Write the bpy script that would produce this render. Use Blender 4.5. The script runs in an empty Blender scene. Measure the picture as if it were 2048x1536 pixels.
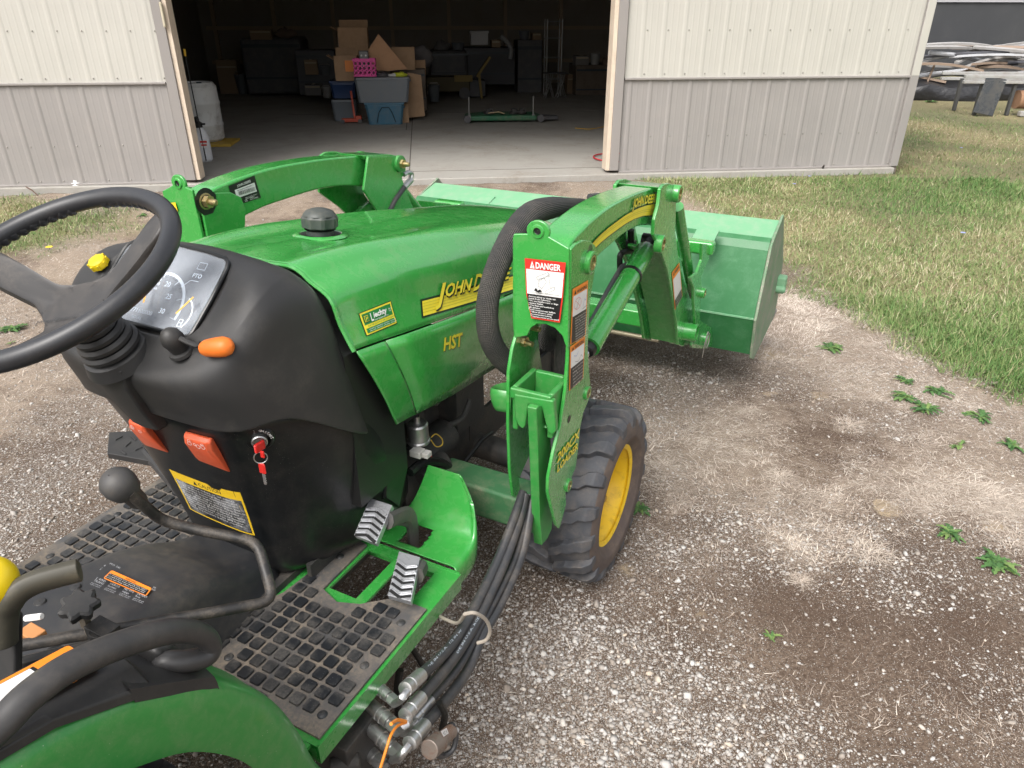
import bpy, bmesh, math, random
import numpy as np
from mathutils import Vector, Matrix
from mathutils.bvhtree import BVHTree
random.seed(7); RNG=np.random.default_rng(7)
S=bpy.context.scene; COL=S.collection
# ---------------- camera ----------------
CH=1.70; PITCH=27.25; FPX=1416.0
cd=bpy.data.cameras.new('camera'); cam=bpy.data.objects.new('camera',cd); COL.objects.link(cam)
cam.location=(0,0,CH); cam.rotation_euler=(math.radians(90-PITCH),0,0)
cd.sensor_width=36; cd.lens=FPX/2048*36; cd.clip_start=.02; cd.clip_end=900
S.camera=cam
# ---------------- world, sun, exposure ----------------
SUN_EL,SUN_AZ=52,-148      # azimuth from +Y towards +X; behind the viewer's left shoulder
w=bpy.data.worlds.new('World'); S.world=w; w.use_nodes=True
nt=w.node_tree; bg=nt.nodes['Background']
sky=nt.nodes.new('ShaderNodeTexSky'); sky.sky_type='NISHITA'; sky.sun_disc=False
sky.sun_elevation=math.radians(SUN_EL); sky.sun_rotation=math.radians(SUN_AZ)
sky.air_density=1.0; sky.dust_density=6.0; sky.ozone_density=1.0
hs=nt.nodes.new('ShaderNodeHueSaturation'); hs.inputs['Saturation'].default_value=.28
nt.links.new(sky.outputs[0],hs.inputs['Color']); nt.links.new(hs.outputs[0],bg.inputs['Color'])
bg.inputs['Strength'].default_value=.15
sl=bpy.data.lights.new('sun','SUN'); sl.energy=.80; sl.angle=math.radians(32); sl.color=(1,.965,.92)
so=bpy.data.objects.new('sun',sl); COL.objects.link(so)
_az,_el=math.radians(SUN_AZ),math.radians(SUN_EL)
_d=Vector((math.sin(_az)*math.cos(_el),math.cos(_az)*math.cos(_el),math.sin(_el)))
so.rotation_euler=_d.to_track_quat('Z','Y').to_euler(); so.location=(0,0,20)
S.view_settings.view_transform='Standard'; S.view_settings.look='None'; S.view_settings.gamma=1
S.view_settings.exposure=0.95
S.render.engine='CYCLES'
try:
    S.cycles.max_bounces=6; S.cycles.diffuse_bounces=3; S.cycles.glossy_bounces=3; S.cycles.use_denoising=True
except Exception: pass
# ---------------- photogrammetry helpers: a point of the photo met with a real plane ----------------
ALPHA=math.radians(27); FW=np.array([math.sin(ALPHA),math.cos(ALPHA),0.]); RT=np.array([math.cos(ALPHA),-math.sin(ALPHA),0.])
_t=math.radians(PITCH); _f=np.array([0,math.cos(_t),-math.sin(_t)]); _u=np.array([0,math.sin(_t),math.cos(_t)]); _o=np.array([0,0,CH])
B0,A0=-1.28,1.2           # tractor centre line and base point along its axis
def _hit(u,v,n,c):
    d=_f+np.array([(u-1024)/FPX,0,0])-(v-768)/FPX*_u
    return _o+d*((c-n@_o)/(n@d))
def _ba(P): return (float(P@RT),float(P@FW),float(P[2]))
def pb(u,v,b): return _ba(_hit(u,v,RT,b))      # on the tractor plane b = const (b: to the right, a: forward)
def pa(u,v,a): return _ba(_hit(u,v,FW,a))
def pz(u,v,z): return _ba(_hit(u,v,np.array([0,0,1.]),z))
def gz(u,v,z=0.):
    P=_hit(u,v,np.array([0,0,1.]),z); return (float(P[0]),float(P[1]),float(P[2]))
def T(p): return Vector((p[0]-B0,p[1]-A0,p[2]))  # tractor (b,a,z) -> tractor local
def mir(p): return (2*B0-p[0],p[1],p[2])
WN=np.array([-.1167,.9932,0.]); WW=np.array([.9932,.1167,0.]); WD=8.2157   # barn front wall
def bw(s,d,z):  return Vector((s,d,z))              # barn local
def barn_px(u,v,z=.12):
    P=_hit(u,v,np.array([0,0,1.]),z); return (float(P@WW),float(P@WN)-WD,z)
def barn_wallpx(u,v,d=0):
    P=_hit(u,v,WN,WD+d); return (float(P@WW),d,float(P[2]))
def bworld(p): return Vector(tuple(p[0]*WW+(WD+p[1])*WN+np.array([0,0,p[2]])))
BANG=math.atan2(.1167,.9932)
# ---------------- materials ----------------
def nodes(m):
    m.use_nodes=True; t=m.node_tree; return t,t.nodes['Principled BSDF']
def _noise(t,scale,detail=4,rough=.55,coord='Object',vec=None,dist=0):
    n=t.nodes.new('ShaderNodeTexNoise'); n.inputs['Scale'].default_value=scale; n.inputs['Detail'].default_value=detail
    n.inputs['Roughness'].default_value=rough; n.inputs['Distortion'].default_value=dist
    if vec is None:
        c=t.nodes.new('ShaderNodeTexCoord'); vec=c.outputs[coord]
    t.links.new(vec,n.inputs['Vector']); return n
def _ramp(t,src,p0,p1,c0=(0,0,0,1),c1=(1,1,1,1)):
    r=t.nodes.new('ShaderNodeValToRGB'); r.color_ramp.elements[0].position=p0; r.color_ramp.elements[1].position=p1
    r.color_ramp.elements[0].color=c0; r.color_ramp.elements[1].color=c1
    t.links.new(src,r.inputs[0]); return r
def _mix(t,fac,a,b,mode='MIX'):
    m=t.nodes.new('ShaderNodeMix'); m.data_type='RGBA'; m.blend_type=mode
    if hasattr(fac,'links'): t.links.new(fac,m.inputs[0])
    else: m.inputs[0].default_value=fac
    for s,i in ((a,6),(b,7)):
        if hasattr(s,'links'): t.links.new(s,m.inputs[i])
        else: m.inputs[i].default_value=(*s[:3],1)
    return m.outputs[2]
def _math(t,op,a,b=None):
    m=t.nodes.new('ShaderNodeMath'); m.operation=op
    for s,i in ((a,0),(b,1)):
        if s is None: continue
        if hasattr(s,'links'): t.links.new(s,m.inputs[i])
        else: m.inputs[i].default_value=s
    return m.outputs[0]
def _bump(t,b,h,strength=.3,dist=.01):
    n=t.nodes.new('ShaderNodeBump'); n.inputs['Strength'].default_value=strength; n.inputs['Distance'].default_value=dist
    t.links.new(h,n.inputs['Height']); t.links.new(n.outputs[0],b.inputs['Normal'])
MATS={}
def mat(name,col,rough=.5,metal=0,dirt=None,amt=.3,dscale=6,speck=None,bump=0,bscale=60,coat=0,r2=None,bdist=.004,thr=(.45,.7)):
    if name in MATS: return MATS[name]
    m=bpy.data.materials.new(name); t,b=nodes(m)
    b.inputs['Roughness'].default_value=rough; b.inputs['Metallic'].default_value=metal
    b.inputs['Coat Weight'].default_value=coat; b.inputs['Coat Roughness'].default_value=.12
    c=None
    base=_mix(t,_ramp(t,_noise(t,1.7,2).outputs[0],.3,.75).outputs[0],[x*.95 for x in col],[min(1,x*1.03) for x in col])
    if dirt:
        n=_noise(t,dscale,7,.68,dist=.4); f=_ramp(t,n.outputs[0],thr[0],thr[1]).outputs[0]
        n2=_noise(t,dscale*14,4,.7); f=_math(t,'MULTIPLY',f,_math(t,'ADD',_ramp(t,n2.outputs[0],.35,.65).outputs[0],.35))
        f=_math(t,'MULTIPLY',f,amt)
        base=_mix(t,f,base,dirt)
        rr=t.nodes.new('ShaderNodeMapRange'); t.links.new(f,rr.inputs[0]); rr.inputs[3].default_value=rough; rr.inputs[4].default_value=r2 if r2 else min(1,rough+.45)
        t.links.new(rr.outputs[0],b.inputs['Roughness'])
        if coat:
            cw=_math(t,'MULTIPLY',_math(t,'SUBTRACT',1.,f),coat); t.links.new(cw,b.inputs['Coat Weight'])
    if speck:
        v=t.nodes.new('ShaderNodeTexVoronoi'); v.inputs['Scale'].default_value=speck[1]; tc=t.nodes.new('ShaderNodeTexCoord'); t.links.new(tc.outputs['Object'],v.inputs['Vector'])
        f=_ramp(t,v.outputs['Distance'],.05,.09,(1,1,1,1),(0,0,0,1)).outputs[0]
        g=_ramp(t,_noise(t,4,3).outputs[0],.5,.62).outputs[0]
        base=_mix(t,_math(t,'MULTIPLY',f,_math(t,'MULTIPLY',g,.7)),base,speck[0])
    t.links.new(base,b.inputs['Base Color'])
    if bump:
        _bump(t,b,_noise(t,bscale,5,.6).outputs[0],bump,bdist)
    MATS[name]=m; return m
DUST=(.42,.35,.26)
GREEN=mat('green_paint',(.038,.30,.050),.27,dirt=DUST,amt=.17,dscale=26,coat=1.0,speck=((.5,.48,.4),120),thr=(.5,.75))
GREEN2=mat('dusty_green_paint',(.030,.24,.042),.40,dirt=DUST,amt=.16,dscale=40,coat=.4,speck=((.5,.48,.4),110),thr=(.42,.72))
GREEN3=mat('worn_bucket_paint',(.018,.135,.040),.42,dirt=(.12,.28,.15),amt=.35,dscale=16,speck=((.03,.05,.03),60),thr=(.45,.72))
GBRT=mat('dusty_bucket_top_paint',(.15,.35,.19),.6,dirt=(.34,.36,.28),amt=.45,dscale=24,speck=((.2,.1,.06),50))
BLK=mat('black_plastic',(.006,.007,.008),.30,dirt=(.2,.17,.14),amt=.07,dscale=12,bump=.15,bscale=900,bdist=.0006,speck=((.4,.38,.34),160))
BLKD=mat('dusty_black_plastic',(.026,.0255,.0255),.5,dirt=(.17,.15,.12),amt=.12,dscale=12,bump=.15,bscale=900,bdist=.0006)
BLKM=mat('black_rubber_mat',(.013,.015,.018),.42,dirt=(.16,.145,.125),amt=.5,dscale=13,thr=(.42,.64),speck=((.5,.48,.44),170))
MATFLR=mat('mat_floor_rubber',(.075,.073,.073),.55,dirt=(.24,.195,.145),amt=.75,dscale=9,thr=(.38,.62))
RUB=mat('tyre_rubber',(.055,.058,.066),.6,dirt=(.2,.17,.14),amt=.4,dscale=22,thr=(.45,.66),bump=.4,bscale=70,bdist=.003)
RUBB=mat('tyre_sidewall_rubber',(.085,.064,.055),.75,dirt=(.19,.14,.10),amt=.6,dscale=16,bump=.3,bscale=60)
HOSE=mat('hose_rubber',(.034,.035,.038),.42,dirt=(.17,.14,.11),amt=.4,dscale=14)
YEL=mat('yellow_paint',(.78,.50,.012),.42,dirt=(.2,.12,.04),amt=.55,dscale=26,thr=(.5,.72),speck=((.06,.04,.02),50))
YELK=mat('yellow_plastic',(.85,.62,.01),.3)
STEEL=mat('zinc_steel',(.55,.55,.54),.32,metal=.9,dirt=(.18,.15,.12),amt=.4,dscale=30)
STEELD=mat('dull_steel',(.33,.31,.29),.5,metal=.7,dirt=(.15,.12,.09),amt=.5,dscale=20)
BRASS=mat('plated_bolt',(.5,.4,.2),.35,metal=.9,dirt=(.1,.08,.05),amt=.5,dscale=40)
GREASE=mat('black_grease',(.008,.008,.007),.45,bump=.5,bscale=120,bdist=.004)
GREEN4=mat('faded_frame_paint',(.035,.13,.05),.6,dirt=(.27,.24,.17),amt=.5,dscale=10,speck=((.35,.12,.08),20))
IRON=mat('grimy_engine_iron',(.035,.034,.032),.62,dirt=(.12,.1,.08),amt=.6,dscale=12,bump=.4,bscale=40,bdist=.004)
ORG=mat('orange_plastic',(.85,.2,.025),.4,dirt=(.3,.1,.05),amt=.3,dscale=20)
RED=mat('red_orange_plastic',(.72,.105,.035),.42,dirt=(.6,.3,.2),amt=.25,dscale=30)
WRM=mat('steering_wheel_rubber',(.022,.023,.026),.38,dirt=(.14,.12,.1),amt=.10,dscale=18,bump=.12,bscale=700,bdist=.0005)
REDK=mat('red_key_plastic',(.55,.02,.015),.35)
WHT=mat('label_white',(.75,.74,.72),.45,dirt=(.5,.45,.4),amt=.25,dscale=20)
INK=mat('label_black',(.012,.012,.012),.4)
LRED=mat('label_red',(.6,.03,.02),.4); LORG=mat('label_orange',(.85,.25,.02),.4); LYEL=mat('label_yellow',(.82,.68,.04),.4,dirt=(.4,.4,.1),amt=.2,dscale=20)
LGRN=mat('label_green',(.02,.2,.045),.4); LAMB=mat('label_amber',(.8,.52,.02),.45)
# ---------------- mesh builder ----------------
class MB:
    def __init__(s): s.v=[]; s.f=[]; s.m=[]
    def add(s,vs,fs,mi=0):
        o=len(s.v); s.v+= [tuple(x) for x in vs]; s.f+=[tuple(i+o for i in f) for f in fs]; s.m+=[mi]*len(fs); return s
    def box(s,c,size,R=None,mi=0):
        x,y,z=[k/2 for k in size]; vs=[Vector((i*x,j*y,k*z)) for i in(-1,1) for j in(-1,1) for k in(-1,1)]
        if R is not None: vs=[R@q for q in vs]
        c=Vector(c); vs=[q+c for q in vs]
        return s.add(vs,[(0,1,3,2),(4,6,7,5),(0,4,5,1),(2,3,7,6),(0,2,6,4),(1,5,7,3)],mi)
    def beam(s,p,q,wd,ht,up=(0,0,1),mi=0):
        p,q=Vector(p),Vector(q); d=(q-p); L=d.length; d.normalize(); up=Vector(up)
        x=d.cross(up); 
        if x.length<1e-4: x=d.cross(Vector((1,0,0)))
        x.normalize(); y=x.cross(d)
        R=Matrix((x,d,y)).transposed(); return s.box((p+q)/2,(wd,L,ht),R,mi)
    def tube(s,pts,r,n=10,caps=True,mi=0,closed=False,flat=None):
        P=[Vector(p) for p in pts]; N=len(P); rs=r if isinstance(r,(list,tuple)) else [r]*N
        up=None; rings=[]
        for i in range(N):
            if closed: d=P[(i+1)%N]-P[i-1]
            else: d=(P[min(i+1,N-1)]-P[max(i-1,0)])
            d.normalize()
            if up is None:
                up=Vector((0,0,1)) if abs(d.z)<.9 else Vector((1,0,0))
            x=d.cross(up)
            if x.length<1e-5: x=d.cross(Vector((0,1,0)))
            x.normalize(); y=x.cross(d).normalized(); up=y
            fl=flat if flat else 1
            rings.append([P[i]+rs[i]*(math.cos(2*math.pi*k/n)*x+fl*math.sin(2*math.pi*k/n)*y) for k in range(n)])
        vs=[q for g in rings for q in g]; fs=[]
        for i in range(N if closed else N-1):
            j=(i+1)%N
            for k in range(n): l=(k+1)%n; fs.append((i*n+k,i*n+l,j*n+l,j*n+k))
        if caps and not closed: fs+= [tuple(range(n))[::-1],tuple(range((N-1)*n,N*n))]
        return s.add(vs,fs,mi)
    def cyl(s,p,q,r,n=20,r2=None,mi=0): return s.tube([p,q],[r,r2 if r2 is not None else r],n,mi=mi)
    def lathe(s,prof,o,ax,n=32,mi=0,mis=None,closed=False):   # prof: (radius, along)
        o,ax=Vector(o),Vector(ax).normalized(); x=ax.orthogonal().normalized(); y=ax.cross(x)
        vs=[o+ax*h+r*(math.cos(2*math.pi*k/n)*x+math.sin(2*math.pi*k/n)*y) for r,h in prof for k in range(n)]
        o0=len(s.v); s.v+=[tuple(q) for q in vs]; M=len(prof)
        for i in range(M if closed else M-1):
            j=(i+1)%M
            for k in range(n):
                l=(k+1)%n; s.f.append((o0+i*n+k,o0+i*n+l,o0+j*n+l,o0+j*n+k)); s.m.append(mis[i] if mis else mi)
        return s
    def prism(s,outline,off,mi=0):     # outline: 3d points of one face, off: thickness vector
        P=[Vector(p) for p in outline]; off=Vector(off); n=len(P)
        return s.add(P+[p+off for p in P],[tuple(range(n)),tuple(range(n,2*n))[::-1]]+[(i,i+n,(i+1)%n+n,(i+1)%n) for i in range(n)],mi)
    def loft(s,rings,closed=True,mi=0,cap0=False,cap1=False):
        n=len(rings[0]); vs=[Vector(q) for g in rings for q in g]; fs=[]
        for i in range(len(rings)-1):
            for k in range(n if closed else n-1): l=(k+1)%n; fs.append((i*n+k,i*n+l,(i+1)*n+l,(i+1)*n+k))
        if cap0: fs.append(tuple(range(n))[::-1])
        if cap1: fs.append(tuple(range((len(rings)-1)*n,len(rings)*n)))
        return s.add(vs,fs,mi)
    def sphere(s,c,r,n=16,m=10,sc=(1,1,1),mi=0):
        c=Vector(c); rr=[]
        for i in range(m+1):
            t=math.pi*i/m; rr.append([c+Vector((sc[0]*r*max(math.sin(t),1e-3)*math.cos(2*math.pi*k/n),sc[1]*r*max(math.sin(t),1e-3)*math.sin(2*math.pi*k/n),sc[2]*r*math.cos(t))) for k in range(n)])
        return s.loft(rr,mi=mi)
    def build(s,name,mats,parent=None,smooth=True,bevel=0,seg=2,sub=0,solid=0,ang=35,**kw):
        me=bpy.data.meshes.new(name); me.from_pydata(s.v,[],s.f)
        if not isinstance(mats,(list,tuple)): mats=[mats]
        for m in mats: me.materials.append(m)
        me.polygons.foreach_set('material_index',s.m); me.update()
        bm=bmesh.new(); bm.from_mesh(me); bmesh.ops.recalc_face_normals(bm,faces=bm.faces); bm.to_mesh(me); bm.free()
        if smooth:
            me.polygons.foreach_set('use_smooth',[True]*len(me.polygons))
            if not sub: me.set_sharp_from_angle(angle=math.radians(ang))
        o=bpy.data.objects.new(name,me); COL.objects.link(o)
        if parent: o.parent=parent
        if solid:
            q=o.modifiers.new('solid','SOLIDIFY'); q.thickness=solid; q.offset=kw.pop('soff',-1)
        kw.pop('soff',None)
        if sub:
            q=o.modifiers.new('sub','SUBSURF'); q.levels=sub; q.render_levels=sub
        if bevel:
            q=o.modifiers.new('bevel','BEVEL'); q.width=bevel; q.segments=seg; q.limit_method='ANGLE'; q.angle_limit=math.radians(32); q.harden_normals=True
        for k,x in kw.items(): o[k]=x
        return o
def empty(name,loc,label,cat,rz=0,group=None):
    o=bpy.data.objects.new(name,None); o.location=loc; o.rotation_euler=(0,0,rz); COL.objects.link(o); o.empty_display_size=.1
    o['label']=label; o['category']=cat
    if group: o['group']=group
    return o
def tag(o,label,cat,group=None,kind=None):
    o['label']=label; o['category']=cat
    if group: o['group']=group
    if kind: o['kind']=kind
    return o
def shiftobj(o,loc,rz=0): o.location=loc; o.rotation_euler=(0,0,rz); return o
def cr(pts,n=6,closed=False):        # catmull-rom through points
    P=[Vector(p) for p in pts]; out=[]; N=len(P)
    for i in range(N if closed else N-1):
        g=lambda k: P[k%N] if closed else P[min(max(k,0),N-1)]
        p0,p1,p2,p3=g(i-1),g(i),g(i+1),g(i+2)
        for j in range(n):
            t=j/n; out.append(.5*((2*p1)+(p2-p0)*t+(2*p0-5*p1+4*p2-p3)*t*t+(3*p1-p0-3*p2+p3)*t**3))
    if not closed: out.append(P[-1])
    return out
# ---------------- lettering and decals ----------------
_tc={}
def text_geo(body,bold=0,shear=0,spacing=1.0,res=2,align='LEFT'):
    key=(body,bold,shear,spacing,res,align)
    if key in _tc: return _tc[key]
    c=bpy.data.curves.new('t','FONT'); c.body=body; c.size=1; c.offset=bold; c.shear=shear; c.space_character=spacing; c.resolution_u=res; c.align_x=align; c.space_line=.95
    o=bpy.data.objects.new('t',c); COL.objects.link(o)
    bpy.context.view_layer.update()
    me=bpy.data.meshes.new_from_object(o.evaluated_get(bpy.context.evaluated_depsgraph_get()))
    vs=[tuple(v.co)[:2] for v in me.vertices]; fs=[tuple(p.vertices) for p in me.polygons]
    bpy.data.objects.remove(o); bpy.data.curves.remove(c); bpy.data.meshes.remove(me)
    _tc[key]=(vs,fs); return vs,fs
class Decal:
    """flat artwork in unit coordinates (u right 0..1, v up 0..1) laid on a four-cornered patch; corners TL,TR,BR,BL"""
    def __init__(s,TL,TR,BR,BL,n=None,snap=None,lift=.0012):
        s.c=[Vector(p) for p in (TL,TR,BR,BL)]; s.mb=MB(); s.mats=[]; s.k=0; s.snap=snap; s.lift=lift
        s.n=Vector(n).normalized() if n is not None else (s.c[1]-s.c[3]).cross(s.c[0]-s.c[3]).normalized()
        s.w=((s.c[1]-s.c[0]).length+(s.c[2]-s.c[3]).length)/2; s.h=((s.c[0]-s.c[3]).length+(s.c[1]-s.c[2]).length)/2
    def P(s,u,v,l):
        TL,TR,BR,BL=s.c; p=(TL*(1-u)+TR*u)*v+(BL*(1-u)+BR*u)*(1-v)
        if s.snap:
            h=s.snap(p)
            if h: return h[0]+h[1]*(s.lift+l*.0005)
        return p+s.n*(s.lift+l*.0005)
    def mi(s,m):
        if m not in s.mats: s.mats.append(m)
        return s.mats.index(m)
    def poly(s,pts,m,layer=None):
        if layer is None: s.k+=1; layer=s.k
        s.mb.add([s.P(u,v,layer) for u,v in pts],[tuple(range(len(pts)))],s.mi(m)); return s
    def rect(s,u0,v0,u1,v1,m,r=0,nx=1,layer=None):
        if layer is None: s.k+=1; layer=s.k
        if s.snap:
            nx=max(2,int((u1-u0)*s.w/.005)); ny=max(1,int((v1-v0)*s.h/.005))
            vs=[];fs=[]
            for j in range(ny+1):
                for i in range(nx+1): vs.append(s.P(u0+(u1-u0)*i/nx,v0+(v1-v0)*j/ny,layer))
            for j in range(ny):
                for i in range(nx): a=j*(nx+1)+i; fs.append((a,a+1,a+nx+2,a+nx+1))
            s.mb.add(vs,fs,s.mi(m)); return s
        if r<=0: return s.poly([(u0,v0),(u1,v0),(u1,v1),(u0,v1)],m,layer)
        ru=r/s.w; rv=r/s.h; pts=[]
        for cx,cy,a0 in ((u1-ru,v1-rv,0),(u0+ru,v1-rv,90),(u0+ru,v0+rv,180),(u1-ru,v0+rv,270)):
            for k in range(5): t=math.radians(a0+k*22.5); pts.append((cx+ru*math.cos(t),cy+rv*math.sin(t)))
        return s.poly(pts,m,layer)
    def text(s,body,u,v,h,m,bold=0,shear=0,width=None,align='LEFT',spacing=1.0,layer=None,res=2,du=0,dv=0):
        if layer is None: s.k+=1; layer=s.k
        vs,fs=text_geo(body,bold,shear,spacing,res,align)
        if not vs: return s
        sx=h/s.w*s.h
        if width:
            xs=[x for x,_ in vs]; ww=max(xs)-min(xs); sx=width/ww; x0=min(xs)
            vs=[(x-x0,y) for x,y in vs]
        s.mb.add([s.P(u+x*sx+du,v+y*h+dv,layer) for x,y in vs],fs,s.mi(m)); return s
    def line(s,pts,wd,m,layer=None,closed=False):
        if layer is None: s.k+=1; layer=s.k
        P=pts+[pts[0]] if closed else pts
        for (x0,y0),(x1,y1) in zip(P[:-1],P[1:]):
            dx,dy=(x1-x0)*s.w,(y1-y0)*s.h; L=math.hypot(dx,dy) or 1; nx,ny=-dy/L*wd/2/s.w,dx/L*wd/2/s.h
            s.mb.add([s.P(a,b,layer) for a,b in((x0+nx,y0+ny),(x1+nx,y1+ny),(x1-nx,y1-ny),(x0-nx,y0-ny))],[(0,1,2,3)],s.mi(m))
        return s
    def build(s,name,parent,label=None):
        o=s.mb.build(name,s.mats,parent,smooth=False)
        if label: o['label']=label
        return o
# ================= ground =================
def vnoise(x,y,scale,seed=0):
    g=np.random.default_rng(seed).random((64,64)); X=x*scale+1000.37; Y=y*scale+1000.71
    i=np.floor(X).astype(int); j=np.floor(Y).astype(int); fx=X-i; fy=Y-j; fx=fx*fx*(3-2*fx); fy=fy*fy*(3-2*fy)
    a=g[i%64,j%64]; b=g[(i+1)%64,j%64]; c=g[i%64,(j+1)%64]; d=g[(i+1)%64,(j+1)%64]
    return (a*(1-fx)+b*fx)*(1-fy)+(c*(1-fx)+d*fx)*fy
def fbm(x,y,scale,seed=0,o=4):
    s=0;a=.5;t=0
    for k in range(o): s=s+a*vnoise(x,y,scale*2**k,seed+k*7); t+=a; a*=.55
    return s/t
def blobs(x,y,L):
    s=0*x
    for (u,v,r,val) in L:
        cx,cy,_=gz(u,v); s=s+val*np.exp(-((x-cx)**2+(y-cy)**2)/(r*r))
    return s
GRAV=[(1900,1300,.4,-.25),(1600,1300,.3,-.15),(1180,1360,.3,.5),(1120,1480,.35,.45),(1450,1450,.2,.4),(1620,1440,.12,.35),(1850,1400,.08,.3),(1000,1180,.3,.3),(1420,770,.22,.6),(1330,790,.3,.5),(1230,690,.4,.5),(1310,1100,.1,.4),
      (1820,1190,.12,.35),(300,800,.5,.45),(150,900,.5,.4),(60,1000,.3,.3),(500,760,.8,.3),(230,700,.5,.25),(880,1230,.25,.3),(760,375,1.2,.3),(1180,370,1.,.3),(1000,640,.6,.3),(950,1500,.3,.35),(1700,900,.5,-.2),(1900,1000,.4,-.3),(1600,1250,.25,-.25)]
STRAW=[(1750,720,.8,.5),(1600,620,.6,.5),(1900,900,.4,.35),(1500,850,.3,.2),(1980,1000,.3,.3),(1600,1090,.15,.5),(1740,1100,.15,.3),(1500,1000,.3,.2),(80,620,.8,.5),(200,520,.8,.4),(60,760,.3,.2),(1700,400,2,.3),(1330,370,1.5,.4),(150,400,1,.3),(1900,1250,.2,.1),(1750,1400,.15,-.05),(1250,960,.2,.2)]
DARKZ=[(1230,770,.3,.5),(1700,880,.35,.3),(1450,1000,.3,.35),(1650,1200,.22,.45),(1900,1230,.2,.5),(1330,1280,.15,.5),(1100,1200,.2,.5),(940,1380,.2,.4),(1200,1450,.05,.4),(1980,1400,.15,.4),(1500,1180,.2,.3),(30,900,.3,.2)]
_LP=[gz(*q)[:2] for q in [(1250,362),(1370,400),(1480,500),(1575,575),(1700,655),(1800,705),(1900,745),(2048,812)]]
def lawn_d(x,y):     # signed distance-like: positive inside the lawn at the right
    # boundary polyline x_b(y)
    ys=np.array([p[1] for p in _LP])[::-1]; xs=np.array([p[0] for p in _LP])[::-1]
    xb=np.interp(y,ys,xs,left=xs[0]+.35,right=xs[-1]+.02)
    d=(x-xb)*.75
    # small lawn at the left, in front of the wall
    dl=1.0-np.hypot((x+4.9)/1.35,(y-6.35)/1.1)
    return np.maximum(d,dl*.8)+ (fbm(x,y,2.2,5)-.5)*.5
def zones(x,y):
    n1=fbm(x,y,1.6,11); n2=fbm(x,y,1.9,31); n3=fbm(x,y,2.6,51)
    g=np.clip((n1-.5)*1.5+.22+blobs(x,y,GRAV),0,1)
    s=np.clip((n2-.5)*1.3+.22+blobs(x,y,STRAW)+.35*np.clip((y-5.0)/2,0,1)-.34*np.clip((2.3-y)/.8,0,1)+.14*((x<-.4)+(x>.6)*(y>2.2)),0,1)
    d=np.clip((n3-.5)*1.6+.3+blobs(x,y,DARKZ),0,1)
    l=np.clip(lawn_d(x,y)*3+.25,0,1)
    return g,s,d,l
def fastmesh(name,v,f,mats,parent=None,attr=None,smooth=False,mi=None):
    me=bpy.data.meshes.new(name); nv=len(v); nf,k=f.shape
    me.vertices.add(nv); me.vertices.foreach_set('co',np.ascontiguousarray(v,dtype=np.float32).ravel())
    me.loops.add(nf*k); me.loops.foreach_set('vertex_index',np.ascontiguousarray(f,dtype=np.int32).ravel())
    me.polygons.add(nf); me.polygons.foreach_set('loop_start',np.arange(0,nf*k,k,dtype=np.int32)); me.polygons.foreach_set('loop_total',np.full(nf,k,dtype=np.int32))
    if smooth: me.polygons.foreach_set('use_smooth',np.ones(nf,dtype=bool))
    for m in (mats if isinstance(mats,list) else [mats]): me.materials.append(m)
    if mi is not None: me.polygons.foreach_set('material_index',mi.astype(np.int32))
    me.update(calc_edges=True)
    if attr is not None:
        for nm,c in attr.items():
            a=me.color_attributes.new(nm,'FLOAT_COLOR','POINT'); cc=np.ones((nv,4),dtype=np.float32); cc[:,:c.shape[1]]=c; a.data.foreach_set('color',cc.ravel())
    o=bpy.data.objects.new(name,me); COL.objects.link(o)
    if parent: o.parent=parent
    return o
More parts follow.
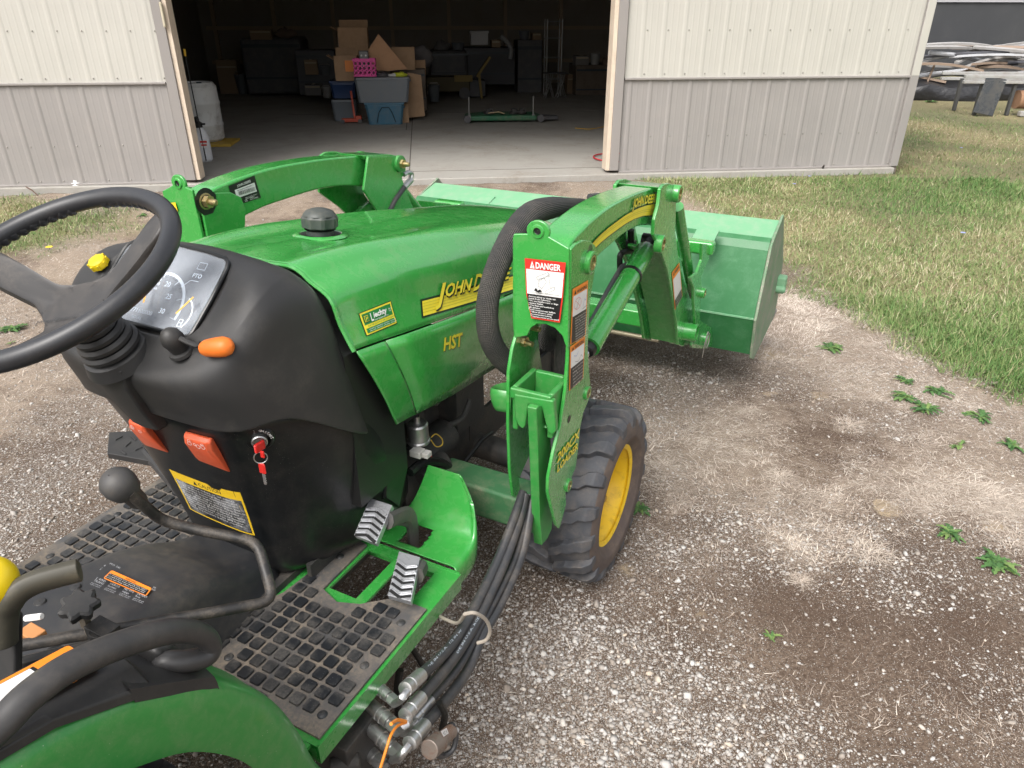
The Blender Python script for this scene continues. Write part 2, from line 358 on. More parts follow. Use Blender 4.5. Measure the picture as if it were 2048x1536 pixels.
def ground_mat():
    m=bpy.data.materials.new('dirt_and_gravel_ground'); t,b=nodes(m); b.inputs['Roughness'].default_value=.95
    b.inputs['Specular IOR Level'].default_value=.2
    at=t.nodes.new('ShaderNodeVertexColor'); at.layer_name='zone'; sp=t.nodes.new('ShaderNodeSeparateColor'); t.links.new(at.outputs[0],sp.inputs[0])
    a2=t.nodes.new('ShaderNodeVertexColor'); a2.layer_name='zone2'; s2=t.nodes.new('ShaderNodeSeparateColor'); t.links.new(a2.outputs[0],s2.inputs[0])
    tc=t.nodes.new('ShaderNodeTexCoord'); P=tc.outputs['Object']
    nf=_noise(t,90,6,.75,vec=P); nm=_noise(t,9,6,.7,vec=P); nz=_noise(t,330,3,.7,vec=P)
    dirt=_mix(t,_ramp(t,nf.outputs[0],.38,.64).outputs[0],(.085,.058,.042),(.275,.21,.158))
    dirt=_mix(t,_math(t,'MULTIPLY',sp.outputs[2],.75),dirt,(.088,.057,.040))
    straw=_mix(t,_ramp(t,_noise(t,170,7,.85,vec=P,dist=2.5).outputs[0],.40,.58).outputs[0],(.135,.10,.075),(.48,.39,.30))
    fs=_ramp(t,_math(t,'ADD',sp.outputs[1],_math(t,'MULTIPLY',_math(t,'SUBTRACT',nm.outputs[0],.5),1.6)),.3,.9).outputs[0]
    c=_mix(t,fs,dirt,straw)
    # fine gravel
    h=None
    for sc,th,k in ((75,.62,1),(160,.5,2),(300,.3,3)):
        v=t.nodes.new('ShaderNodeTexVoronoi'); v.inputs['Scale'].default_value=sc; t.links.new(P,v.inputs['Vector'])
        sep=t.nodes.new('ShaderNodeSeparateColor'); t.links.new(v.outputs['Color'],sep.inputs[0])
        shape=_ramp(t,v.outputs['Distance'],.30,.42,(1,1,1,1),(0,0,0,1)).outputs[0]
        pres=_math(t,'GREATER_THAN',_math(t,'ADD',sep.outputs[0],_math(t,'MULTIPLY',sp.outputs[0],.8)),th+.5)
        f=_math(t,'MULTIPLY',shape,pres)
        st=_mix(t,sep.outputs[1],(.27,.245,.22),(.62,.6,.57)); st=_mix(t,_math(t,'MULTIPLY',sep.outputs[2],.3),st,(.5,.38,.27))
        c=_mix(t,f,c,st)
        h=f if h is None else _math(t,'MAXIMUM',h,f)
    # soil under the lawn
    gr=_mix(t,_ramp(t,_noise(t,40,6,.8,vec=P).outputs[0],.3,.7).outputs[0],(.07,.075,.035),(.24,.225,.13))
    gr=_mix(t,_math(t,'MULTIPLY',s2.outputs[0],.75),gr,(.33,.27,.15))
    c=_mix(t,at.outputs['Alpha'] if False else s2.outputs[1],c,gr)
    sand=_ramp(t,_math(t,'ADD',s2.outputs[2],_math(t,'MULTIPLY',_math(t,'SUBTRACT',_noise(t,30,4,vec=P).outputs[0],.5),.5)),.4,.6).outputs[0]
    c=_mix(t,_math(t,'MULTIPLY',sand,.8),c,(.46,.36,.235))
    t.links.new(c,b.inputs['Base Color'])
    hh=_math(t,'ADD',_math(t,'MULTIPLY',h,.8),_math(t,'ADD',nf.outputs[0],_math(t,'MULTIPLY',nz.outputs[0],.3)))
    _bump(t,b,hh,.8,.012)
    return m
def axis(lo,hi,st,far):
    a=list(np.arange(lo,hi+st/2,st)); k=st
    p=hi
    while p<far: k*=1.25; p+=k; a.append(p)
    k=st; p=lo
    while p>-far: k*=1.25; p-=k; a.insert(0,p)
    return np.array(a)
gx=axis(-6,7,.05,500); gy=axis(.6,8.6,.045,500)
X,Y=np.meshgrid(gx,gy,indexing='ij'); G_,S_,D_,L_=zones(X,Y)
SAND=[(1530,705,.12,1),(1775,1015,.055,1.3),(1400,1230,.05,.5),(1540,785,.06,.7),(1640,790,.09,.6),(1990,1050,.06,.8),(1680,1010,.05,.6),(1400,1390,.04,.4),(1500,890,.08,.5),(1760,960,.07,.5),(1250,1140,.07,.6)]
SD=np.clip(blobs(X,Y,SAND),0,1)
Z=(fbm(X,Y,3,71)-.5)*.03+(fbm(X,Y,14,81,2)-.5)*.010
Z=np.where((Y>7.6)|(np.abs(X)>7),Z*.3,Z)
_b=X*WN[0]+Y*WN[1]-WD; _q=np.clip((_b+1.5)/1.2,0,1); Z=Z+.06*_q*_q*(3-2*_q)*((X*WW[0]+Y*WW[1])<6.5)*(_b<1.5)
# keep clear below the barn slab
bd=X*WN[0]+Y*WN[1]-WD; bs=X*WW[0]+Y*WW[1]
Z=np.where((bd>-.12)&(bs>-14.5)&(bs<6),-.05,Z)
nx_,ny_=X.shape; idx=np.arange(nx_*ny_).reshape(nx_,ny_)
fc=np.stack([idx[:-1,:-1],idx[1:,:-1],idx[1:,1:],idx[:-1,1:]],-1).reshape(-1,4)
yel=np.clip(fbm(X,Y,.9,91)*2.2-.6+.3*np.exp(-((X-4)**2+(Y-3.9)**2)/3),0,1)
gnd=fastmesh('ground',np.stack([X,Y,Z],-1).reshape(-1,3),fc,ground_mat(),smooth=True,
   attr={'zone':np.stack([G_,S_,D_],-1).reshape(-1,3),'zone2':np.stack([yel,L_,SD],-1).reshape(-1,3)})
gnd['kind']='structure'; gnd['label']='brown dirt and gravel yard ground with dry straw'
def rise(x,y):
    b_=x*WN[0]+y*WN[1]-WD; t_=np.clip((b_+1.5)/1.2,0,1); return .06*t_*t_*(3-2*t_)*((x*WW[0]+y*WW[1])<6.5)
def gh(x,y): 
    z=(fbm(x,y,3,71)-.5)*.03+(fbm(x,y,14,81,2)-.5)*.010
    return np.where((y>7.6)|(np.abs(x)>7),z*.3,z)+rise(x,y)
def visible(x,y,z=0.,m=380):
    d=np.stack([x,y,z-CH+0*x],-1); zz=d@_f; u=1024+FPX*d[...,0]/zz; v=768-FPX*(d@_u)/zz
    return (zz>.1)&(u>-m)&(u<2048+m)&(v>-m)&(v<1536+m)
def outside_barn(x,y,mg=.03):
    return ~((x*WN[0]+y*WN[1]-WD>-mg)&(x*WW[0]+y*WW[1]<5.72))
def attr_mat(name,ramp,rough=.7,trans=0,spec=.3):
    m=bpy.data.materials.new(name); t,b=nodes(m); a=t.nodes.new('ShaderNodeVertexColor'); a.layer_name='tint'
    s=t.nodes.new('ShaderNodeSeparateColor'); t.links.new(a.outputs[0],s.inputs[0])
    r=t.nodes.new('ShaderNodeValToRGB'); e=r.color_ramp.elements
    while len(e)<len(ramp): e.new(.5)
    for i,(p,c) in enumerate(ramp): e[i].position=p; e[i].color=(*c,1)
    t.links.new(s.outputs[0],r.inputs[0]); t.links.new(r.outputs[0],b.inputs['Base Color']); b.inputs['Roughness'].default_value=rough
    b.inputs['Specular IOR Level'].default_value=spec
    return m
def strips(x,y,z,az,lean,L,wd,curl,tint,seg=3):
    n=len(x); k=seg+1; t=np.linspace(0,1,k)
    up=np.sin(lean)[:,None]*t*L[:,None]; 
    # bend over with curl
    ang=lean[:,None]-curl[:,None]*t; hor=np.cumsum(np.cos(ang),1); ver=np.cumsum(np.sin(ang),1)
    hor=(hor-hor[:,:1])/seg*L[:,None]; ver=(ver-ver[:,:1])/seg*L[:,None]
    sway=(RNG.random(n)-.5)[:,None]*t*t*L[:,None]*.6
    dx,dy=np.cos(az)[:,None],np.sin(az)[:,None]
    cx=x[:,None]+hor*dx-sway*dy; cy=y[:,None]+hor*dy+sway*dx; cz=z[:,None]+np.maximum(ver,0)
    w=wd[:,None]*(1-t*.85)/2
    px,py=-dy,dx
    V=np.empty((n,k,2,3),dtype=np.float32)
    V[:,:,0,0]=cx+px*w; V[:,:,0,1]=cy+py*w; V[:,:,0,2]=cz
    V[:,:,1,0]=cx-px*w; V[:,:,1,1]=cy-py*w; V[:,:,1,2]=cz
    b=(np.arange(n)*k*2)[:,None]; q=[]
    for i in range(seg): q.append(np.stack([b[:,0]+2*i,b[:,0]+2*i+1,b[:,0]+2*i+3,b[:,0]+2*i+2],-1))
    F=np.stack(q,1).reshape(-1,4)
    A=np.repeat(tint,k*2,axis=0)[:,None]*np.ones((1,3))
    return V.reshape(-1,3),F,A
# lawn blades
def sample(n,x0,x1,y0,y1,p=1.0):
    # more samples close to the camera
    y=y0+(y1-y0)*RNG.random(n)**p; x=x0+(x1-x0)*RNG.random(n); return x,y
xs_,ys_=[],[]
for n,x0,x1,y0,y1 in ((150000,1.4,4.2,2.4,4.6),(170000,1.2,7.5,4.6,8.4),(110000,3,16,7.5,16),(45000,-6.5,-3,5.2,7.6)):
    x,y=sample(n,x0,x1,y0,y1); xs_.append(x); ys_.append(y)
x=np.concatenate(xs_); y=np.concatenate(ys_)
l=np.clip(lawn_d(x,y)*3+.25,0,1); far=np.clip(1-(y-13)/8,0.1,1)
patch=fbm(x,y,1.4,123); bare=np.clip(1-np.clip(fbm(x,y,.75,133)*3-1.75,0,1)*.75,.1,1)
k=(RNG.random(len(x))<l**1.3*(.5+.5*np.clip((patch-.3)*3,0,1))*bare)&visible(x,y)&outside_barn(x,y)&((np.hypot(x-9.6,y-15.5)>1.9)|(RNG.random(len(x))<.25))
x,y=x[k],y[k]; n=len(x)
dry=np.clip(fbm(x,y,.9,91)*2.2-.75+.3*np.exp(-((x-4)**2+(y-3.9)**2)/3),0,1)
green=.45*np.exp(-((x-6.2)**2/5+(y-8.0)**2/5))+.2*np.exp(-((x-2.6)**2/.6+(y-3.0)**2/.5))
tint=np.clip(RNG.random(n)**1.4*.5+dry*.45-green*.2+.03+(RNG.random(n)<.22)*.35,0,1)
near=np.clip((6-y)/4,0,1)
L=(.025+.055*RNG.random(n)**1.6)*(1+.35*near)*(1+green*.5)
V,F,A=strips(x,y,gh(x,y)-.004,RNG.random(n)*6.283,.6+RNG.random(n)*.9,L,(.0035+.003*RNG.random(n))*(1+.35*np.clip((y-6)/4,0,2)),RNG.random(n)*1.6,tint)
GRAMP=[(0,(.06,.15,.032)),(.3,(.12,.21,.056)),(.55,(.2,.25,.09)),(.78,(.38,.335,.19)),(1,(.54,.48,.34))]
gr=fastmesh('grass',V,F,attr_mat('lawn_blades',GRAMP,.6,spec=.35),attr={'tint':A})
tag(gr,'short patchy lawn grass, green and straw coloured','grass',kind='stuff')
# dry straw lying on the dirt
x,y=[],[]
for n,x0,x1,y0,y1 in ((260000,-.3,2.6,1.1,2.4),(330000,.0,3.6,2.2,4.8),(110000,-4.5,-.3,1.2,4.8),(70000,-5,2.6,4.5,8.1)):
    a,b=sample(n,x0,x1,y0,y1); x.append(a); y.append(b)
x=np.concatenate(x); y=np.concatenate(y)
g,s,d,l=zones(x,y); clump=fbm(x,y,7,201)
k=(RNG.random(len(x))<np.clip(.10+s*.95-.28*g-.12*d,0.04,1)*(.35+1.1*np.clip((clump-.35)*3,0,1)))&(l<.8)&visible(x,y)&outside_barn(x,y,.1); x,y=x[k],y[k]; n=len(x)
sN=s[k]
tint=np.clip(.25+.5*RNG.random(n)+.35*(fbm(x,y,3,211)-.5)+.2*sN-.2*d[k],0,1)
L=.008+.034*RNG.random(n)**2
az=fbm(x,y,1.7,221)*12+RNG.normal(size=n)*.9
bold=(RNG.random(n)<.05+.2*sN); L=np.where(bold,.015+.035*RNG.random(n),L); tint=np.where(bold,np.clip(tint+.25,0,1),tint*.85)
V,F,A=strips(x,y,gh(x,y)+.002,az,.05+RNG.random(n)*.35,L,np.where(bold,.0019,.0011)+.0009*RNG.random(n)+.0006*np.clip(y-3,0,3),RNG.random(n)*.8-.2,tint,seg=2)
# tufts of dead grass
tx=[];
for (u,v,r,m) in [(1740,1105,.07,200),(1590,1085,.04,160),(1730,690,.06,150),(1600,1160,.03,110),(1480,720,.05,120),(1990,1000,.09,200),(2040,1080,.08,150),(1880,960,.09,150),(1330,930,.05,150),(1500,820,.05,160),(1290,850,.05,120),(1560,950,.06,200),(1700,850,.07,200),(1230,1000,.04,90)]:
    cx,cy,_=gz(u,v); a=RNG.random(m)*6.283; q=RNG.random(m)*r*.5
    tx.append((cx+np.cos(a)*q*2,cy+np.sin(a)*q*2,a+RNG.normal(size=m)*.8,np.full(m,r)))
tx=[np.concatenate(k_) for k_ in zip(*tx)]; m=len(tx[0])
V2,F2,A2=strips(tx[0],tx[1],gh(tx[0],tx[1])+.002,tx[2]+RNG.normal(size=m)*.7,.08+RNG.random(m)*.4,.02+tx[3]*RNG.random(m)*1.1,.0014+.001*RNG.random(m),.2+RNG.random(m)*.5,.5+.35*RNG.random(m))
st=fastmesh('dry_straw',np.concatenate([V,V2]),np.concatenate([F,F2+len(V)]),attr_mat('dead_grass',[(0,(.09,.062,.047)),(.4,(.29,.225,.175)),(.75,(.56,.48,.40)),(1,(.74,.66,.57))],.8),attr={'tint':np.concatenate([A,A2])})
tag(st,'dead tan grass clippings lying over the brown dirt','straw',kind='stuff')
# loose stones
ico=bmesh.new(); bmesh.ops.create_icosphere(ico,subdivisions=1,radius=1); IV=np.array([v.co[:] for v in ico.verts]); IF=np.array([[v.index for v in f.verts] for f in ico.faces]); ico.free()
x,y=[],[]
for n,x0,x1,y0,y1 in ((95000,-1.2,2.4,.95,2.2),(90000,-1.5,3.2,2.1,3.8),(50000,-4,-.6,1.6,4.2),(30000,-4.5,3,3.8,8.0)):
    a,b=sample(n,x0,x1,y0,y1); x.append(a); y.append(b)
x=np.concatenate(x); y=np.concatenate(y); g,s,d,l=zones(x,y)
cl=fbm(x,y,9,301)
k=(RNG.random(len(x))<np.clip(g**1.4*.8+.05,0,1)*np.clip(.35+(cl-.35)*3,.12,1))&(l<.5)&visible(x,y)&outside_barn(x,y,.1); x,y,g=x[k],y[k],g[k]; n=len(x)
sz=.0015+.0048*RNG.random(n)**2.0+(RNG.random(n)<.08*g)*RNG.random(n)*.007
V=IV[None]*(1+.8*(RNG.random((n,12,1))-.5)); sc=np.stack([.8+.7*RNG.random(n),.7+.4*RNG.random(n),.45+.35*RNG.random(n)],-1)
V=V*sc[:,None]*sz[:,None,None]
a=RNG.random(n)*6.283; ca,sa=np.cos(a)[:,None],np.sin(a)[:,None]; b=(RNG.random(n)-.5)*1.0; cb,sb=np.cos(b)[:,None],np.sin(b)[:,None]
Vx,Vy,Vz=V[...,0],V[...,1],V[...,2]; Vx,Vz=Vx*cb-Vz*sb,Vx*sb+Vz*cb; Vx,Vy=Vx*ca-Vy*sa,Vx*sa+Vy*ca
V=np.stack([Vx+x[:,None],Vy+y[:,None],Vz+(gh(x,y)+sz*.25)[:,None]],-1).reshape(-1,3)
F=(IF[None]+(np.arange(n)*12)[:,None,None]).reshape(-1,3)
tint=np.clip(RNG.random(n),0,1)
so_=fastmesh('gravel',V,F,attr_mat('gravel_stone',[(0,(.22,.18,.145)),(.3,(.31,.275,.24)),(.65,(.40,.375,.35)),(.9,(.48,.46,.435)),(1,(.48,.40,.32))],.85),attr={'tint':np.repeat(tint,12)[:,None]*np.ones((1,3))})
tag(so_,'small pale grey gravel stones scattered on the dirt','gravel',kind='stuff')
# ---------- weeds ----------
LEAF=attr_mat('weed_leaf',[(0,(.04,.10,.03)),(.5,(.075,.16,.045)),(1,(.2,.26,.08))],.55)
def weed(u,v,r,n,label,group='green weeds on the bare dirt',yellow=0):
    x,y,_=gz(u,v); z=float(gh(np.array([x]),np.array([y]))[0]); V=[];F=[];A=[]
    for i in range(int(n*1.7)):
        az=random.random()*6.283; L=r*(.35+.7*random.random()); lift=.1+.6*random.random(); wd=L*random.uniform(.22,.36)
        q_=random.random()*6.283; rr_=r*.45*random.random(); base=Vector((math.cos(q_)*rr_,math.sin(q_)*rr_,.004)); d=Vector((math.cos(az),math.sin(az),0)); sd=Vector((-d.y,d.x,0)); o=len(V); K=8
        tt=min(1,max(0,random.random()*.8+yellow))
        for k in range(K+1):
            t=k/K; c=base+d*L*t+Vector((0,0,L*lift*(t-.9*t*t)+.002)); wv=wd*(math.sin(math.pi*min(1,t*.85+.1))**.8)*(.55+.75*(k%2))*.5
            V+= [tuple(c+sd*wv+Vector((0,0,wv*.4))),tuple(c),tuple(c-sd*wv+Vector((0,0,wv*.4)))]; A+=[tt]*3
            if k: q=o+3*k; F+=[(q-3,q-2,q+1,q),(q-2,q-1,q+2,q+1)]
    o=fastmesh('weed',np.array(V),np.array(F),LEAF,attr={'tint':np.array(A)[:,None]*np.ones((1,3))},smooth=True)
    o.location=(x,y,z); return tag(o,label,'weed',group)
weed(1662,698,.085,26,'low green weed on the dirt just right of the bucket')
weed(1810,762,.06,16,'green weed highest of the cluster near the lawn edge')
weed(1872,785,.075,18,'green weed right of the highest one in the cluster')
weed(1806,800,.065,20,'broad green weed left in the cluster, touching a lower one')
weed(1850,822,.07,22,'green weed low in the cluster, with a faint red stem')
weed(1960,836,.07,20,'lone green weed right of the cluster below the lawn edge')
weed(2018,892,.06,16,'green weed at the right edge of the photo above the straw')
weed(1898,1068,.05,24,'small bushy green weed in dry straw, right of the sandy spot')
weed(1992,1128,.065,34,'largest bushy green weed low at the right edge')
weed(1277,1018,.05,16,'small green weed growing behind the front tyre')
weed(1060+480,1277,.03,8,'tiny yellowish weed in the gravel below the tyre',yellow=.4)
weed(25,662,.09,20,'flat green weed on pale dirt left of the steering wheel')
weed(285,436,.07,12,'small green weed seen through the steering wheel')
weed(1915,893,.05,6,'thin yellow green weed shoot lying on straw',yellow=.4)
weed(25,690,.03,6,'tiny green sprout below the flat weed at the left',yellow=.3)
weed(1862,205,.18,16,'tall green weed at the foot of the scrap pile')
FLW=mat('chicory_petal',(.3,.33,.75),.6); FY=mat('dandelion_petal',(.9,.65,.02),.6)
def flower(u,v,m,label,r=.022,h=.07,grp='small blue flowers in the lawn'):
    x,y,_=gz(u,v); b=MB(); b.cyl((0,0,0),(0,0,h),.0015,6)
    b.build_=0
    for k in range(9):
        a=k*.698; d=Vector((math.cos(a),math.sin(a),.25)); s_=Vector((-d.y,d.x,0))*.35; c=Vector((0,0,h))
        b.add([c,c+d*r*.7+s_*r,c+d*r,c+d*r*.7-s_*r],[(0,1,2,3)],1)
    o=b.build('flower',[LEAF,m],None); o.location=(x,y,0); return tag(o,label,'flower',grp)
flower(1655,352,FLW,'blue flower highest up, close to the barn footing')
flower(1617,365,FLW,'blue flower left of the highest one by the barn')
flower(1586,381,FLW,'blue flower lowest of those near the barn footing')
flower(1920,306,FLW,'white blue flower far right in the bright grass')
flower(1921,482,FLW,'blue flower alone in the dry part of the lawn')
flower(102,507,FY,'single yellow dandelion beside the small lawn at left',r=.03,h=.05,grp='dandelion')
# ================= barn =================
CREAM=mat('cream_steel_siding',(.47,.455,.41),.4,dirt=(.45,.41,.35),amt=.12,dscale=6)
GREY=mat('grey_steel_siding',(.285,.268,.255),.4,dirt=(.34,.30,.27),amt=.2,dscale=5)
TRIM=mat('grey_steel_trim',(.27,.25,.235),.45)
WOODT=mat('pale_jamb_board',(.62,.52,.41),.7,dirt=(.3,.22,.15),amt=.25,dscale=8)
CONC=mat('barn_floor_concrete',(.34,.325,.295),.7,dirt=(.2,.17,.13),amt=.5,dscale=1.6,bump=.2,bscale=30,speck=((.12,.08,.05),4))
CONF=mat('footing_concrete',(.16,.14,.118),.9,dirt=(.17,.13,.10),amt=.8,dscale=7,bump=.5,bscale=40)
DARKW=mat('barn_inner_lining',(.30,.27,.23),.9,dirt=(.2,.16,.1),amt=.3,dscale=2)
barn=empty('barn',bworld((0,0,0)),'pole barn with cream over grey steel siding and a wide open doorway','barn',BANG)
SL,SR,SE,SW=-2.60,2.205,5.62,-14.0
def siding(s0,s1,z0,z1,m,name,d0=0.,ph=0,rd=-.007):
    # ribbed sheet: one trapezoid rib each .2286, two shallow ridges between
    b=MB(); P=.2286; k0=math.floor((s0-ph)/P)-1; prof=[]
    k=k0
    while ph+k*P<s1+P:
        c=ph+k*P
        prof+=[(c-.030,0),(c-.011,rd),(c+.011,rd),(c+.030,0),(c+.07,0),(c+.076,-.0010),(c+.086,-.0010),(c+.092,0),(c+.135,0),(c+.141,-.0010),(c+.151,-.0010),(c+.157,0)]
        k+=1
    prof=[(s,d) for s,d in prof if s0<s<s1]; prof=[(s0,0)]+prof+[(s1,0)]
    b.loft([[bw(s,d0+d,z0) for s,d in prof],[bw(s,d0+d,z1) for s,d in prof]],closed=False)
    o=b.build(name,m,barn,smooth=False,solid=.001); return o
PH=2.205+.07
for (s0,s1) in ((SW,SL),(SR,SE)):
    siding(s0,s1,.135,1.115,GREY,'lower_siding',0,PH); siding(s0,s1,1.13,3.75,CREAM,'upper_siding',.002,PH+.1,-.004)
siding(SL,SR,3.35,3.75,CREAM,'door_header_siding',.002,PH+.1)
b=MB()
for (s0,s1) in ((SW,SL),(SR,SE)):
    b.box(((s0+s1)/2,-.014,1.12),(s1-s0,.03,.022)); b.box(((s0+s1)/2,-.012,.13),(s1-s0,.028,.018))
b.build('seam_trim',TRIM,barn,bevel=.004)
SCR=mat('screw_head',(.35,.33,.3),.4,metal=.5)
b=MB()
for (s0,s1) in ((-5.2,SL),(SR,SE)):
    k=math.ceil((s0-PH)/.2286)
    while PH+k*.2286+.04<s1:
        s=PH+k*.2286+.045
        for z in (.165,.52,1.17,1.60,2.2): b.sphere((s+(.1 if z>1.12 else 0),-.003,z),.008,8,5,(1,.7,1))
        k+=1
b.build('siding_screws',SCR,barn)['kind']='stuff'
# corner trim at the far right end and door jambs
b=MB(); b.box((SE-.035,-.022,1.94),(.10,.03,3.62)); b.build('corner_trim',TRIM,barn,bevel=.004)
bpy.data.objects['corner_trim'].data.materials[0]=GREY
b=MB(); b.box((SE-.035,-.0235,2.44),(.094,.03,2.62)); b.build('upper_corner_trim',CREAM,barn,bevel=.004)
for s,sg in ((SL,1),(SR,-1)):
    b=MB(); b.box((s+sg*.062,-.015,1.9),(.100,.05,3.5)); b.build('jamb_trim',TRIM,barn,bevel=.006)
    b=MB(); b.box((s+sg*.135,.075,1.9),(.045,.19,3.5)); b.build('jamb_board',WOODT,barn,bevel=.003)
b=MB(); b.box((SL+.115,-.05,1.74),(.02,.03,.22)); b.cyl((SL+.118,-.06,1.64),(SL+.118,-.06,1.84),.012,10); b.build('door_hinge',mat('cream_hinge',(.5,.45,.33),.5),barn,bevel=.002)
b=MB(); b.box(((SL+SR)/2,.06,3.36),(SR-SL,.2,.1)); b.build('door_head_board',WOODT,barn)
# footing and slab
b=MB()
for s0,s1 in ((SW,SL+.1),(SR-.1,SE+.02)): b.box(((s0+s1)/2,.1,.03),(s1-s0,.24,.19))
b.build('footing',CONF,barn,bevel=.012)
b=MB(); b.box(((SW+SE)/2,6.46,.02),(SE-SW-.1,13.1,.2)); 
b.build('floor_slab',CONC,barn,bevel=.01)
b=MB()
b.box((-.20,2.9,.1205),(.012,5.9,.004)); b.box((-.29,5.2,.1206),(.012,2.6,.004)); b.box((1.5,6.2,.1205),(8,.01,.004)); b.box((-2,.35,.1205),(9.2,.008,.004))
b.build('floor_joint',mat('joint_dirt',(.09,.08,.07),.9),barn,smooth=False)
# hull: back, sides, ceiling, roof
b=MB()
b.box((-4.2,13.0,1.9),(19.8,.08,3.6)); b.box((SE-.08,6.55,1.9),(.05,12.9,3.56)); b.box((-5.6,6.55,1.9),(.08,12.9,3.56)); b.box((-4.2,6.5,3.66),(19.5,12.8,.06))
b.build('inner_lining',DARKW,barn,smooth=False)
b=MB(); b.box((-4.15,.10,1.94),(3.1,.05,3.55)); b.box((3.9,.10,1.94),(3.25,.05,3.55)); b.box((-.1,.1,3.5),(4.6,.05,.3))
b.build('wall_back_lining',DARKW,barn,smooth=False)
b=MB(); b.box((SE-.02,6.6,1.94),(.03,13.0,3.6)); b.build('end_wall',CREAM,barn,smooth=False)
b=MB(); b.prism([bw(SW-.3,-.45,3.78),bw(SW-.3,6.5,5.3),bw(SW-.3,13.4,3.78)],(SE-SW+.6,0,0)); b.build('roof',mat('roof_steel',(.3,.29,.28),.45),barn,smooth=False)
b=MB()
for s in (-5.0,-4.2): b.box((s,3.2 if s>-5 else 1.2,1.9),(.14,.14,3.5))
b.build('inner_post',mat('pale_inner_post',(.16,.155,.15),.8),barn)
b=MB(); b.box((-4.9,2.5,1.3),(.02,3.2,2.3)); b.build('inner_wall_panel',mat('grey_inner_panel',(.13,.12,.11),.8),barn)
b=MB(); b.box((-3.98,3.6,1.9),(.03,.03,3.5)); b.build('hanging_strip',mat('pale_strip',(.3,.3,.32),.6),barn)
BG='things stored inside the barn'
def rectbox(u0,v0,u1,v1,d,depth):   # pixel rectangle on the plane at depth d -> barn-local min/max
    a=barn_wallpx(u0,v0,d); c=barn_wallpx(u1,v1,d); s0,s1=sorted((a[0],c[0])); z0,z1=sorted((a[2],c[2])); return s0,s1,z0,z1
def bobj(o,label,cat,group=None):
    o.location=bworld((0,0,0)); o.rotation_euler=(0,0,BANG); return tag(o,label,cat,group)
def bemp(name,s,d,z,label,cat,group=None): return empty(name,bworld((s,d,z)),label,cat,BANG,group)
def tote(s0,s1,d,dep,z0,z1,body,lid,label,taper=.06,group='plastic storage totes in the barn',handle=False,lidh=.035):
    e=bemp('storage_tote',(s0+s1)/2,d+dep/2,z0,label,'tote',group); W=(s1-s0)/2; H=z1-z0; b=MB()
    rr=[]
    for k,(zz,f) in enumerate([(0,1-taper*2.2),(.03,1-taper*2),(H-.05,1-taper*.3),(H-.045,1),(H-.01,1)]):
        w_,d_=W*f,dep/2*f; c=.035
        rr.append([Vector(p+(zz,)) for p in [(-w_+c,-d_),(w_-c,-d_),(w_,-d_+c),(w_,d_-c),(w_-c,d_),(-w_+c,d_),(-w_,d_-c),(-w_,-d_+c)]])
    b.loft(rr,cap0=True,cap1=(lid is None)); b.build('tote_body',body,e,bevel=.006)
    if lid:
        b=MB(); b.box((0,0,H),(2*W+.02,dep+.02,lidh)); b.build('lid',lid,e,bevel=.01)
    for sg in (-1,1):
        b=MB(); b.box((sg*(W-.012),0,H-.07),(.05,.14,.03)); b.build('tote_handle',body,e,bevel=.008)
    if handle:
        b=MB(); b.tube([(-.13*W/.3,-dep/2-.0,.04),(-.09*W/.3,-dep/2-.012,H*.6),(-.04*W/.3,-dep/2-.012,H*.82),(.07*W/.3,-dep/2-.012,H*.82),(.11*W/.3,-dep/2-.012,H*.6),(.16*W/.3,-dep/2,.04)],.006,6); b.build('molded_rib',INK,e)
    return e
TB=mat('blue_tote_plastic',(.055,.16,.24),.4,dirt=(.25,.22,.18),amt=.25,dscale=8); TG=mat('grey_tote_plastic',(.16,.18,.2),.38,dirt=(.25,.22,.18),amt=.2); TN=mat('navy_tote_plastic',(.02,.045,.12),.4); TLID=mat('dark_lid',(.03,.04,.05),.4)
d=4.55
s0,s1,z0,z1=rectbox(733,250,807,207,d,.4); tote(s0,s1,d,.42,.12,z1,TB,TB,'blue lidded tote on the floor below the grey one',handle=True)
g0,g1,gz0,gz1=rectbox(712,203,819,153,d,.4); tote(g0,g1,d-.04,.5,z1+.02,gz1,TG,None,'large grey tote stacked on the blue tote',taper=.05)
topz=gz1
s0,s1,z0,z1b=rectbox(667,240,712,197,5.2,.4); tote(s0,s1,5.1,.4,.12,z1b,TG,None,'dark grey bin at the bottom of the left stack')
s0,s1,z0,z1c=rectbox(664,199,711,163,5.2,.4); tote(s0,s1,5.1,.42,z1b+.01,z1c,TN,TN,'navy blue bin stacked on the dark grey bin')
# pink crate
PK=mat('pink_crate_plastic',(.75,.06,.32),.45); s0,s1,z0,z1=rectbox(708,151,749,118,4.5,.3)
b=MB(); W=(s1-s0); H=z1-topz; dep=.26
def holed(b,c,ux,uz,w,h,th,nx,nz,r,n):
    # grid panel with round holes: each cell a square ring around an octagon
    c,ux,uz,n=Vector(c),Vector(ux),Vector(uz),Vector(n); cw,ch=w/nx,h/nz
    for i in range(nx):
        for j in range(nz):
            cc=c+ux*((i+.5)*cw-w/2)+uz*((j+.5)*ch); out=[];inn=[]
            for k in range(8):
                t=math.radians(22.5+45*k); inn.append(cc+ux*math.cos(t)*r+uz*math.sin(t)*r)
                x=max(-1,min(1,math.cos(t)*1.4142)); y=max(-1,min(1,math.sin(t)*1.4142)); out.append(cc+ux*x*cw/2+uz*y*ch/2)
            vs=out+inn; fs=[(k,(k+1)%8,8+(k+1)%8,8+k) for k in range(8)]
            b.add(vs,fs); b.add([q+n*th for q in vs],[f[::-1] for f in fs]); b.add(inn+[q+n*th for q in inn],[(k,(k+1)%8,8+(k+1)%8,8+k) for k in range(8)])
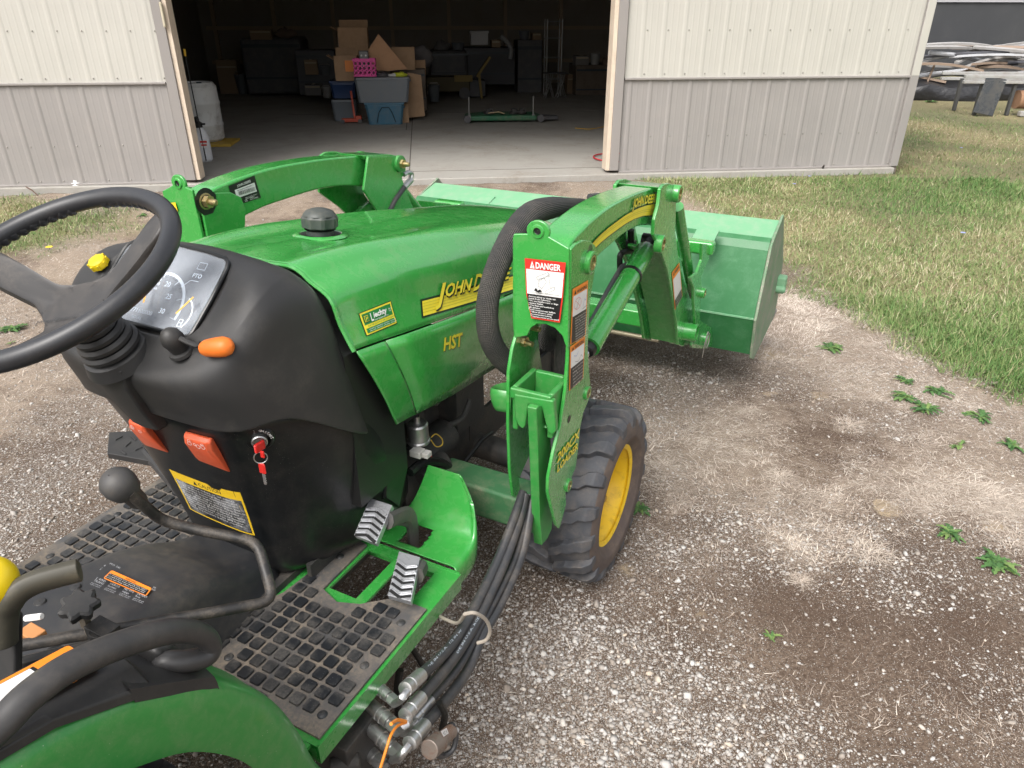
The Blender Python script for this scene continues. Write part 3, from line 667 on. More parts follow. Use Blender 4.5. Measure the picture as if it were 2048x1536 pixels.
holed(b,(0,-dep/2,.02),(1,0,0),(0,0,1),W,H*.78,.008,5,3,W/14,(0,1,0)); holed(b,(0,dep/2,.02),(1,0,0),(0,0,1),W,H*.78,-.008,5,3,W/14,(0,1,0))
holed(b,(-W/2,0,.02),(0,1,0),(0,0,1),dep,H*.78,.008,4,3,W/14,(1,0,0)); holed(b,(W/2,0,.02),(0,1,0),(0,0,1),dep,H*.78,-.008,4,3,W/14,(1,0,0))
for zz,hh in ((.01,.02),(H-.02,.04)):
    for sg in (-1,1): b.box((0,sg*dep/2,zz),(W+.016,.016,hh)); b.box((sg*W/2,0,zz),(.016,dep-.016,hh))
b.box((0,0,.006),(W-.02,dep-.02,.008))
o=b.build('pink_crate',PK,None,smooth=False); o.location=bworld(((s0+s1)/2,4.55+dep/2,topz+.004)); o.rotation_euler=(0,0,BANG); tag(o,'small pink plastic crate with round holes on the grey tote','crate')
# cardboard
CB=mat('cardboard',(.42,.27,.16),.85,dirt=(.2,.11,.05),amt=.3,dscale=8); CB2=mat('orange_cardboard',(.52,.3,.17),.85,dirt=(.25,.13,.07),amt=.3)
def cbox(u0,v0,u1,v1,d,dep,label,m=None,z0=None,flaps=True,group='cardboard boxes in the barn'):
    s0,s1,a0,a1=rectbox(u0,v1,u1,v0,d,dep); z=a0 if z0 is None else z0
    e=bemp('cardboard_box',(s0+s1)/2,d+dep/2,z,label,'box',group); W=s1-s0; H=a1-z; b=MB()
    b.box((0,-dep/2,H/2),(W,.006,H)); b.box((0,dep/2,H/2),(W,.006,H)); b.box((-W/2,0,H/2),(.006,dep-.006,H)); b.box((W/2,0,H/2),(.006,dep-.006,H)); b.box((0,0,.004),(W,dep,.006)); 
    b.build('carton',m or CB,e,smooth=False)
    if flaps:
        f=MB(); f.box((-W/2-.05,0,H-.03),(.16,dep,.005),Matrix.Rotation(.5,3,'Y')); f.box((0,dep/2+.03,H+.05),(W,.005,.14),Matrix.Rotation(-.4,3,'X')); f.build('box_flap',m or CB,e,smooth=False)
    return e
cbox(672,112,713,160,5.0,.35,'cardboard box with an orange printed patch, behind the pink crate',z0=z1c+.025)
s0,s1,z0,z1=rectbox(689,121,712,155,4.985,.1); D=Decal(bw(s0,0,z1),bw(s1,0,z1),bw(s1,0,z0),bw(s0,0,z0),n=(0,-1,0)); D.rect(.0,.35,.9,1,LORG); o=D.build('box_print',None); o.location=bworld((0,4.99,0)); o.rotation_euler=(0,0,BANG); 
_bx=[q for q in bpy.data.objects if q.name.startswith('cardboard_box')][-1]; bpy.context.view_layer.update(); o.parent=_bx; o.matrix_parent_inverse=_bx.matrix_world.inverted()
cbox(680,55,733,112,5.45,.35,'tall open cardboard box at the top of the left stack',z0=None)
cbox(785,95,828,140,5.5,.4,'brown cardboard box behind the slanted sheet',flaps=False)
cbox(800,120,850,150,5.9,.4,'lower brown box beside the grey cloth',flaps=False)
for k,(u0,v0,u1,v1,dd) in enumerate(()): pass
# support under the two floating boxes: a dark crate stack
def dark_box(u0,v0,u1,v1,d,dep,label,name='dark_crate',m=None,cat='crate',bev=.015,group=None):
    s0,s1,a0,a1=rectbox(u0,v1,u1,v0,d,dep); e=bemp(name,(s0+s1)/2,d+dep/2,a0,label,cat,group); W=s1-s0; H=a1-a0
    b=MB(); b.box((0,0,H/2),(W,dep,H)); b.build('body',m,e,bevel=bev)
    f=MB(); f.box((0,-dep/2-.006,H*.86),(W*.96,.012,H*.06)); f.box((0,-dep/2-.006,H*.3),(W*.96,.012,H*.04)); f.build('rail',TLID,e)
    return e
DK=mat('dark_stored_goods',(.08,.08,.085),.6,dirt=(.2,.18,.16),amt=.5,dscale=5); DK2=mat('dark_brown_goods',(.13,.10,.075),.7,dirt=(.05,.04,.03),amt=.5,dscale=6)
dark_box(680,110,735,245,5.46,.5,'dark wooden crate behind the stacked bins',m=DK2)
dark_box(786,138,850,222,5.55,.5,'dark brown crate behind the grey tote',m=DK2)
b=MB(); p=[barn_wallpx(*q,5.0) for q in ((737,98),(757,68),(815,138),(775,142),(740,140))]; b.prism([bw(*q) for q in p],(0,.012,0)); o=b.build('cardboard_sheet',CB2,None,smooth=False); bobj(o,'orange brown cardboard sheet with a pointed top, standing in the grey tote','cardboard')
b=MB(); p=[barn_wallpx(*q,5.05) for q in ((815,145),(842,150),(850,232),(812,236))]; b.prism([bw(*q) for q in p],(0,.02,0)); o=b.build('cardboard_sheet',CB,None,smooth=False); bobj(o,'brown cardboard sheet leaning upright right of the grey tote','cardboard')
b=MB(); s0,s1,z0,z1=rectbox(805,248,816,207,4.8,.1); b.box(((s0+s1)/2,4.8,(.12+z1)/2),(s1-s0,.02,z1-.12)); o=b.build('wood_board',CB,None); bobj(o,'narrow brown board behind the blue tote','board')
e=bemp('battery_charger',barn_wallpx(727,118,4.62)[0],4.75,topz+.25,'grey upright device with two round dials above the pink crate','device')
b=MB(); b.box((0,0,.0),(.15,.1,.26)); b.build('casing',mat('grey_device',(.2,.2,.2),.5),e,bevel=.02)
for sx in (-.035,.035):
    b=MB(); b.cyl((sx,-.05,.06),(sx,-.06,.06),.015,12); b.build('dial',WHT,e)
YG=mat('yellow_glove',(.6,.65,.05),.5)
for i,(u,v,m,lb) in enumerate([(800,142,YG,'yellow green rag lying in the grey tote'),(785,146,WHT,'small white cup in the grey tote'),(765,146,DK,'black tangle of straps in the grey tote'),(752,145,mat('teal_rag',(.02,.09,.1),.7),'dark teal rag in the grey tote by the pink crate')]):
    s,_,z=barn_wallpx(u,v,4.75); b=MB(); b.sphere((0,0,0),.05+.03*(i in(0,2)),12,8,(1.4,1,.6)); o=b.build('tote_contents',m,None)
    for vtx in o.data.vertices: vtx.co*=1+.25*math.sin(vtx.co.x*60+vtx.co.y*40)
    o.location=bworld((s,4.75,topz+.01)); tag(o,lb,'rag' if i!=1 else 'cup')
# red floor jack
e=bemp('floor_jack',barn_px(705,245)[0],4.85,.12,'orange red floor jack on the concrete left of the blue tote','jack')
RJ=mat('red_jack_paint',(.5,.07,.03),.45)
b=MB(); b.box((0,0,.05),(.34,.10,.06)); b.box((.12,0,.09),(.1,.1,.06)); b.build('jack_frame',RJ,e,bevel=.01)
b=MB(); b.beam((.05,0,.08),(.02,.1,.5),.03,.03); b.build('jack_handle',RJ,e)
for sx in(-.15,.14):
    b=MB(); b.cyl((sx,-.06,.035),(sx,.06,.035),.035,14); b.build('jack_wheel',DK,e)
# barrel, board, sprayer
BW_=mat('white_drum_plastic',(.62,.62,.6),.4,dirt=(.2,.17,.13),amt=.7,dscale=3,thr=(.5,.68))
bs,bdp,_=barn_px(410,288); zt=barn_wallpx(410,162,bdp+.3)[2]
e=bemp('plastic_drum',-3.14,2.85,.16,'white plastic drum with dirty base just inside the left jamb','drum'); H=zt-.16
b=MB(); b.lathe([(.001,0),(.25,0),(.285,.03),(.29,H*.25),(.298,H*.27),(.298,H*.3),(.29,H*.32),(.29,H*.62),(.298,H*.64),(.298,H*.67),(.29,H*.69),(.285,H*.93),(.26,H*.97),(.25,H),(.23,H),(.225,H-.02),(.001,H-.02)],(0,0,0),(0,0,1),40); b.build('drum_body',BW_,e)
b=MB(); b.cyl((.1,-.1,H-.02),(.1,-.1,H+.01),.035,16); b.build('bung_cap',TLID,e)
b=MB(); b.box((-3.0,2.75,.14),(.62,.6,.035)); o=b.build('yellow_board',mat('yellow_board_paint',(.5,.33,.05),.6),None,bevel=.005); bobj(o,'yellow board on the floor under the white drum','board')
e=bemp('pump_sprayer',-2.76,1.35,.12,'white pump sprayer jug with black cap behind the left jamb','sprayer')
b=MB(); b.lathe([(.001,0),(.09,0),(.105,.02),(.105,.28),(.08,.36),(.05,.4),(.045,.42)],(0,0,0),(0,0,1),28); b.build('jug',mat('white_jug',(.65,.66,.68),.35,dirt=(.3,.25,.2),amt=.4),e)
b=MB(); b.lathe([(.055,.40),(.055,.45),(.03,.47),(.025,.52),(.001,.53)],(0,0,0),(0,0,1),20); b.box((.06,-.02,.44),(.07,.03,.02)); b.build('pump_cap',INK,e)
D=Decal(bw(.02,-.106,.26),bw(.10,-.10,.26),bw(.10,-.10,.17),bw(.02,-.106,.17),n=(0,-1,0)); D.rect(0,.0,1,1,WHT); D.rect(0,.7,1,.95,LRED); D.rect(.1,.3,.9,.5,LRED); D.build('jug_label',e)
a=barn_wallpx(396,262,1.25); c=barn_wallpx(368,98,1.25)
e=bemp('spray_wand',a[0],1.25,.12,'thin black spray wand with yellow tip leaning by the left jamb','wand')
q=Vector((c[0]-a[0],0,c[2]-.12)); b=MB(); b.cyl((.03,0,.02),q*.94,.007,8); b.build('wand_tube',INK,e); b=MB(); b.cyl(q*.94,q,.014,10); b.build('wand_tip',mat('yellow_tip',(.7,.42,.03),.5),e)
# mower deck
e=bemp('mower_deck',barn_px(1010,247)[0],4.7,.12,'dusty green mower deck lying on the barn floor','mower deck'); GD=mat('deck_paint',(.02,.13,.06),.5,dirt=(.2,.18,.13),amt=.6,dscale=6)
b=MB(); b.prism([Vector(p+(.03,)) for p in [(-.68,-.12),(.55,-.14),(.66,.0),(.6,.35),(.2,.5),(-.3,.5),(-.66,.3)]],(0,0,.09)); b.build('deck_shell',GD,e,bevel=.03)
b=MB(); b.prism([Vector(p+(.03,)) for p in [(.62,-.1),(.95,-.04),(.95,.12),(.62,.28)]],(0,0,.06)); b.build('discharge_chute',DK,e,bevel=.015)
for sx in (-.6,.5): 
    b=MB(); b.cyl((sx,-.1,.05),(sx,-.1,.42),.012,8); b.box((sx,-.1,.08),(.05,.05,.1)); b.build('lift_post',mat('grey_rod',(.2,.2,.19),.5),e)
for sx in (-.25,.2,.32): 
    b=MB(); b.lathe([(.09,.12),(.09,.15),(.05,.16),(.05,.2),(.001,.21)],(sx,.12,0),(0,0,1),18); b.box((sx,-.05,.17),(.12,.02,.02)); b.box((sx,-.05,.21),(.09,.012,.012)); b.build('spindle',IRON,e)
b=MB(); b.tube([(-.28,-.12,.16),(-.1,-.14,.18),(.0,-.13,.15)],.008,6); b.build('belt_cover_edge',mat('tan_rod',(.45,.35,.2),.6),e)
for sx in (-.64,.62):
    b=MB(); b.cyl((sx,-.2,.07),(sx,-.12,.07),.06,16); b.build('gauge_wheel',DK,e)
# wall framing and clutter along the back
for k in range(8):
    b=MB(); s=-5.2+k*1.5; b.box((s,12.9,1.9),(.09,.12,3.5)); b.build('wall_post',mat('framing_lumber',(.42,.33,.24),.8),barn)
for k,z in enumerate((.7,1.5,2.3,3.1)):
    b=MB(); b.box((.2,12.82,z),(11.2,.04,.09)); b.build('wall_girt',mat('framing_lumber',(.42,.33,.24),.8),barn)
CL=[(610,120,632,150,8.3,'box','taped brown carton on the shelf load'),(636,132,660,152,8.3,'tub','pale tub beside the taped carton on the shelf load'),(500,60,540,80,9.8,'box','flat brown carton on the black machine'),
 (548,56,585,78,9.8,'sack','grey sack slumped on the black machine'),(870,82,900,104,9.6,'sack','dark sack on the covered chest'),(904,86,930,104,9.6,'tub','grey tub right of the sack on the covered chest'),
 (984,80,1002,100,9.8,'box','small dark carton right of the white lidded box'),(1040,62,1062,82,10.2,'tub','grey tub on the tall cupboard'),(1066,66,1084,82,10.2,'box','little carton on the tall cupboard, right side'),
 (1152,112,1180,132,9.3,'box','carton on the workbench nearest the steel rack'),(1184,108,1206,132,9.3,'tub','pale pail on the middle of the workbench'),(1208,116,1228,134,9.3,'sack','small sack at the right end of the workbench'),
 (440,120,470,190,10.6,'box','tall carton at the far left back of the barn'),(470,150,492,190,10.4,'tub','dark pail between the tall carton and the black machine'),(1135,150,1150,195,9.6,'box','narrow carton standing between rack and workbench'),
 (610,170,640,192,8.0,'box','low carton on the floor below the shelf load'),(642,176,660,198,7.6,'tub','pail on the floor left of the dark grey bin'),(858,172,880,206,7.4,'tub','dark bucket on the floor right of the leaning cardboard')]
CM={'box':[mat('dim_carton',(.26,.18,.11),.85),mat('grey_carton',(.17,.16,.15),.85)],'tub':[mat('pale_pail',(.3,.3,.29),.5),mat('grey_pail',(.12,.13,.14),.5)],'sack':[mat('grey_sack',(.16,.15,.14),.9),mat('brown_sack',(.17,.12,.09),.9)]}
for i,(u0,v0,u1,v1,dd,kd,lb) in enumerate(CL):
    s0,s1,a0,a1=rectbox(u0,v1,u1,v0,dd,.3); W=s1-s0; H=a1-a0; e=bemp({'box':'carton','tub':'pail','sack':'sack'}[kd],(s0+s1)/2,dd+.25,a0,lb,{'box':'box','tub':'pail','sack':'sack'}[kd]); m=CM[kd][i%2]; b=MB()
    if kd=='box': b.box((0,0,H/2),(W,.35,H)); b.build('body',m,e,bevel=.01); b=MB(); b.box((0,-.178,H*.8),(W*.9,.004,.03)); b.box((0,0,H+.002),(.05,.35,.004)); b.build('tape',mat('carton_tape',(.4,.33,.22),.4),e)
    elif kd=='tub': b.lathe([(.001,0),(W*.38,0),(W*.5,H*.95),(W*.54,H*.96),(W*.54,H),(W*.47,H),(W*.36,.03),(.001,.03)],(0,0,0),(0,0,1),20); b.build('body',m,e); b=MB(); b.tube([(-W*.5,0,H*.9),(-W*.3,-.1,H*1.15),(W*.3,-.1,H*1.15),(W*.5,0,H*.9)],.006,6); b.build('bail',SCR,e)
    else: b.sphere((0,0,H*.45),1,16,10,(W*.55,.18,H*.5)); o=b.build('body',m,e); [setattr(q,'co',q.co*(1+.12*math.sin(q.co.x*25+q.co.z*18))) for q in o.data.vertices]; b=MB(); b.cyl((0,0,H*.85),(.03,0,H*1.05),.03,8,r2=.05); b.build('tied_neck',m,e)
# hoses and cords
def cordobj(name,pts,r,m,label,cat):
    b=MB(); b.tube(cr([bw(*p) for p in pts],8),r,8); o=b.build(name,m,None); return bobj(o,label,cat)
c=barn_px(1216,310); RC=mat('red_hose_rubber',(.45,.02,.03),.5)
ang=[math.radians(a) for a in range(40,420,25)]
cordobj('air_hose',[(2.42+.30*math.cos(t),.9+.32*math.sin(t),.135+.01*i/16) for i,t in enumerate(ang)],.009,RC,'red air hose coiled on the floor behind the right jamb','hose')
YC=mat('yellow_cord_jacket',(.6,.36,.03),.5)
p=[barn_px(*q,.13) for q in ((1150,256),(1178,258),(1200,255),(1222,250),(1260,235))]; cordobj('extension_cord',p,.006,YC,'yellow extension cord on the floor at the right of the doorway','cord')
p=[barn_px(*q,.13) for q in ((1245,275),(1222,264),(1208,268),(1218,270),(1240,268))]; cordobj('extension_cord',p,.006,YC,'short yellow cord loop nearer than the long yellow cord','cord')
# deep dark goods
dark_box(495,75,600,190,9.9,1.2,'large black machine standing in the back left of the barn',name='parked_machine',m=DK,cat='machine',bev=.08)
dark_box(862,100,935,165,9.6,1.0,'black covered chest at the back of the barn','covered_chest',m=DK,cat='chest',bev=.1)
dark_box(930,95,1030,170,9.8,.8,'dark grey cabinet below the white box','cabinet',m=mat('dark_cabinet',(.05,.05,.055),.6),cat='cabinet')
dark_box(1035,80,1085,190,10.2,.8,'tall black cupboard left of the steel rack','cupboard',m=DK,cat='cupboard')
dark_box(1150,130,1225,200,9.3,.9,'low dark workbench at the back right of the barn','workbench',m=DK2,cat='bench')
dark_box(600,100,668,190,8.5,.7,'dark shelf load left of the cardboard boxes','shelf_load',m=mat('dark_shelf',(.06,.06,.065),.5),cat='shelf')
s0,s1,z0,z1=rectbox(942,90,976,64,9.8,.4); e=bemp('white_box',(s0+s1)/2,10,z0,'white lidded box on the dark cabinet','box'); b=MB(); b.box((0,0,(z1-z0)/2),(s1-s0,.4,z1-z0)); b.build('carton',mat('white_carton',(.5,.5,.5),.7),e,bevel=.01); b=MB(); b.box((0,0,z1-z0),(s1-s0+.03,.43,.05)); b.build('lid',mat('white_carton',(.5,.5,.5),.7),e,bevel=.01)
b=MB(); p=[barn_wallpx(*q,9.6) for q in ((1002,72),(1012,82),(1022,98),(1020,118))]; b.tube(cr([bw(*q) for q in p],6),.05,10); o=b.build('white_pipe',mat('white_duct',(.28,.28,.28),.6),None); bobj(o,'bent pale duct pipe beside the tall cupboard','pipe')
e=bemp('steel_rack',barn_wallpx(1108,130,9.3)[0],9.3,.12,'tall chrome wire rack at the back right','rack'); CH_=mat('chrome_tube',(.4,.4,.4),.3,metal=.8)
h=barn_wallpx(1108,38,9.3)[2]-.12
for sx in (-.17,.17):
    for sy in (0,.35):
        b=MB(); b.cyl((sx,sy,0),(sx,sy,h),.014,8); b.build('rack_post',CH_,e)
for zz in (.35,.8,1.2,h-.05):
    b=MB(); b.tube([(-.17,0,zz),(.17,0,zz),(.17,.35,zz),(-.17,.35,zz)],.012,6,closed=True); 
    for k in range(5): b.cyl((-.13+k*.065,0,zz),(-.13+k*.065,.35,zz),.006,6)
    b.build('rack_shelf',CH_,e)
for k,(u,lab) in enumerate(((1100,'chrome folding stool frame under the wire rack, left one'),(1124,'chrome folding stool frame under the wire rack, right one'))):
    s,_,_=barn_wallpx(u,190,8.7); e=bemp('stool_frame',s,8.7,.12,lab,'stool')
    for a,c in (((-.1,0,0),(.06,0,.5)),((.1,0,0),(-.06,0,.5)),((-.1,.25,0),(.06,.25,.5)),((.1,.25,0),(-.06,.25,.5))):
        b=MB(); b.cyl(a,c,.011,6); b.build('leg',CH_,e)
    b=MB(); b.box((0,.12,.51),(.26,.3,.03)); b.build('seat',DK,e,bevel=.01)
e=bemp('yellow_implement',barn_wallpx(950,190,8.8)[0],8.8,.12,'black and yellow implement with a slanted yellow arm','implement'); YI=mat('dull_yellow_paint',(.22,.15,.03),.6)
b=MB(); b.beam((.05,0,.45),(.35,0,.85),.12,.05); b.build('yellow_arm',YI,e); b=MB(); b.beam((.15,0,.0),(.1,0,.5),.12,.05); b.box((-.25,0,.42),(.4,.08,.13)); b.build('yellow_blade',YI,e); b=MB(); b.box((-.05,.3,.2),(.6,.4,.35)); b.build('implement_body',DK,e,bevel=.03)
e=bemp('low_yellow_cart',barn_wallpx(897,188,9.0)[0],9.1,.12,'low dull yellow cart in front of the black covered chest','cart')
b=MB(); b.box((0,0,.3),(.95,.6,.3)); b.build('cart_box',mat('dark_yellow',(.10,.08,.04),.7),e,bevel=.02)
for sx in(-.35,.35):
    b=MB(); b.cyl((sx,-.34,.12),(sx,-.28,.12),.12,16); b.build('cart_wheel',DK,e)
b=MB(); p=Vector(barn_wallpx(842,115,6.4)); b.sphere(p,.2,18,12,(1.1,.9,1)); o=b.build('grey_cloth',mat('grey_cloth_fabric',(.13,.12,.12),.9),None)
for vtx in o.data.vertices: vtx.co+=Vector((1,1,1))*.02*math.sin(vtx.co.x*30)*math.cos(vtx.co.z*25)
bobj(o,'crumpled grey cloth over the boxes beside the slanted cardboard','cloth')
# at the barn foot outside
e=empty('pipe_cap',gz(160,392,.0),'white plastic pipe cleanout with ribbed cap at the foot of the left wall','pipe cap')
PV=mat('white_pvc',(.75,.75,.74),.4); 
b=MB(); b.lathe([(.045,0),(.045,.09),(.056,.09),(.056,.12),(.05,.125),(.05,.13)],(0,0,0),(0,0,1),24); b.build('pipe',PV,e)
b=MB(); b.lathe([(.05,.128),(.05,.142),(.03,.145),(.03,.17),(.001,.17)],(0,0,0),(0,0,1),12); b.build('cap',PV,e)
b=MB(); a=gz(90,405); c=gz(52,374,.13); b.tube(cr([a,((a[0]*.4+c[0]*.6),(a[1]*.4+c[1]*.6),.1),c],5),.006,6); o=b.build('bent_rod',mat('rusty_rod',(.12,.07,.05),.8),None); tag(o,'thin dark rod leaning on the footing of the left wall','rod')
b=MB(); a=gz(1638,352); c=_hit(1648,331,WN,WD-.08); b.tube([a,tuple(c)],.012,8); o=b.build('footing_stake',mat('dark_stake',(.05,.04,.035),.8),None); tag(o,'short dark stake leaning on the footing of the right wall','stake')
# ================= far right yard =================
e=empty('long_trailer',(15.2,21.5,0),'long smooth dark grey box trailer behind the scrap pile','trailer',math.radians(4))
TRL=mat('dark_trailer_skin',(.05,.052,.057),.42,dirt=(.12,.12,.12),amt=.2,dscale=1)
b=MB(); b.box((3,1.2,1.25),(17,2.4,1.75)); b.build('trailer_box',TRL,e,bevel=.06)
b=MB(); b.box((3,-.02,2.13),(17,.06,.05)); b.build('top_rail',mat('light_rail',(.4,.4,.42),.4),e)
for sx in (5,6.2):
    b=MB(); b.lathe([(.2,-.1),(.42,-.1),(.45,0),(.42,.12),(.2,.12)],(sx,.2,.45),(0,1,0),28,closed=True); b.build('wheel',DK,e)
PL=[mat('grey_weathered_board',(.34,.33,.32),.7,dirt=(.2,.18,.15),amt=.5),mat('brown_board',(.27,.2,.15),.8),mat('white_vinyl_strip',(.40,.41,.43),.5,dirt=(.2,.18,.15),amt=.5),mat('dark_strip',(.08,.08,.09),.5)]
R_=random.Random(4); NM=['grey board','brown board','white strip','dark strip']
rows=['bottom','lower','middle','upper','top']
for i in range(48):
    row=min(4,i//10); k=i-10*row; z=.42+.15*row+.09*R_.random(); x=9.9+k*.45+R_.random()*.4+row*.12; y=18.3+R_.random()*.9; mi_=R_.choice([0,0,1,1,0,2,2,3]); L_b=R_.uniform(.9,2.8)
    b=MB(); curve=.12*R_.random(); w_=R_.uniform(.05,.18)
    if mi_==2 and R_.random()<.6: b.tube([Vector((-L_b/2+L_b*t/6,0,curve*math.sin(t/6*math.pi))) for t in range(7)],.05,8)
    else: b.loft([[Vector((-L_b/2+L_b*t/6,sy*w_/2,curve*math.sin(t/6*math.pi)+sz_*.025)) for sy,sz_ in((-1,-1),(1,-1),(1,1),(-1,1))] for t in range(7)],cap0=True,cap1=True)
    o=b.build('scrap_board',PL[mi_],None); o.location=(x,y,z); o.rotation_euler=(R_.uniform(-.4,.4),R_.uniform(-.16,.16),R_.uniform(-.6,.6))
    tag(o,f"{['weathered grey','brown wooden','pale white','black'][mi_]} {'strip' if mi_>1 else 'board'}, {['first','second','third','fourth','fifth','sixth','seventh','eighth','ninth','tenth'][k]} from the left in the {rows[row]} layer of the scrap pile",'board','loose boards of the scrap pile')
b=MB(); b.loft([[Vector((x,y,z)) for x,y,z in ((9.3,17.9+.1*math.sin(k),0),(9.3,17.9,.25+.05*math.sin(k*2)),(9.3,18.9,.38),(9.3,19.6,0))] for k in range(1)]+[[Vector((9.3+k*.5,17.75+.12*math.sin(k*1.7),0)),Vector((9.3+k*.5,17.95+.05*math.sin(k),.3+.05*math.sin(k*2.1))),Vector((9.3+k*.5,18.9,.4)),Vector((9.3+k*.5,19.6,0))] for k in range(1,13)],closed=False,cap0=False)
o=b.build('black_sheeting',mat('black_plastic_film',(.02,.02,.022),.3,bump=.6,bscale=6,bdist=.05),None,solid=.004); tag(o,'rumpled black plastic sheeting under the scrap pile','sheeting')
b=MB(); a=gz(1842,196); c=Vector(gz(1846,196))+Vector((.08,0,.75)); b.tube([a,tuple(c)],.025,6); o=b.build('leaning_stick',PL[1],None); tag(o,'brown stick leaning on the near end of the scrap pile','stick')
# flat frame with roller
fx,fy,_=gz(1990,236); e=empty('metal_carrier',(fx+.3,fy+.3,0),'rusty frame with a brown roller in front of the scrap pile','frame',math.radians(-3))
FR=mat('pale_frame_metal',(.36,.36,.35),.5,dirt=(.2,.14,.1),amt=.5); RST=mat('rusty_roller',(.3,.17,.1),.8,dirt=(.12,.06,.03),amt=.6)
for z in (.62,.72):
    b=MB(); b.box((.9,0,z),(3.6,.08,.06)); b.box((.9,.9,z),(3.6,.08,.06)); b.build('top_rail',FR,e,bevel=.01)
b=MB(); b.cyl((.25,.1,.30),(2.6,.1,.30),.17,24); b.build('roller',RST,e)
b=MB(); b.box((1.3,-.12,.06),(2.1,.12,.1)); b.build('skid',FR,e,bevel=.02)
for sx in (-.5,.12,2.2):
    for sy in (.05,.85):
      b=MB(); b.box((sx,sy,.32),(.06,.08,.62)); b.build('upright',mat('dark_frame_metal',(.06,.06,.06),.5),e,bevel=.01)
b=MB(); b.beam((-.42,-.1,.04),(-.30,-.02,.70),.40,.03,up=(0,1,0)); b.build('side_plate',mat('dark_glossy_plate',(.05,.055,.06),.25,dirt=(.15,.13,.1),amt=.5),e,bevel=.01)
b=MB(); b.beam((1.2,.3,.85),(2.8,.5,1.25),.05,.1); b.build('tilted_plank',mat('tan_plank',(.42,.32,.2),.8),e)
# distant tree belt beyond, seen only from beside the barn
# ================= tractor =================
_tb=A0*FW+B0*RT
TR=empty('tractor',(float(_tb[0]),float(_tb[1]),0),'small green utility tractor with front loader and bucket on the gravel','tractor',-ALPHA)
def Tm(L): return [T(p) for p in L]
def b2(name,m,mb,parent=TR,**k): return mb.build(name,m,parent,**k)
def X(w,a,z): return Vector((w,a-A0,z))          # w measured from the centre line
# ---------- hood ----------
HS=[ # a, zc, crease(w,z), side mid(w,z), split(w,z), low(w,z)
 (1.115,1.224,.188,1.216,.288,1.105,.318,1.048,.322,.80),
 (1.20,1.220,.190,1.218,.290,1.100,.320,1.036,.322,.79),
 (1.35,1.204,.196,1.208,.294,1.080,.322,1.012,.322,.765),
 (1.55,1.182,.202,1.182,.296,1.045,.322,.982,.318,.735),
 (1.80,1.158,.206,1.148,.292,.995,.318,.945,.308,.69),
 (2.05,1.125,.204,1.105,.282,.955,.310,.910,.30,.665),
 (2.30,1.085,.196,1.055,.272,.91,.300,.875,.29,.655),
 (2.50,1.03,.178,1.0,.25,.87,.280,.84,.27,.65),
 (2.60,.94,.150,.92,.22,.83,.24,.80,.23,.64),
 (2.63,.82,.12,.81,.18,.77,.2,.75,.19,.63)]
def hood_prof(h):
    a,zc,cw,cz,sw,sz,pw,pz_,lw,lz=h
    half=[(0,zc),(cw*.5,zc-.004),(cw*.86,cz+.006),(cw+.006,cz-.004),(cw+.03,cz-.022),(sw-.02,(sz+cz)/2+.003),(sw,sz),(pw,pz_)]
    return [X(w,a,z) for w,z in half]
def dense(rows,na=5,nb=5):
    R1=[cr(r,nb) for r in rows]; cols=list(zip(*R1)); C=[cr(c,na) for c in cols]; return [list(r) for r in zip(*C)]
half=[hood_prof(h) for h in HS]
g=dense(half,5,4)
full=[[Vector((-p.x,p.y,p.z)) for p in r[::-1]][:-1]+r for r in g]
# cap recess: a shallow dish round the fuel cap
CAPC=X(0,1.405,1.19)
b=MB(); b.loft(full,closed=False)
hood=b2('hood',GREEN,b,ang=60,solid=.004)
# rear rim lip of the hood
b=MB(); b.tube([p+Vector((0,0,-.004)) for p in full[0]],.0055,6); b2('hood_rear_lip',GREEN,b)
def side_panel(sg,a0,a1,name,tilt0=0,tilt1=0):
    rows=[]
    for i in range(15):
        t=i/14; a=a0+(a1-a0)*t
        def L_(k): return float(np.interp(a,[h[0] for h in HS],[h[k] for h in HS]))
        pw,pz_,lw,lz=L_(6),L_(7),L_(8),L_(9)
        r=[]
        for j in range(9):
            u=j/8; sh=tilt0*(1-t)*u+tilt1*t*u
            aa=a+sh; z=pz_-.004+(lz-pz_)*u
            w=pw+.004+.010*math.sin(math.pi*u)+(lw-pw)*u - (.02*max(0,u-.75)*4*max(0,min(1,(a-1.45)/.3)))
            r.append(Vector((sg*w,aa-A0,z)))
        rows.append(r)
    b=MB(); b.loft(rows,closed=False); return b2(name,GREEN,b,solid=.005,ang=60)
for sg in (1,-1):
    side_panel(sg,1.12,1.222,'rear_side_panel',.115,.10); side_panel(sg,1.226,2.58,'side_panel',.10,0)
b=MB(); b.loft([[X(w*.9,2.58,z) for w,z in ((-.19,.66),(.19,.66),(.17,.9),(-.17,.9))]],cap0=True); b.prism([X(-.19,2.54,.64),X(.19,2.54,.64),X(.18,2.57,.84),X(-.18,2.57,.84)],(0,.03,0)); b2('grille',BLK,b,bevel=.01)
def make_snap(objs):
    bpy.context.view_layer.update(); dg=bpy.context.evaluated_depsgraph_get(); V=[];Fs=[]
    for o in objs:
        e=o.evaluated_get(dg); me=e.to_mesh(); off=len(V); V+=[v.co.copy() for v in me.vertices]; Fs+=[[i+off for i in p.vertices] for p in me.polygons]; e.to_mesh_clear()
    bv=BVHTree.FromPolygons(V,Fs)
    def snap(p,dirn=None):
        # cast inwards along -x from outside
        q=Vector((p.x+.2,p.y,p.z)); h=bv.ray_cast(q,Vector((-1,0,0)),.6)
        if h[0] is None: 
            h=bv.find_nearest(p)
            if h[0] is None: return None
        n=h[1] if h[1].x>0 else -h[1]; return h[0],n
    return snap,bv
panels=[o for o in bpy.data.objects if o.name.startswith(('side_panel','rear_side_panel'))]
snap,bvh=make_snap([hood]+panels)
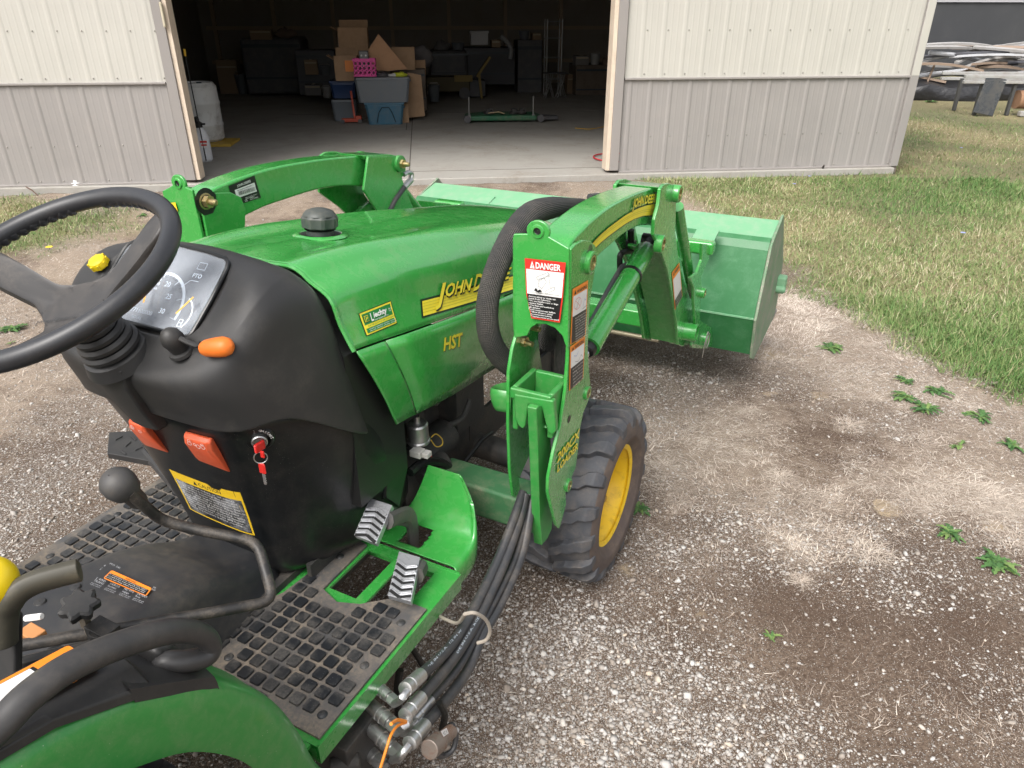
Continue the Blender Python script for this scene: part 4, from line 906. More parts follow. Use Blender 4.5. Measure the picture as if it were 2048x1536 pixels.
def onsurf(u,v):   # point of the photo met with the hood skin (ray from the camera into tractor space)
    d=_f+np.array([(u-1024)/FPX,0,0])-(v-768)/FPX*_u
    o=T((float(_o@RT),float(_o@FW),float(_o[2]))); dd=Vector((float(d@RT),float(d@FW),float(d[2]))).normalized()
    h=bvh.ray_cast(o,dd); 
    return h[0] if h[0] is not None else T(pb(u,v,-.96))
# fuel cap
h=bvh.ray_cast(Vector((0,CAPC.y,2)),Vector((0,0,-1)))[0]
c=h.copy(); AX=Vector((0,.09,1)).normalized()
b=MB(); b.lathe([(.002,.0012),(.052,.0012),(.0521,.0018)],c,AX,36); b2('cap_well',INK,b)
b=MB(); b.lathe([(.050,-.002),(.056,.004),(.064,.003),(.072,-.002)],c,AX,40); b2('cap_well_rim',GREEN,b)
b=MB(); b.lathe([(.036,-.01),(.036,.012),(.040,.014)],c,AX,28); 
rr=[]
for r,hh in ((.040,.016),(.0465,.02),(.0475,.044),(.043,.05)):
    x=AX.orthogonal().normalized(); y=AX.cross(x); rr.append([c+AX*hh+(r if (k//2)%2==0 else r-.004)*(math.cos(2*math.pi*k/32)*x+math.sin(2*math.pi*k/32)*y) for k in range(32)])
b.loft(rr); b.lathe([(.043,.05),(.041,.054),(.034,.062),(.016,.068),(.001,.069)],c,AX,32)
CAPM=mat('grey_cap_plastic',(.035,.045,.042),.45,dirt=(.2,.18,.14),amt=.3)
b2('fuel_cap',CAPM,b,bevel=.001)
# ---------- hood decals ----------
def YST(D,u0,v0,u1,v1):
    D.rect(u0,v0,u1,v1,LYEL)
    for k in range(4): D.rect(u0,v0+(v1-v0)*(.22+.2*k),u1,v0+(v1-v0)*(.255+.2*k),mat('label_dull_yellow',(.5,.45,.03),.4))
TL,TR_,BR,BL=[onsurf(*q) for q in ((841,562),(1062,512),(1062,572),(843,637))]
TR_=onsurf(1045,515); BR=onsurf(1045,578)
D=Decal(TL,TR_,BR,BL,n=(1,0,0),snap=snap,lift=.0008)
D.rect(0,.0,1,.50,mat('label_dark_green',(.008,.03,.012),.4)); YST(D,.012,.05,1,.44)
for dx,dy,m in ((.010,-.035,INK),(0,0,LYEL)): 
    D.text('J',.10+dx,.30+dy,.72,m,bold=.03 if m is LYEL else .05,shear=.25,width=.085)
    D.text('OHN',.185+dx,.40+dy,.50,m,bold=.03 if m is LYEL else .05,shear=.25,width=.24)
    D.text('D',.435+dx,.36+dy,.66,m,bold=.03 if m is LYEL else .05,shear=.25,width=.10)
    D.text('EERE',.545+dx,.42+dy,.50,m,bold=.03 if m is LYEL else .05,shear=.25,width=.31)
D.build('maker_stripe_decal',TR)
C4=[onsurf(*q) for q in ((880,671),(926,657),(929,695),(882,708))]
D=Decal(*C4,n=(1,0,0),snap=snap,lift=.0008)
for dx,dy,m in ((.03,-.05,INK),(0,0,LYEL)): D.text('HST',.08+dx,.15+dy,.95,m,bold=.03,shear=.22,width=.86)
D.build('drive_decal',TR)
C4=[onsurf(*q) for q in ((716,627),(781,601),(794,647),(732,673))]
D=Decal(*C4,n=(1,0,0),snap=snap,lift=.0008)
D.rect(0,0,1,1,INK); D.rect(.02,.03,.98,.97,LYEL); D.rect(.06,.43,.94,.90,LGRN); D.rect(.06,.09,.94,.28,LGRN)
D.rect(.08,.52,.22,.82,INK); D.rect(.09,.54,.21,.80,LYEL); D.rect(.10,.56,.20,.78,LGRN); D.line([(.12,.6),(.16,.7),(.19,.72)],.0016,LYEL); D.line([(.12,.72),(.17,.66)],.0014,LYEL)
D.text('L',.25,.5,.46,WHT,bold=.03,shear=.1,width=.07); D.text('iechty',.34,.60,.32,WHT,bold=.03,shear=.15,width=.42)
D.text('Farm Equipment, Inc.',.33,.47,.10,WHT,width=.44); D.text('SINCE\n1951',.80,.68,.09,WHT,width=.10)
D.text('OUR REPUTATION IS OUR CONFIDENCE',.08,.32,.09,LGRN,width=.84,bold=.02)
D.text('ARCHBOLD * NAPOLEON * PAULDING * WAUSEON',.08,.2,.06,WHT,width=.84); D.text('445-1565  599-0331  399-3930  335-4151',.08,.12,.06,WHT,width=.84)
D.build('dealer_decal',TR)
# ---------- cowl ----------
def sym(ring): return [X(w,a,z) for (w,a,z) in ring]+[X(-w,a,z) for (w,a,z) in ring[-2:0:-1]]
low=[
 [(0,.95,.40),(.09,.95,.40),(.145,.965,.40),(.185,1.03,.40),(.235,1.15,.40),(.265,1.30,.40),(.22,1.44,.40),(0,1.46,.40)],
 [(0,.93,.50),(.09,.93,.50),(.15,.945,.50),(.20,1.01,.50),(.262,1.14,.50),(.285,1.31,.50),(.22,1.44,.50),(0,1.45,.50)],
 [(0,.90,.66),(.10,.90,.66),(.165,.915,.66),(.225,.98,.66),(.295,1.11,.66),(.312,1.27,.66),(.24,1.40,.66),(0,1.42,.66)],
 [(0,.865,.80),(.11,.865,.80),(.185,.885,.80),(.24,.95,.80),(.300,1.06,.80),(.312,1.22,.78),(.24,1.36,.78),(0,1.38,.78)],
 [(0,.83,.92),(.13,.83,.92),(.215,.855,.92),(.255,.93,.92),(.298,1.03,.90),(.306,1.17,.86),(.24,1.30,.86),(0,1.32,.86)],
 [(0,.79,1.01),(.145,.79,1.01),(.24,.825,1.01),(.27,.905,1.01),(.290,1.0,.97),(.300,1.14,.90),(.24,1.26,.90),(0,1.28,.90)]]
b=MB(); b.loft([sym(r) for r in low],cap0=True,cap1=True); lowc=b2('lower_cowl',BLK,b,sub=2)
up=[
 [(0,.805,.975),(.145,.805,.975),(.245,.838,.955),(.278,.905,.985),(.302,1.00,.915),(.314,1.16,.79),(.24,1.22,.79),(0,1.24,.79)],
 [(0,.794,.976),(.150,.794,.976),(.256,.830,.956),(.291,.900,.986),(.315,1.00,.916),(.325,1.155,.793),(.24,1.22,.80),(0,1.24,.80)],
 [(0,.788,1.00),(.152,.788,1.0),(.258,.826,.985),(.292,.90,1.005),(.312,1.00,.95),(.322,1.14,.84),(.24,1.20,.86),(0,1.22,.86)],
 [(0,.765,1.05),(.158,.768,1.05),(.262,.812,1.045),(.290,.895,1.05),(.305,.99,1.03),(.316,1.115,.98),(.25,1.16,1.0),(0,1.18,1.02)],
 [(0,.757,1.078),(.155,.760,1.078),(.255,.806,1.082),(.280,.885,1.10),(.290,.98,1.12),(.298,1.115,1.08),(.22,1.13,1.12),(0,1.14,1.14)],
 [(0,.768,1.095),(.150,.770,1.095),(.248,.812,1.110),(.280,.880,1.158),(.284,.970,1.212),(.274,1.105,1.176),(.20,1.115,1.19),(0,1.12,1.20)],
 [(0,.790,1.108),(.140,.792,1.108),(.222,.822,1.128),(.260,.885,1.192),(.262,.968,1.248),(.218,1.09,1.219),(.12,1.095,1.226),(0,1.10,1.23)],
 [(0,.815,1.128),(.130,.815,1.128),(.198,.835,1.150),(.233,.890,1.212),(.233,.968,1.264),(.170,1.03,1.256),(.10,1.04,1.262),(0,1.045,1.268)],
 [(0,.826,1.143),(.120,.826,1.143),(.166,.840,1.155),(.180,.893,1.205),(.176,.950,1.252),(.140,.985,1.268),(.09,.99,1.276),(0,.992,1.28)],
 [(0,.832,1.146),(.118,.832,1.146),(.160,.844,1.157),(.172,.893,1.202),(.168,.944,1.247),(.135,.974,1.264),(.09,.980,1.272),(0,.982,1.275)],
 [(0,.842,1.132),(.112,.842,1.132),(.152,.854,1.144),(.164,.900,1.188),(.160,.950,1.232),(.13,.982,1.252),(.088,.987,1.260),(0,.989,1.262)]]
def lerpr(A_,B_,t): return [tuple(x+(y-x)*t for x,y in zip(p,q)) for p,q in zip(A_,B_)]
up=up[:2]+[lerpr(up[1],up[2],.25)]+up[2:6]+[lerpr(up[5],up[6],.82),up[6],lerpr(up[6],up[7],.18)]+up[7:]
b=MB(); b.loft([sym(r) for r in up],cap1=True); upc=b2('dash_shell',BLKD,b,sub=2)
b=MB(); b.loft([[Vector((p.x*.945,a-A0,p.z*.985)) for p in full[0]]+[X(.30,a,.62),X(-.30,a,.62)][::1] for a in (1.10,1.30)],closed=True,cap0=True); b2('dark_gap_filler',INK,b,smooth=False)  # black filler added so the gap between hood and dash shell reads dark
# gauge face
n_=Vector((0,-.62,.785)); 
G=lambda w,t: X(w*.985,.848+.139*t,1.141+.126*t)+n_*.008
D=Decal(G(-.155,1),G(.155,1),G(.155,0),G(-.155,0),n=n_,lift=.001)
GF=mat('gauge_face',(.028,.042,.07),.22,coat=.6)
GLB=mat('gauge_print',(.7,.78,.88),.4)
D.poly([(.0,.08),(.03,.02),(.06,0),(.94,0),(.975,.02),(.99,.07),(1,.45),(.995,.84),(.98,.91),(.94,.955),(.78,.99),(.5,1.01),(.22,.99),(.06,.955),(.02,.91),(.005,.84),(0,.45)],GF)
cx,cy,r_=.44,.30,.062
def arc(cx,cy,r,a0,a1,wd,m,n=28):
    D.line([(cx+r*math.cos(math.radians(a0+(a1-a0)*k/n))/D.w,cy+r*math.sin(math.radians(a0+(a1-a0)*k/n))/D.h) for k in range(n+1)],wd,m)
arc(.53,.24,.078,-12,192,.007,GLB)
for k in range(31):
    a=math.radians(-12+204*k/30); q=.070 if k%5 else .064
    D.line([(.53+.0765*math.cos(a)/D.w,.24+.0765*math.sin(a)/D.h),(.53+q*math.cos(a)/D.w,.24+q*math.sin(a)/D.h)],.0012,INK if k%5 else GLB)
for k,tx_ in enumerate(('0','5','10','15','20','25','30')):
    a=math.radians(192-204*k/6); D.text(tx_,.53+.056*math.cos(a)/D.w-.02,.24+.056*math.sin(a)/D.h-.025,.085,GLB,bold=.02)
D.text('X100\nr/min',.50,.45,.055,GLB); D.text('771100000',.45,.10,.07,GLB,width=.2); D.text('HOURS',.49,.03,.045,GLB)
D.line([(.53,.22),(.45,.58)],.0045,mat('needle_orange',(.85,.45,.08),.4)); 
D.text('PTO',.82,.62,.07,GLB,bold=.02); D.line([(.78,.48),(.83,.58),(.90,.58)],.0012,GLB); D.line([(.83,.72),(.90,.72),(.90,.80),(.83,.80)],.0012,GLB,closed=True)
arc(.86,.18,.038,-40,70,.003,GLB); D.line([(.86,.18),(.93,.40)],.004,mat('needle_orange',(.85,.45,.08),.4)); D.line([(.92,.05),(.95,.05),(.95,.13),(.92,.13)],.0014,GLB,closed=True); D.line([(.92,.09),(.95,.09)],.001,GLB)
D.build('gauge_cluster',TR)
b=MB(); GG=[G((u*2-1)*.156,t)+n_*.004 for u,t in [(.0,.08),(.03,.02),(.06,0),(.94,0),(.975,.02),(.99,.07),(1,.45),(.995,.84),(.98,.91),(.94,.955),(.78,.99),(.5,1.01),(.22,.99),(.06,.955),(.02,.91),(.005,.84),(0,.45)]]
bz=MB(); bz.tube(GG,.0045,8,closed=True); b2('gauge_bezel',BLK,bz)
b.prism(GG,n_*.0015)
gm=bpy.data.materials.new('gauge_lens'); t,bs_=nodes(gm); bs_.inputs['Base Color'].default_value=(.9,.95,1,1); bs_.inputs['Roughness'].default_value=.04; bs_.inputs['Alpha'].default_value=.17; bs_.inputs['Specular IOR Level'].default_value=.9; bs_.inputs['Coat Weight'].default_value=1
b2('gauge_lens',gm,b)
# column cover, boot, steering wheel
WC=T((B0,.70,1.303)); tau=.41; e1=Vector((1,0,0)); e2=Vector((0,math.cos(tau),math.sin(tau))); nn=e1.cross(e2)
dn=-nn
b=MB(); prof=[(.03,.10)]
for k in range(5): h0=.105+.018*k; R0_=.034+.0045*k; prof+=[(R0_,h0),(R0_+.006,h0+.006),(R0_+.006,h0+.013),(R0_-.001,h0+.018)]
prof+=[(.062,.2),(.07,.225)]
b.lathe(prof,WC,dn,28); b2('column_boot',BLKD,b)
b=MB(); b.cyl(WC+dn*.10,WC+dn*.3,.022,16); b2('steering_column',BLK,b)
b=MB(); b.loft([sym([(0,a-.004,z),(w,a,z),(w,a+.05,z),(0,a+.05,z)]) for a,z,w in ((.745,1.10,.055),(.752,1.05,.05),(.776,.985,.042),(.80,.93,.04))],cap0=True,cap1=True); b2('column_cover',BLKD,b,bevel=.006)
RW=.226; b=MB(); pts=[]; rad=[]
for k in range(96):
    t=2*math.pi*k/96; pts.append(WC+e1*RW*math.cos(t)+e2*RW*math.sin(t)); rad.append(.0178)
b.tube(pts,rad,14,closed=True)
# finger grips on the underside
for k in range(72):
    if (k%24) in (0,1,23,12): continue
    t=2*math.pi*k/72; c=WC+(e1*math.cos(t)+e2*math.sin(t))*(RW-.005)+dn*.006; b.sphere(c,.0140,8,6)
b2('wheel_rim',WRM,b)
b=MB()
hubz=WC+dn*.045
rings=[]
def hubring(off,s,th):
    P=[]
    for k in range(120):
        t=2*math.pi*k/120; d=min(abs(((math.degrees(t)-q+180)%360)-180) for q in (60,180,300))
        r=(.060+ .17*math.exp(-(d/12.)**2.6)+.035*math.exp(-(d/30.)**2)); r=min(r,.220)*s
        lift=max(0,(r-.06)/.16); P.append(WC+dn*(.080*(1-lift**1.15)+off)+(e1*math.cos(t)+e2*math.sin(t))*r)
    return P
disc=lambda r,off: [WC+dn*off+(e1*math.cos(2*math.pi*k/120)+e2*math.sin(2*math.pi*k/120))*r for k in range(120)]
b.loft([disc(.012,.076),disc(.035,.076),disc(.060,.0765),hubring(-.002,.88,0),hubring(-.003,.96,0),hubring(.002,1.0,0),hubring(.014,.97,0),disc(.05,.104)],cap0=True,cap1=True)
b2('wheel_hub_and_spokes',mat('worn_hub_plastic',(.04,.038,.037),.5,dirt=(.2,.17,.14),amt=.2,dscale=14,bump=.12,bscale=700,bdist=.0005),b,ang=70)
HD=Decal(*[WC+dn*.074+e1*x+e2*y for x,y in ((-.035,-.055),(.035,-.02),(.041,-.032),(-.029,-.067))],n=nn,lift=.001); HD.text('John Deere',0,0,.9,mat('embossed_black',(.02,.02,.02),.5),width=1); 
HD.build('hub_embossing',TR)
# turn signal / throttle lever with orange knob
KN=T(pb(430,695,-1.045)); B0_=T(pb(340,672,-1.13))
b=MB(); Bb=T(pb(362,700,-1.13)); Bd=(Bb-B0_).normalized(); b.tube([B0_-Bd*.016,B0_-Bd*.012,B0_-Bd*.004,B0_+Bd*.01,B0_+Bd*.022,Bb],[.004,.012,.019,.022,.019,.017],18); b.lathe([(.015,-.004),(.024,-.002),(.026,.004),(.02,.010)],Bb,Bd,20); b2('lever_boot',BLKD,b)
d=(KN-B0_).normalized(); b=MB(); b.tube(cr([B0_+d*.02,B0_+d*.05+Vector((0,0,-.006)),KN-d*.028],4),.0055,8); b2('throttle_lever',BLKD,b)
dk=Vector((d.x,d.y,d.z+.35)).normalized(); b=MB(); b.lathe([(.001,-.032),(.012,-.031),(.0165,-.022),(.019,.0),(.0195,.015),(.016,.026),(.009,.032),(.001,.034)],KN+dk*.004,dk,24); b2('throttle_knob',ORG,b)
# key switch
bpy.context.view_layer.update()
_sn,bvc=make_snap([lowc,upc])
def oncowl(u,v,lift=0):
    d=_f+np.array([(u-1024)/FPX,0,0])-(v-768)/FPX*_u
    o=T((float(_o@RT),float(_o@FW),float(_o[2]))); dd=Vector((float(d@RT),float(d@FW),float(d[2]))).normalized()
    h=bvc.ray_cast(o,dd)
    if h[0] is None: return T(pa(u,v,.9)),Vector((0,-1,0))
    n=h[1] if h[1].dot(dd)<0 else -h[1]; return h[0]+n*lift,n
kc,kn=oncowl(519,879); kn=(kn+Vector((.1,-.35,.1))).normalized()
b=MB(); b.lathe([(.030,-.03),(.031,-.004),(.027,.002),(.023,.003)],kc,kn,32); b2('switch_bezel',BLK,b)
b=MB(); b.lathe([(.0155,-.01),(.0165,.005),(.0165,.010),(.0145,.012),(.0125,.011),(.012,.007),(.001,.007)],kc,kn,28); b2('key_switch',STEEL,b)
ux=Vector((0,0,1)).cross(kn).normalized(); uz=kn.cross(ux)
D=Decal(kc-ux*.035+uz*.035,kc+ux*.035+uz*.035,kc+ux*.035-uz*.035,kc-ux*.035-uz*.035,n=kn,lift=.003)
for ch,an in zip('OFF ON START',[128,119,110,0,86,76,0,58,48,38,28,18]):
    if ch==' ': continue
    a=math.radians(an); vs,fs=text_geo(ch,0.01,0,1,1); r=.0235
    D.k+=1; ca,sa=math.sin(a),math.cos(a)
    D.mb.add([D.P(.5+(r*math.cos(a)+ (x*ca+y*sa)*.0085)/.07,.5+(r*math.sin(a)+(-x*sa+y*ca)*.0085)/.07,D.k) for x,y in vs],fs,D.mi(WHT))
D.build('switch_lettering',TR)
# orange push handles on the rear face
def opx(*q,lift=0): return [oncowl(u,v,lift)[0] for u,v in q]
def handle(top,bot,name,icons):
    P=[oncowl(u,v)[0] for u,v in top+bot]; out=Vector((.25,-1,.35)).normalized()
    TLh,TRh,BRh,BLh=P; b=MB()
    rows=[]
    for t,o_ in ((0,.006),(.12,.020),(.30,.026),(.85,.012),(1,.004)):
        l=TLh.lerp(BLh,t); r=TRh.lerp(BRh,t); rows.append([l+out*o_*.7,l.lerp(r,.12)+out*o_,l.lerp(r,.88)+out*o_,r+out*o_*.7,r-out*.01,l-out*.01])
    b.loft(rows,cap0=True,cap1=True); o=b2(name,RED,b,bevel=.003,seg=2)
    q=[TLh.lerp(BLh,.12)+out*.021,TRh.lerp(BRh,.12)+out*.021,TRh.lerp(BRh,.34)+out*.026,TLh.lerp(BLh,.34)+out*.026]
    D=Decal(*q,n=out,lift=.002)
    for cx_,cy_,r_ in icons: D.line([(cx_+r_*math.cos(a_*.785)/D.w,cy_+r_*math.sin(a_*.785)/D.h) for a_ in range(8)],.0009,WHT,closed=True)
    D.build('handle_icons',o); return o
handle([(372,862),(425,876)],[(461,944),(398,920)],'brake_lock_handle',[(.3,.45,.005),(.3,.8,.0035),(.5,.55,.003),(.62,.4,.005),(.8,.5,.005),(.8,.8,.003)])
handle([(263,832),(292,843)],[(338,905),(292,890)],'cruise_handle',[(.35,.5,.006),(.35,.5,.003),(.8,.3,.004)])
# caution label
C4=opx((338,938),(480,985),(510,1071),(380,1018),lift=.001)
nl=(C4[1]-C4[3]).cross(C4[0]-C4[3]); nl=nl if nl.y<0 else -nl
def csnap(p):
    h=bvc.ray_cast(p+nl*.15,-nl,.4)
    return (h[0],nl) if h[0] is not None else None
D=Decal(*C4,n=nl,lift=.0015,snap=csnap)
CAUW=mat('worn_caution_print',(.02,.02,.02),.4,dirt=(.45,.46,.48),amt=.75,dscale=18,thr=(.46,.66))
D.rect(0,0,1,1,LAMB); D.rect(.025,.03,.975,.80,CAUW); D.poly([(.33,.84),(.39,.84),(.36,.94)],INK); D.text('CAUTION',.41,.84,.13,INK,bold=.01,width=.32)
CT=['Do not allow riders or let others','ride. Before leaving the seat, set','park brake, lower implement to the','ground, stop engine and remove key.','Keep all shields in place. Keep hands,','feet and clothing away from power','driven parts. Before starting engine','with starter, read operator manual.','Keep speed low on hills and turns.','Clear bystanders before starting']
for i,l in enumerate(CT): D.text(l,.06,.73-.066*i,.058,WHT,width=.02*len(l)+.16,res=1)
D.build('caution_label',TR)
# brackets lower on the cowl: black side bracket near the fuel filter
b=MB(); b.prism(Tm([pb(*q,-.985) for q in ((790,880),(818,935),(800,1018),(770,1000),(775,910))]),(-.06,.0,0)); b2('cowl_side_bracket',BLK,b,bevel=.008)
# ---------- platform ----------
PZ=.42
plat=[(.52,.645),(.52,1.185),(.50,1.20),(.14,1.20),(-.14,1.20),(-.52,1.20),(-.52,.55),(-.2,.50),(.2,.50),(.45,.60)]
b=MB()
def pl(pts,z0,z1,mb): mb.prism([X(w,a,z1) for w,a in pts],(0,0,z0-z1))
# right half with the two pedal openings: built as strips round them
for w0,w1,a0,a1 in ((.505,.52,.64,1.19),(.12,.505,.56,.93),(.12,.25,.93,1.19),(.25,.46,.93,1.0),(.46,.505,.93,1.19),(.25,.46,1.165,1.19),(.335,.365,1.0,1.165)):
    b.box(X((w0+w1)/2,(a0+a1)/2,PZ-.004),((w1-w0),(a1-a0),.008))
b.box(X(-.32,.86,PZ-.004),(.40,.66,.008)); b.box(X(0,.8,PZ-.008),(.24,.55,.008))
b.box(X(.5225,.915,PZ-.022),(.005,.55,.05)); b.box(X(-.5225,.86,PZ-.022),(.005,.66,.05)); b.box(X(.48,.6425,PZ-.022),(.085,.005,.05)); b.box(X(.32,.637,PZ-.02),(.24,.005,.045))
b.box(X(.32,1.1925,PZ-.022),(.40,.005,.05))
b2('platform_frame',GREEN,b,smooth=False)
def matpad(sg,name):
    poly=[(.515,.655),(.515,1.045),(.43,1.045),(.40,1.02),(.36,.985),(.305,.965),(.245,.985),(.24,1.17),(.19,1.18),(.165,.93),(.13,.86),(.13,.60),(.35,.645),(.38,.655)]
    if sg<0: poly=[(.528,.53),(.528,1.14),(.44,1.17),(.26,1.17),(.18,.98),(.13,.86),(.13,.53)]
    def inside(x,y,m=0):
        c=False; n=len(poly)
        for i in range(n):
            x1,y1=poly[i]; x2,y2=poly[i-1]
            if (y1>y)!=(y2>y) and x<(x2-x1)*(y-y1)/(y2-y1)+x1: c=not c
        return c
    b=MB(); b.prism([X(sg*w,a,PZ+.007) for w,a in poly],(0,0,-.006))
    rv=[(.485,.70),(.485,.98),(.485,.84),(.205,1.10),(.20,.72)]; rv=rv[:] if sg>0 else [(.485,.6),(.485,.75),(.485,.95),(.3,1.12)]
    for i in range(12):
        for j in range(20):
            w=.155+.037*i; a=.56+.0362*j+.0*i
            h=.017
            if not all(inside(w+dx,a+dy) for dx in(-h,h) for dy in(-h,h)): continue
            if any(math.hypot(w-x,a-y)<.028 for x,y in rv): continue
            s=.0135; c=.003; top=[(-s+c,-s),(s-c,-s),(s,-s+c),(s,s-c),(s-c,s),(-s+c,s),(-s,s-c),(-s,-s+c)]
            b.loft([[X(sg*(w+x*1.06),a+y*1.06,PZ+.006) for x,y in top],[X(sg*(w+x),a+y,PZ+.0125) for x,y in top]],cap1=True,mi=1)
    for x,y in rv: b.lathe([(.001,.004),(.007,.0035),(.010,.0015),(.011,0)],X(sg*x,y,PZ+.0072),(0,0,1),16,mi=1)
    return b2(name,[MATFLR,BLKM],b,ang=30)
matpad(1,'floor_mat'); matpad(-1,'floor_mat')
# ---------- transmission tunnel ----------
tun=[]
for a,w,zt in ((.28,.16,.67),(.42,.155,.662),(.55,.15,.648),(.64,.145,.63),(.72,.14,.613),(.79,.135,.585),(.86,.13,.545),(.96,.12,.515)):
    s=[(w+.025,.41),(w+.008,zt-.09),(w-.005,zt-.03),(w-.035,zt),(w*.4,zt+.004)]
    tun.append([X(-x,a,z) for x,z in s]+[X(x,a,z) for x,z in s[::-1]])
b=MB(); b.loft(dense(tun,4,3),closed=False); b2('tunnel_cover',mat('tunnel_plastic',(.03,.031,.034),.5,dirt=(.2,.17,.13),amt=.3,dscale=3),b,ang=60,solid=.004)
_s2,bvt=make_snap([o for o in bpy.data.objects if o.name=='tunnel_cover'])
def ontun(u,v):
    d=_f+np.array([(u-1024)/FPX,0,0])-(v-768)/FPX*_u
    o=T((float(_o@RT),float(_o@FW),float(_o[2]))); dd=Vector((float(d@RT),float(d@FW),float(d[2]))).normalized()
    h=bvt.ray_cast(o,dd); return h[0] if h[0] is not None else T(pz(u,v,.75))
C4=[ontun(*q) for q in ((222,1133),(322,1180),(290,1226),(172,1180))]
nl=(C4[1]-C4[3]).cross(C4[0]-C4[3]); nl=nl if nl.z>0 else -nl
D=Decal(*C4,n=nl,lift=.010); GT=mat('label_pale_print',(.42,.43,.45),.5)
D.rect(.12,.42,.90,.78,LORG,r=.005); D.rect(.14,.45,.88,.66,INK); D.text('WARNING',.42,.68,.08,INK)
for i,l in enumerate(('To avoid injury from crushing: stop engine','set park brake, lower implement before','leaving seat. Keep others away from unit')): D.text(l,.15,.60-.07*i,.055,WHT,width=.7,res=1)
for i,(x,l) in enumerate(((.05,'L 4WD\nTRANS'),(.30,'LOADER LOCK\nlever forward'),(.55,'MID PTO\nengage'),(.78,'DETENT\nfloat'))): D.text(l,x,.28,.10,GT,width=.17,res=1); D.text('push down and\nhold to release',x,.10,.06,GT,width=.17,res=1)
D.text('PTO  540',.05,.84,.09,GT,width=.2); D.text('R\n-\nF',.0,.7,.09,GT); D.text('HI\nLO',.94,.7,.09,GT)
D.build('tunnel_label',TR)
for u,v in ((80,1205),(150,1175)):
    b=MB(); p=ontun(u,v); b.lathe([(.001,.004),(.010,.003),(.012,0)],p,(0,0,1),14); b2('tunnel_plug',BLKD,b)
# rear deck behind the tunnel (under the seat, mostly out of the frame)
b=MB(); b.box(X(-.02,.12,.60),(.9,.34,.20)); b2('seat_deck',BLKD,b,bevel=.03)
# yellow cap and round black cover on the far side of the dash, seen past the steering wheel
p,_n=oncowl(205,531); b=MB(); ax=(_n+Vector((0,-.2,.6))).normalized(); p=p+_n*.014; b.cyl(p,p-_n*.03,.012,14); b.lathe([(.001,.009),(.012,.009),(.018,.006),(.020,.001),(.020,-.008),(.015,-.012)],p,ax,28)
for k in range(8): t=k*.785; x=ax.orthogonal().normalized(); y=ax.cross(x); b.cyl(p+(x*math.cos(t)+y*math.sin(t))*.0195+ax*-.008,p+(x*math.cos(t)+y*math.sin(t))*.0195+ax*.004,.003,6)
b2('filler_cap',YELK,b)

# ---------- foot guard (green) ----------
def guard(sg):
    R=[]   # rows from the flat floor up the curved front; columns from inner to outer edge
    prof=[(1.205,.420),(1.245,.420),(1.285,.424),(1.318,.440),(1.342,.475),(1.358,.515),(1.370,.55),(1.380,.585)]
    wi=[.20,.215,.24,.26,.28,.295,.305,.315]; wo=[.490,.490,.488,.483,.472,.458,.440,.415]
    for (a,z),a_,c_ in zip(prof,wi,wo):
        row=[]
        for k in range(9):
            t=k/8; w=a_+(c_-a_)*t; row.append(X(sg*w,a,z))
        e=row[-1]; row+= [X(sg*(c_+.012),a-.006,z-.006),X(sg*(c_+.018),a-.012,z-.03),X(sg*(c_+.018),a-.012,z-.05)]
        R.append(row)
    R=dense(R,9,6)
    b=MB(); v=[p for r in R for p in r]; nr,nc=len(R),len(R[0]); f=[]
    for i in range(nr-1):
        for j in range(nc-1):
            p=R[i][j]
            if .30<abs(p.x)<.37 and 1.225<p.y+A0<1.30: continue   # pedal slot
            f.append((i*nc+j,i*nc+j+1,(i+1)*nc+j+1,(i+1)*nc+j))
    b.add(v,f); return b2('foot_guard',GREEN,b,ang=60,solid=.005)
guard(1); guard(-1)
# ---------- pedals ----------
PSM=mat('worn_pedal_steel',(.50,.51,.53),.36,metal=.75,dirt=(.08,.075,.07),amt=.45,dscale=30,thr=(.52,.62))
CAST=mat('grey_cast_arm',(.09,.088,.085),.55,metal=.3,dirt=(.25,.2,.15),amt=.6,dscale=14)
def pedal(cs,z0,name,footw,foota,flip):
    P=[T(pz(u,v,z)) for (u,v),z in cs]; TLp,TRp,BRp,BLp=P; n=(TRp-BLp).cross(TLp-BLp).normalized(); 
    if n.z<0: n=-n
    b=MB(); b.prism(P,-n*.018); 
    for k in range(5):
        t=.20+.15*k
        l=TLp.lerp(BLp,t+.10); m_=TLp.lerp(TRp,.5).lerp(BLp.lerp(BRp,.5),t-(.0 if not flip else -.0)); r=TRp.lerp(BRp,t+.10)
        if flip: l,m_,r=TLp.lerp(BLp,t),TLp.lerp(TRp,.5).lerp(BLp.lerp(BRp,.5),t+.10),TRp.lerp(BRp,t)
        b.beam(l.lerp(m_,.08)+n*.002,m_+n*.002,.006,.008,up=n); b.beam(m_+n*.002,r.lerp(m_,.08)+n*.002,.006,.008,up=n)
        dd=(BLp-TLp).normalized()*.010; b.beam(l.lerp(m_,.08)+n*.0005+dd,m_+n*.0005+dd,.008,.002,up=n,mi=1); b.beam(m_+n*.0005+dd,r.lerp(m_,.08)+n*.0005+dd,.008,.002,up=n,mi=1)
    o=b2('pedal_pad',[PSM,INK],b,bevel=.001)
    c=(TLp+TRp+BRp+BLp)/4; q=X(footw,foota,.36); b=MB(); mid=c.lerp(q,.4)+Vector((.02,.06,.02))
    b.tube(cr([TRp.lerp(BRp,.35)-n*.016,mid,q],5),.015,8,flat=1.5); b.tube(cr([c-n*.016,mid+Vector((-.005,0,-.03)),q],5),.010,8); b2('pedal_arm',CAST,b)
pedal([((740,996),.60),((784,1010),.60),((752,1087),.555),((708,1070),.555)],.6,'a',.315,1.28,False)
pedal([((798,1102),.50),((840,1114),.50),((822,1203),.468),((775,1190),.468)],.5,'b',.40,1.08,True)
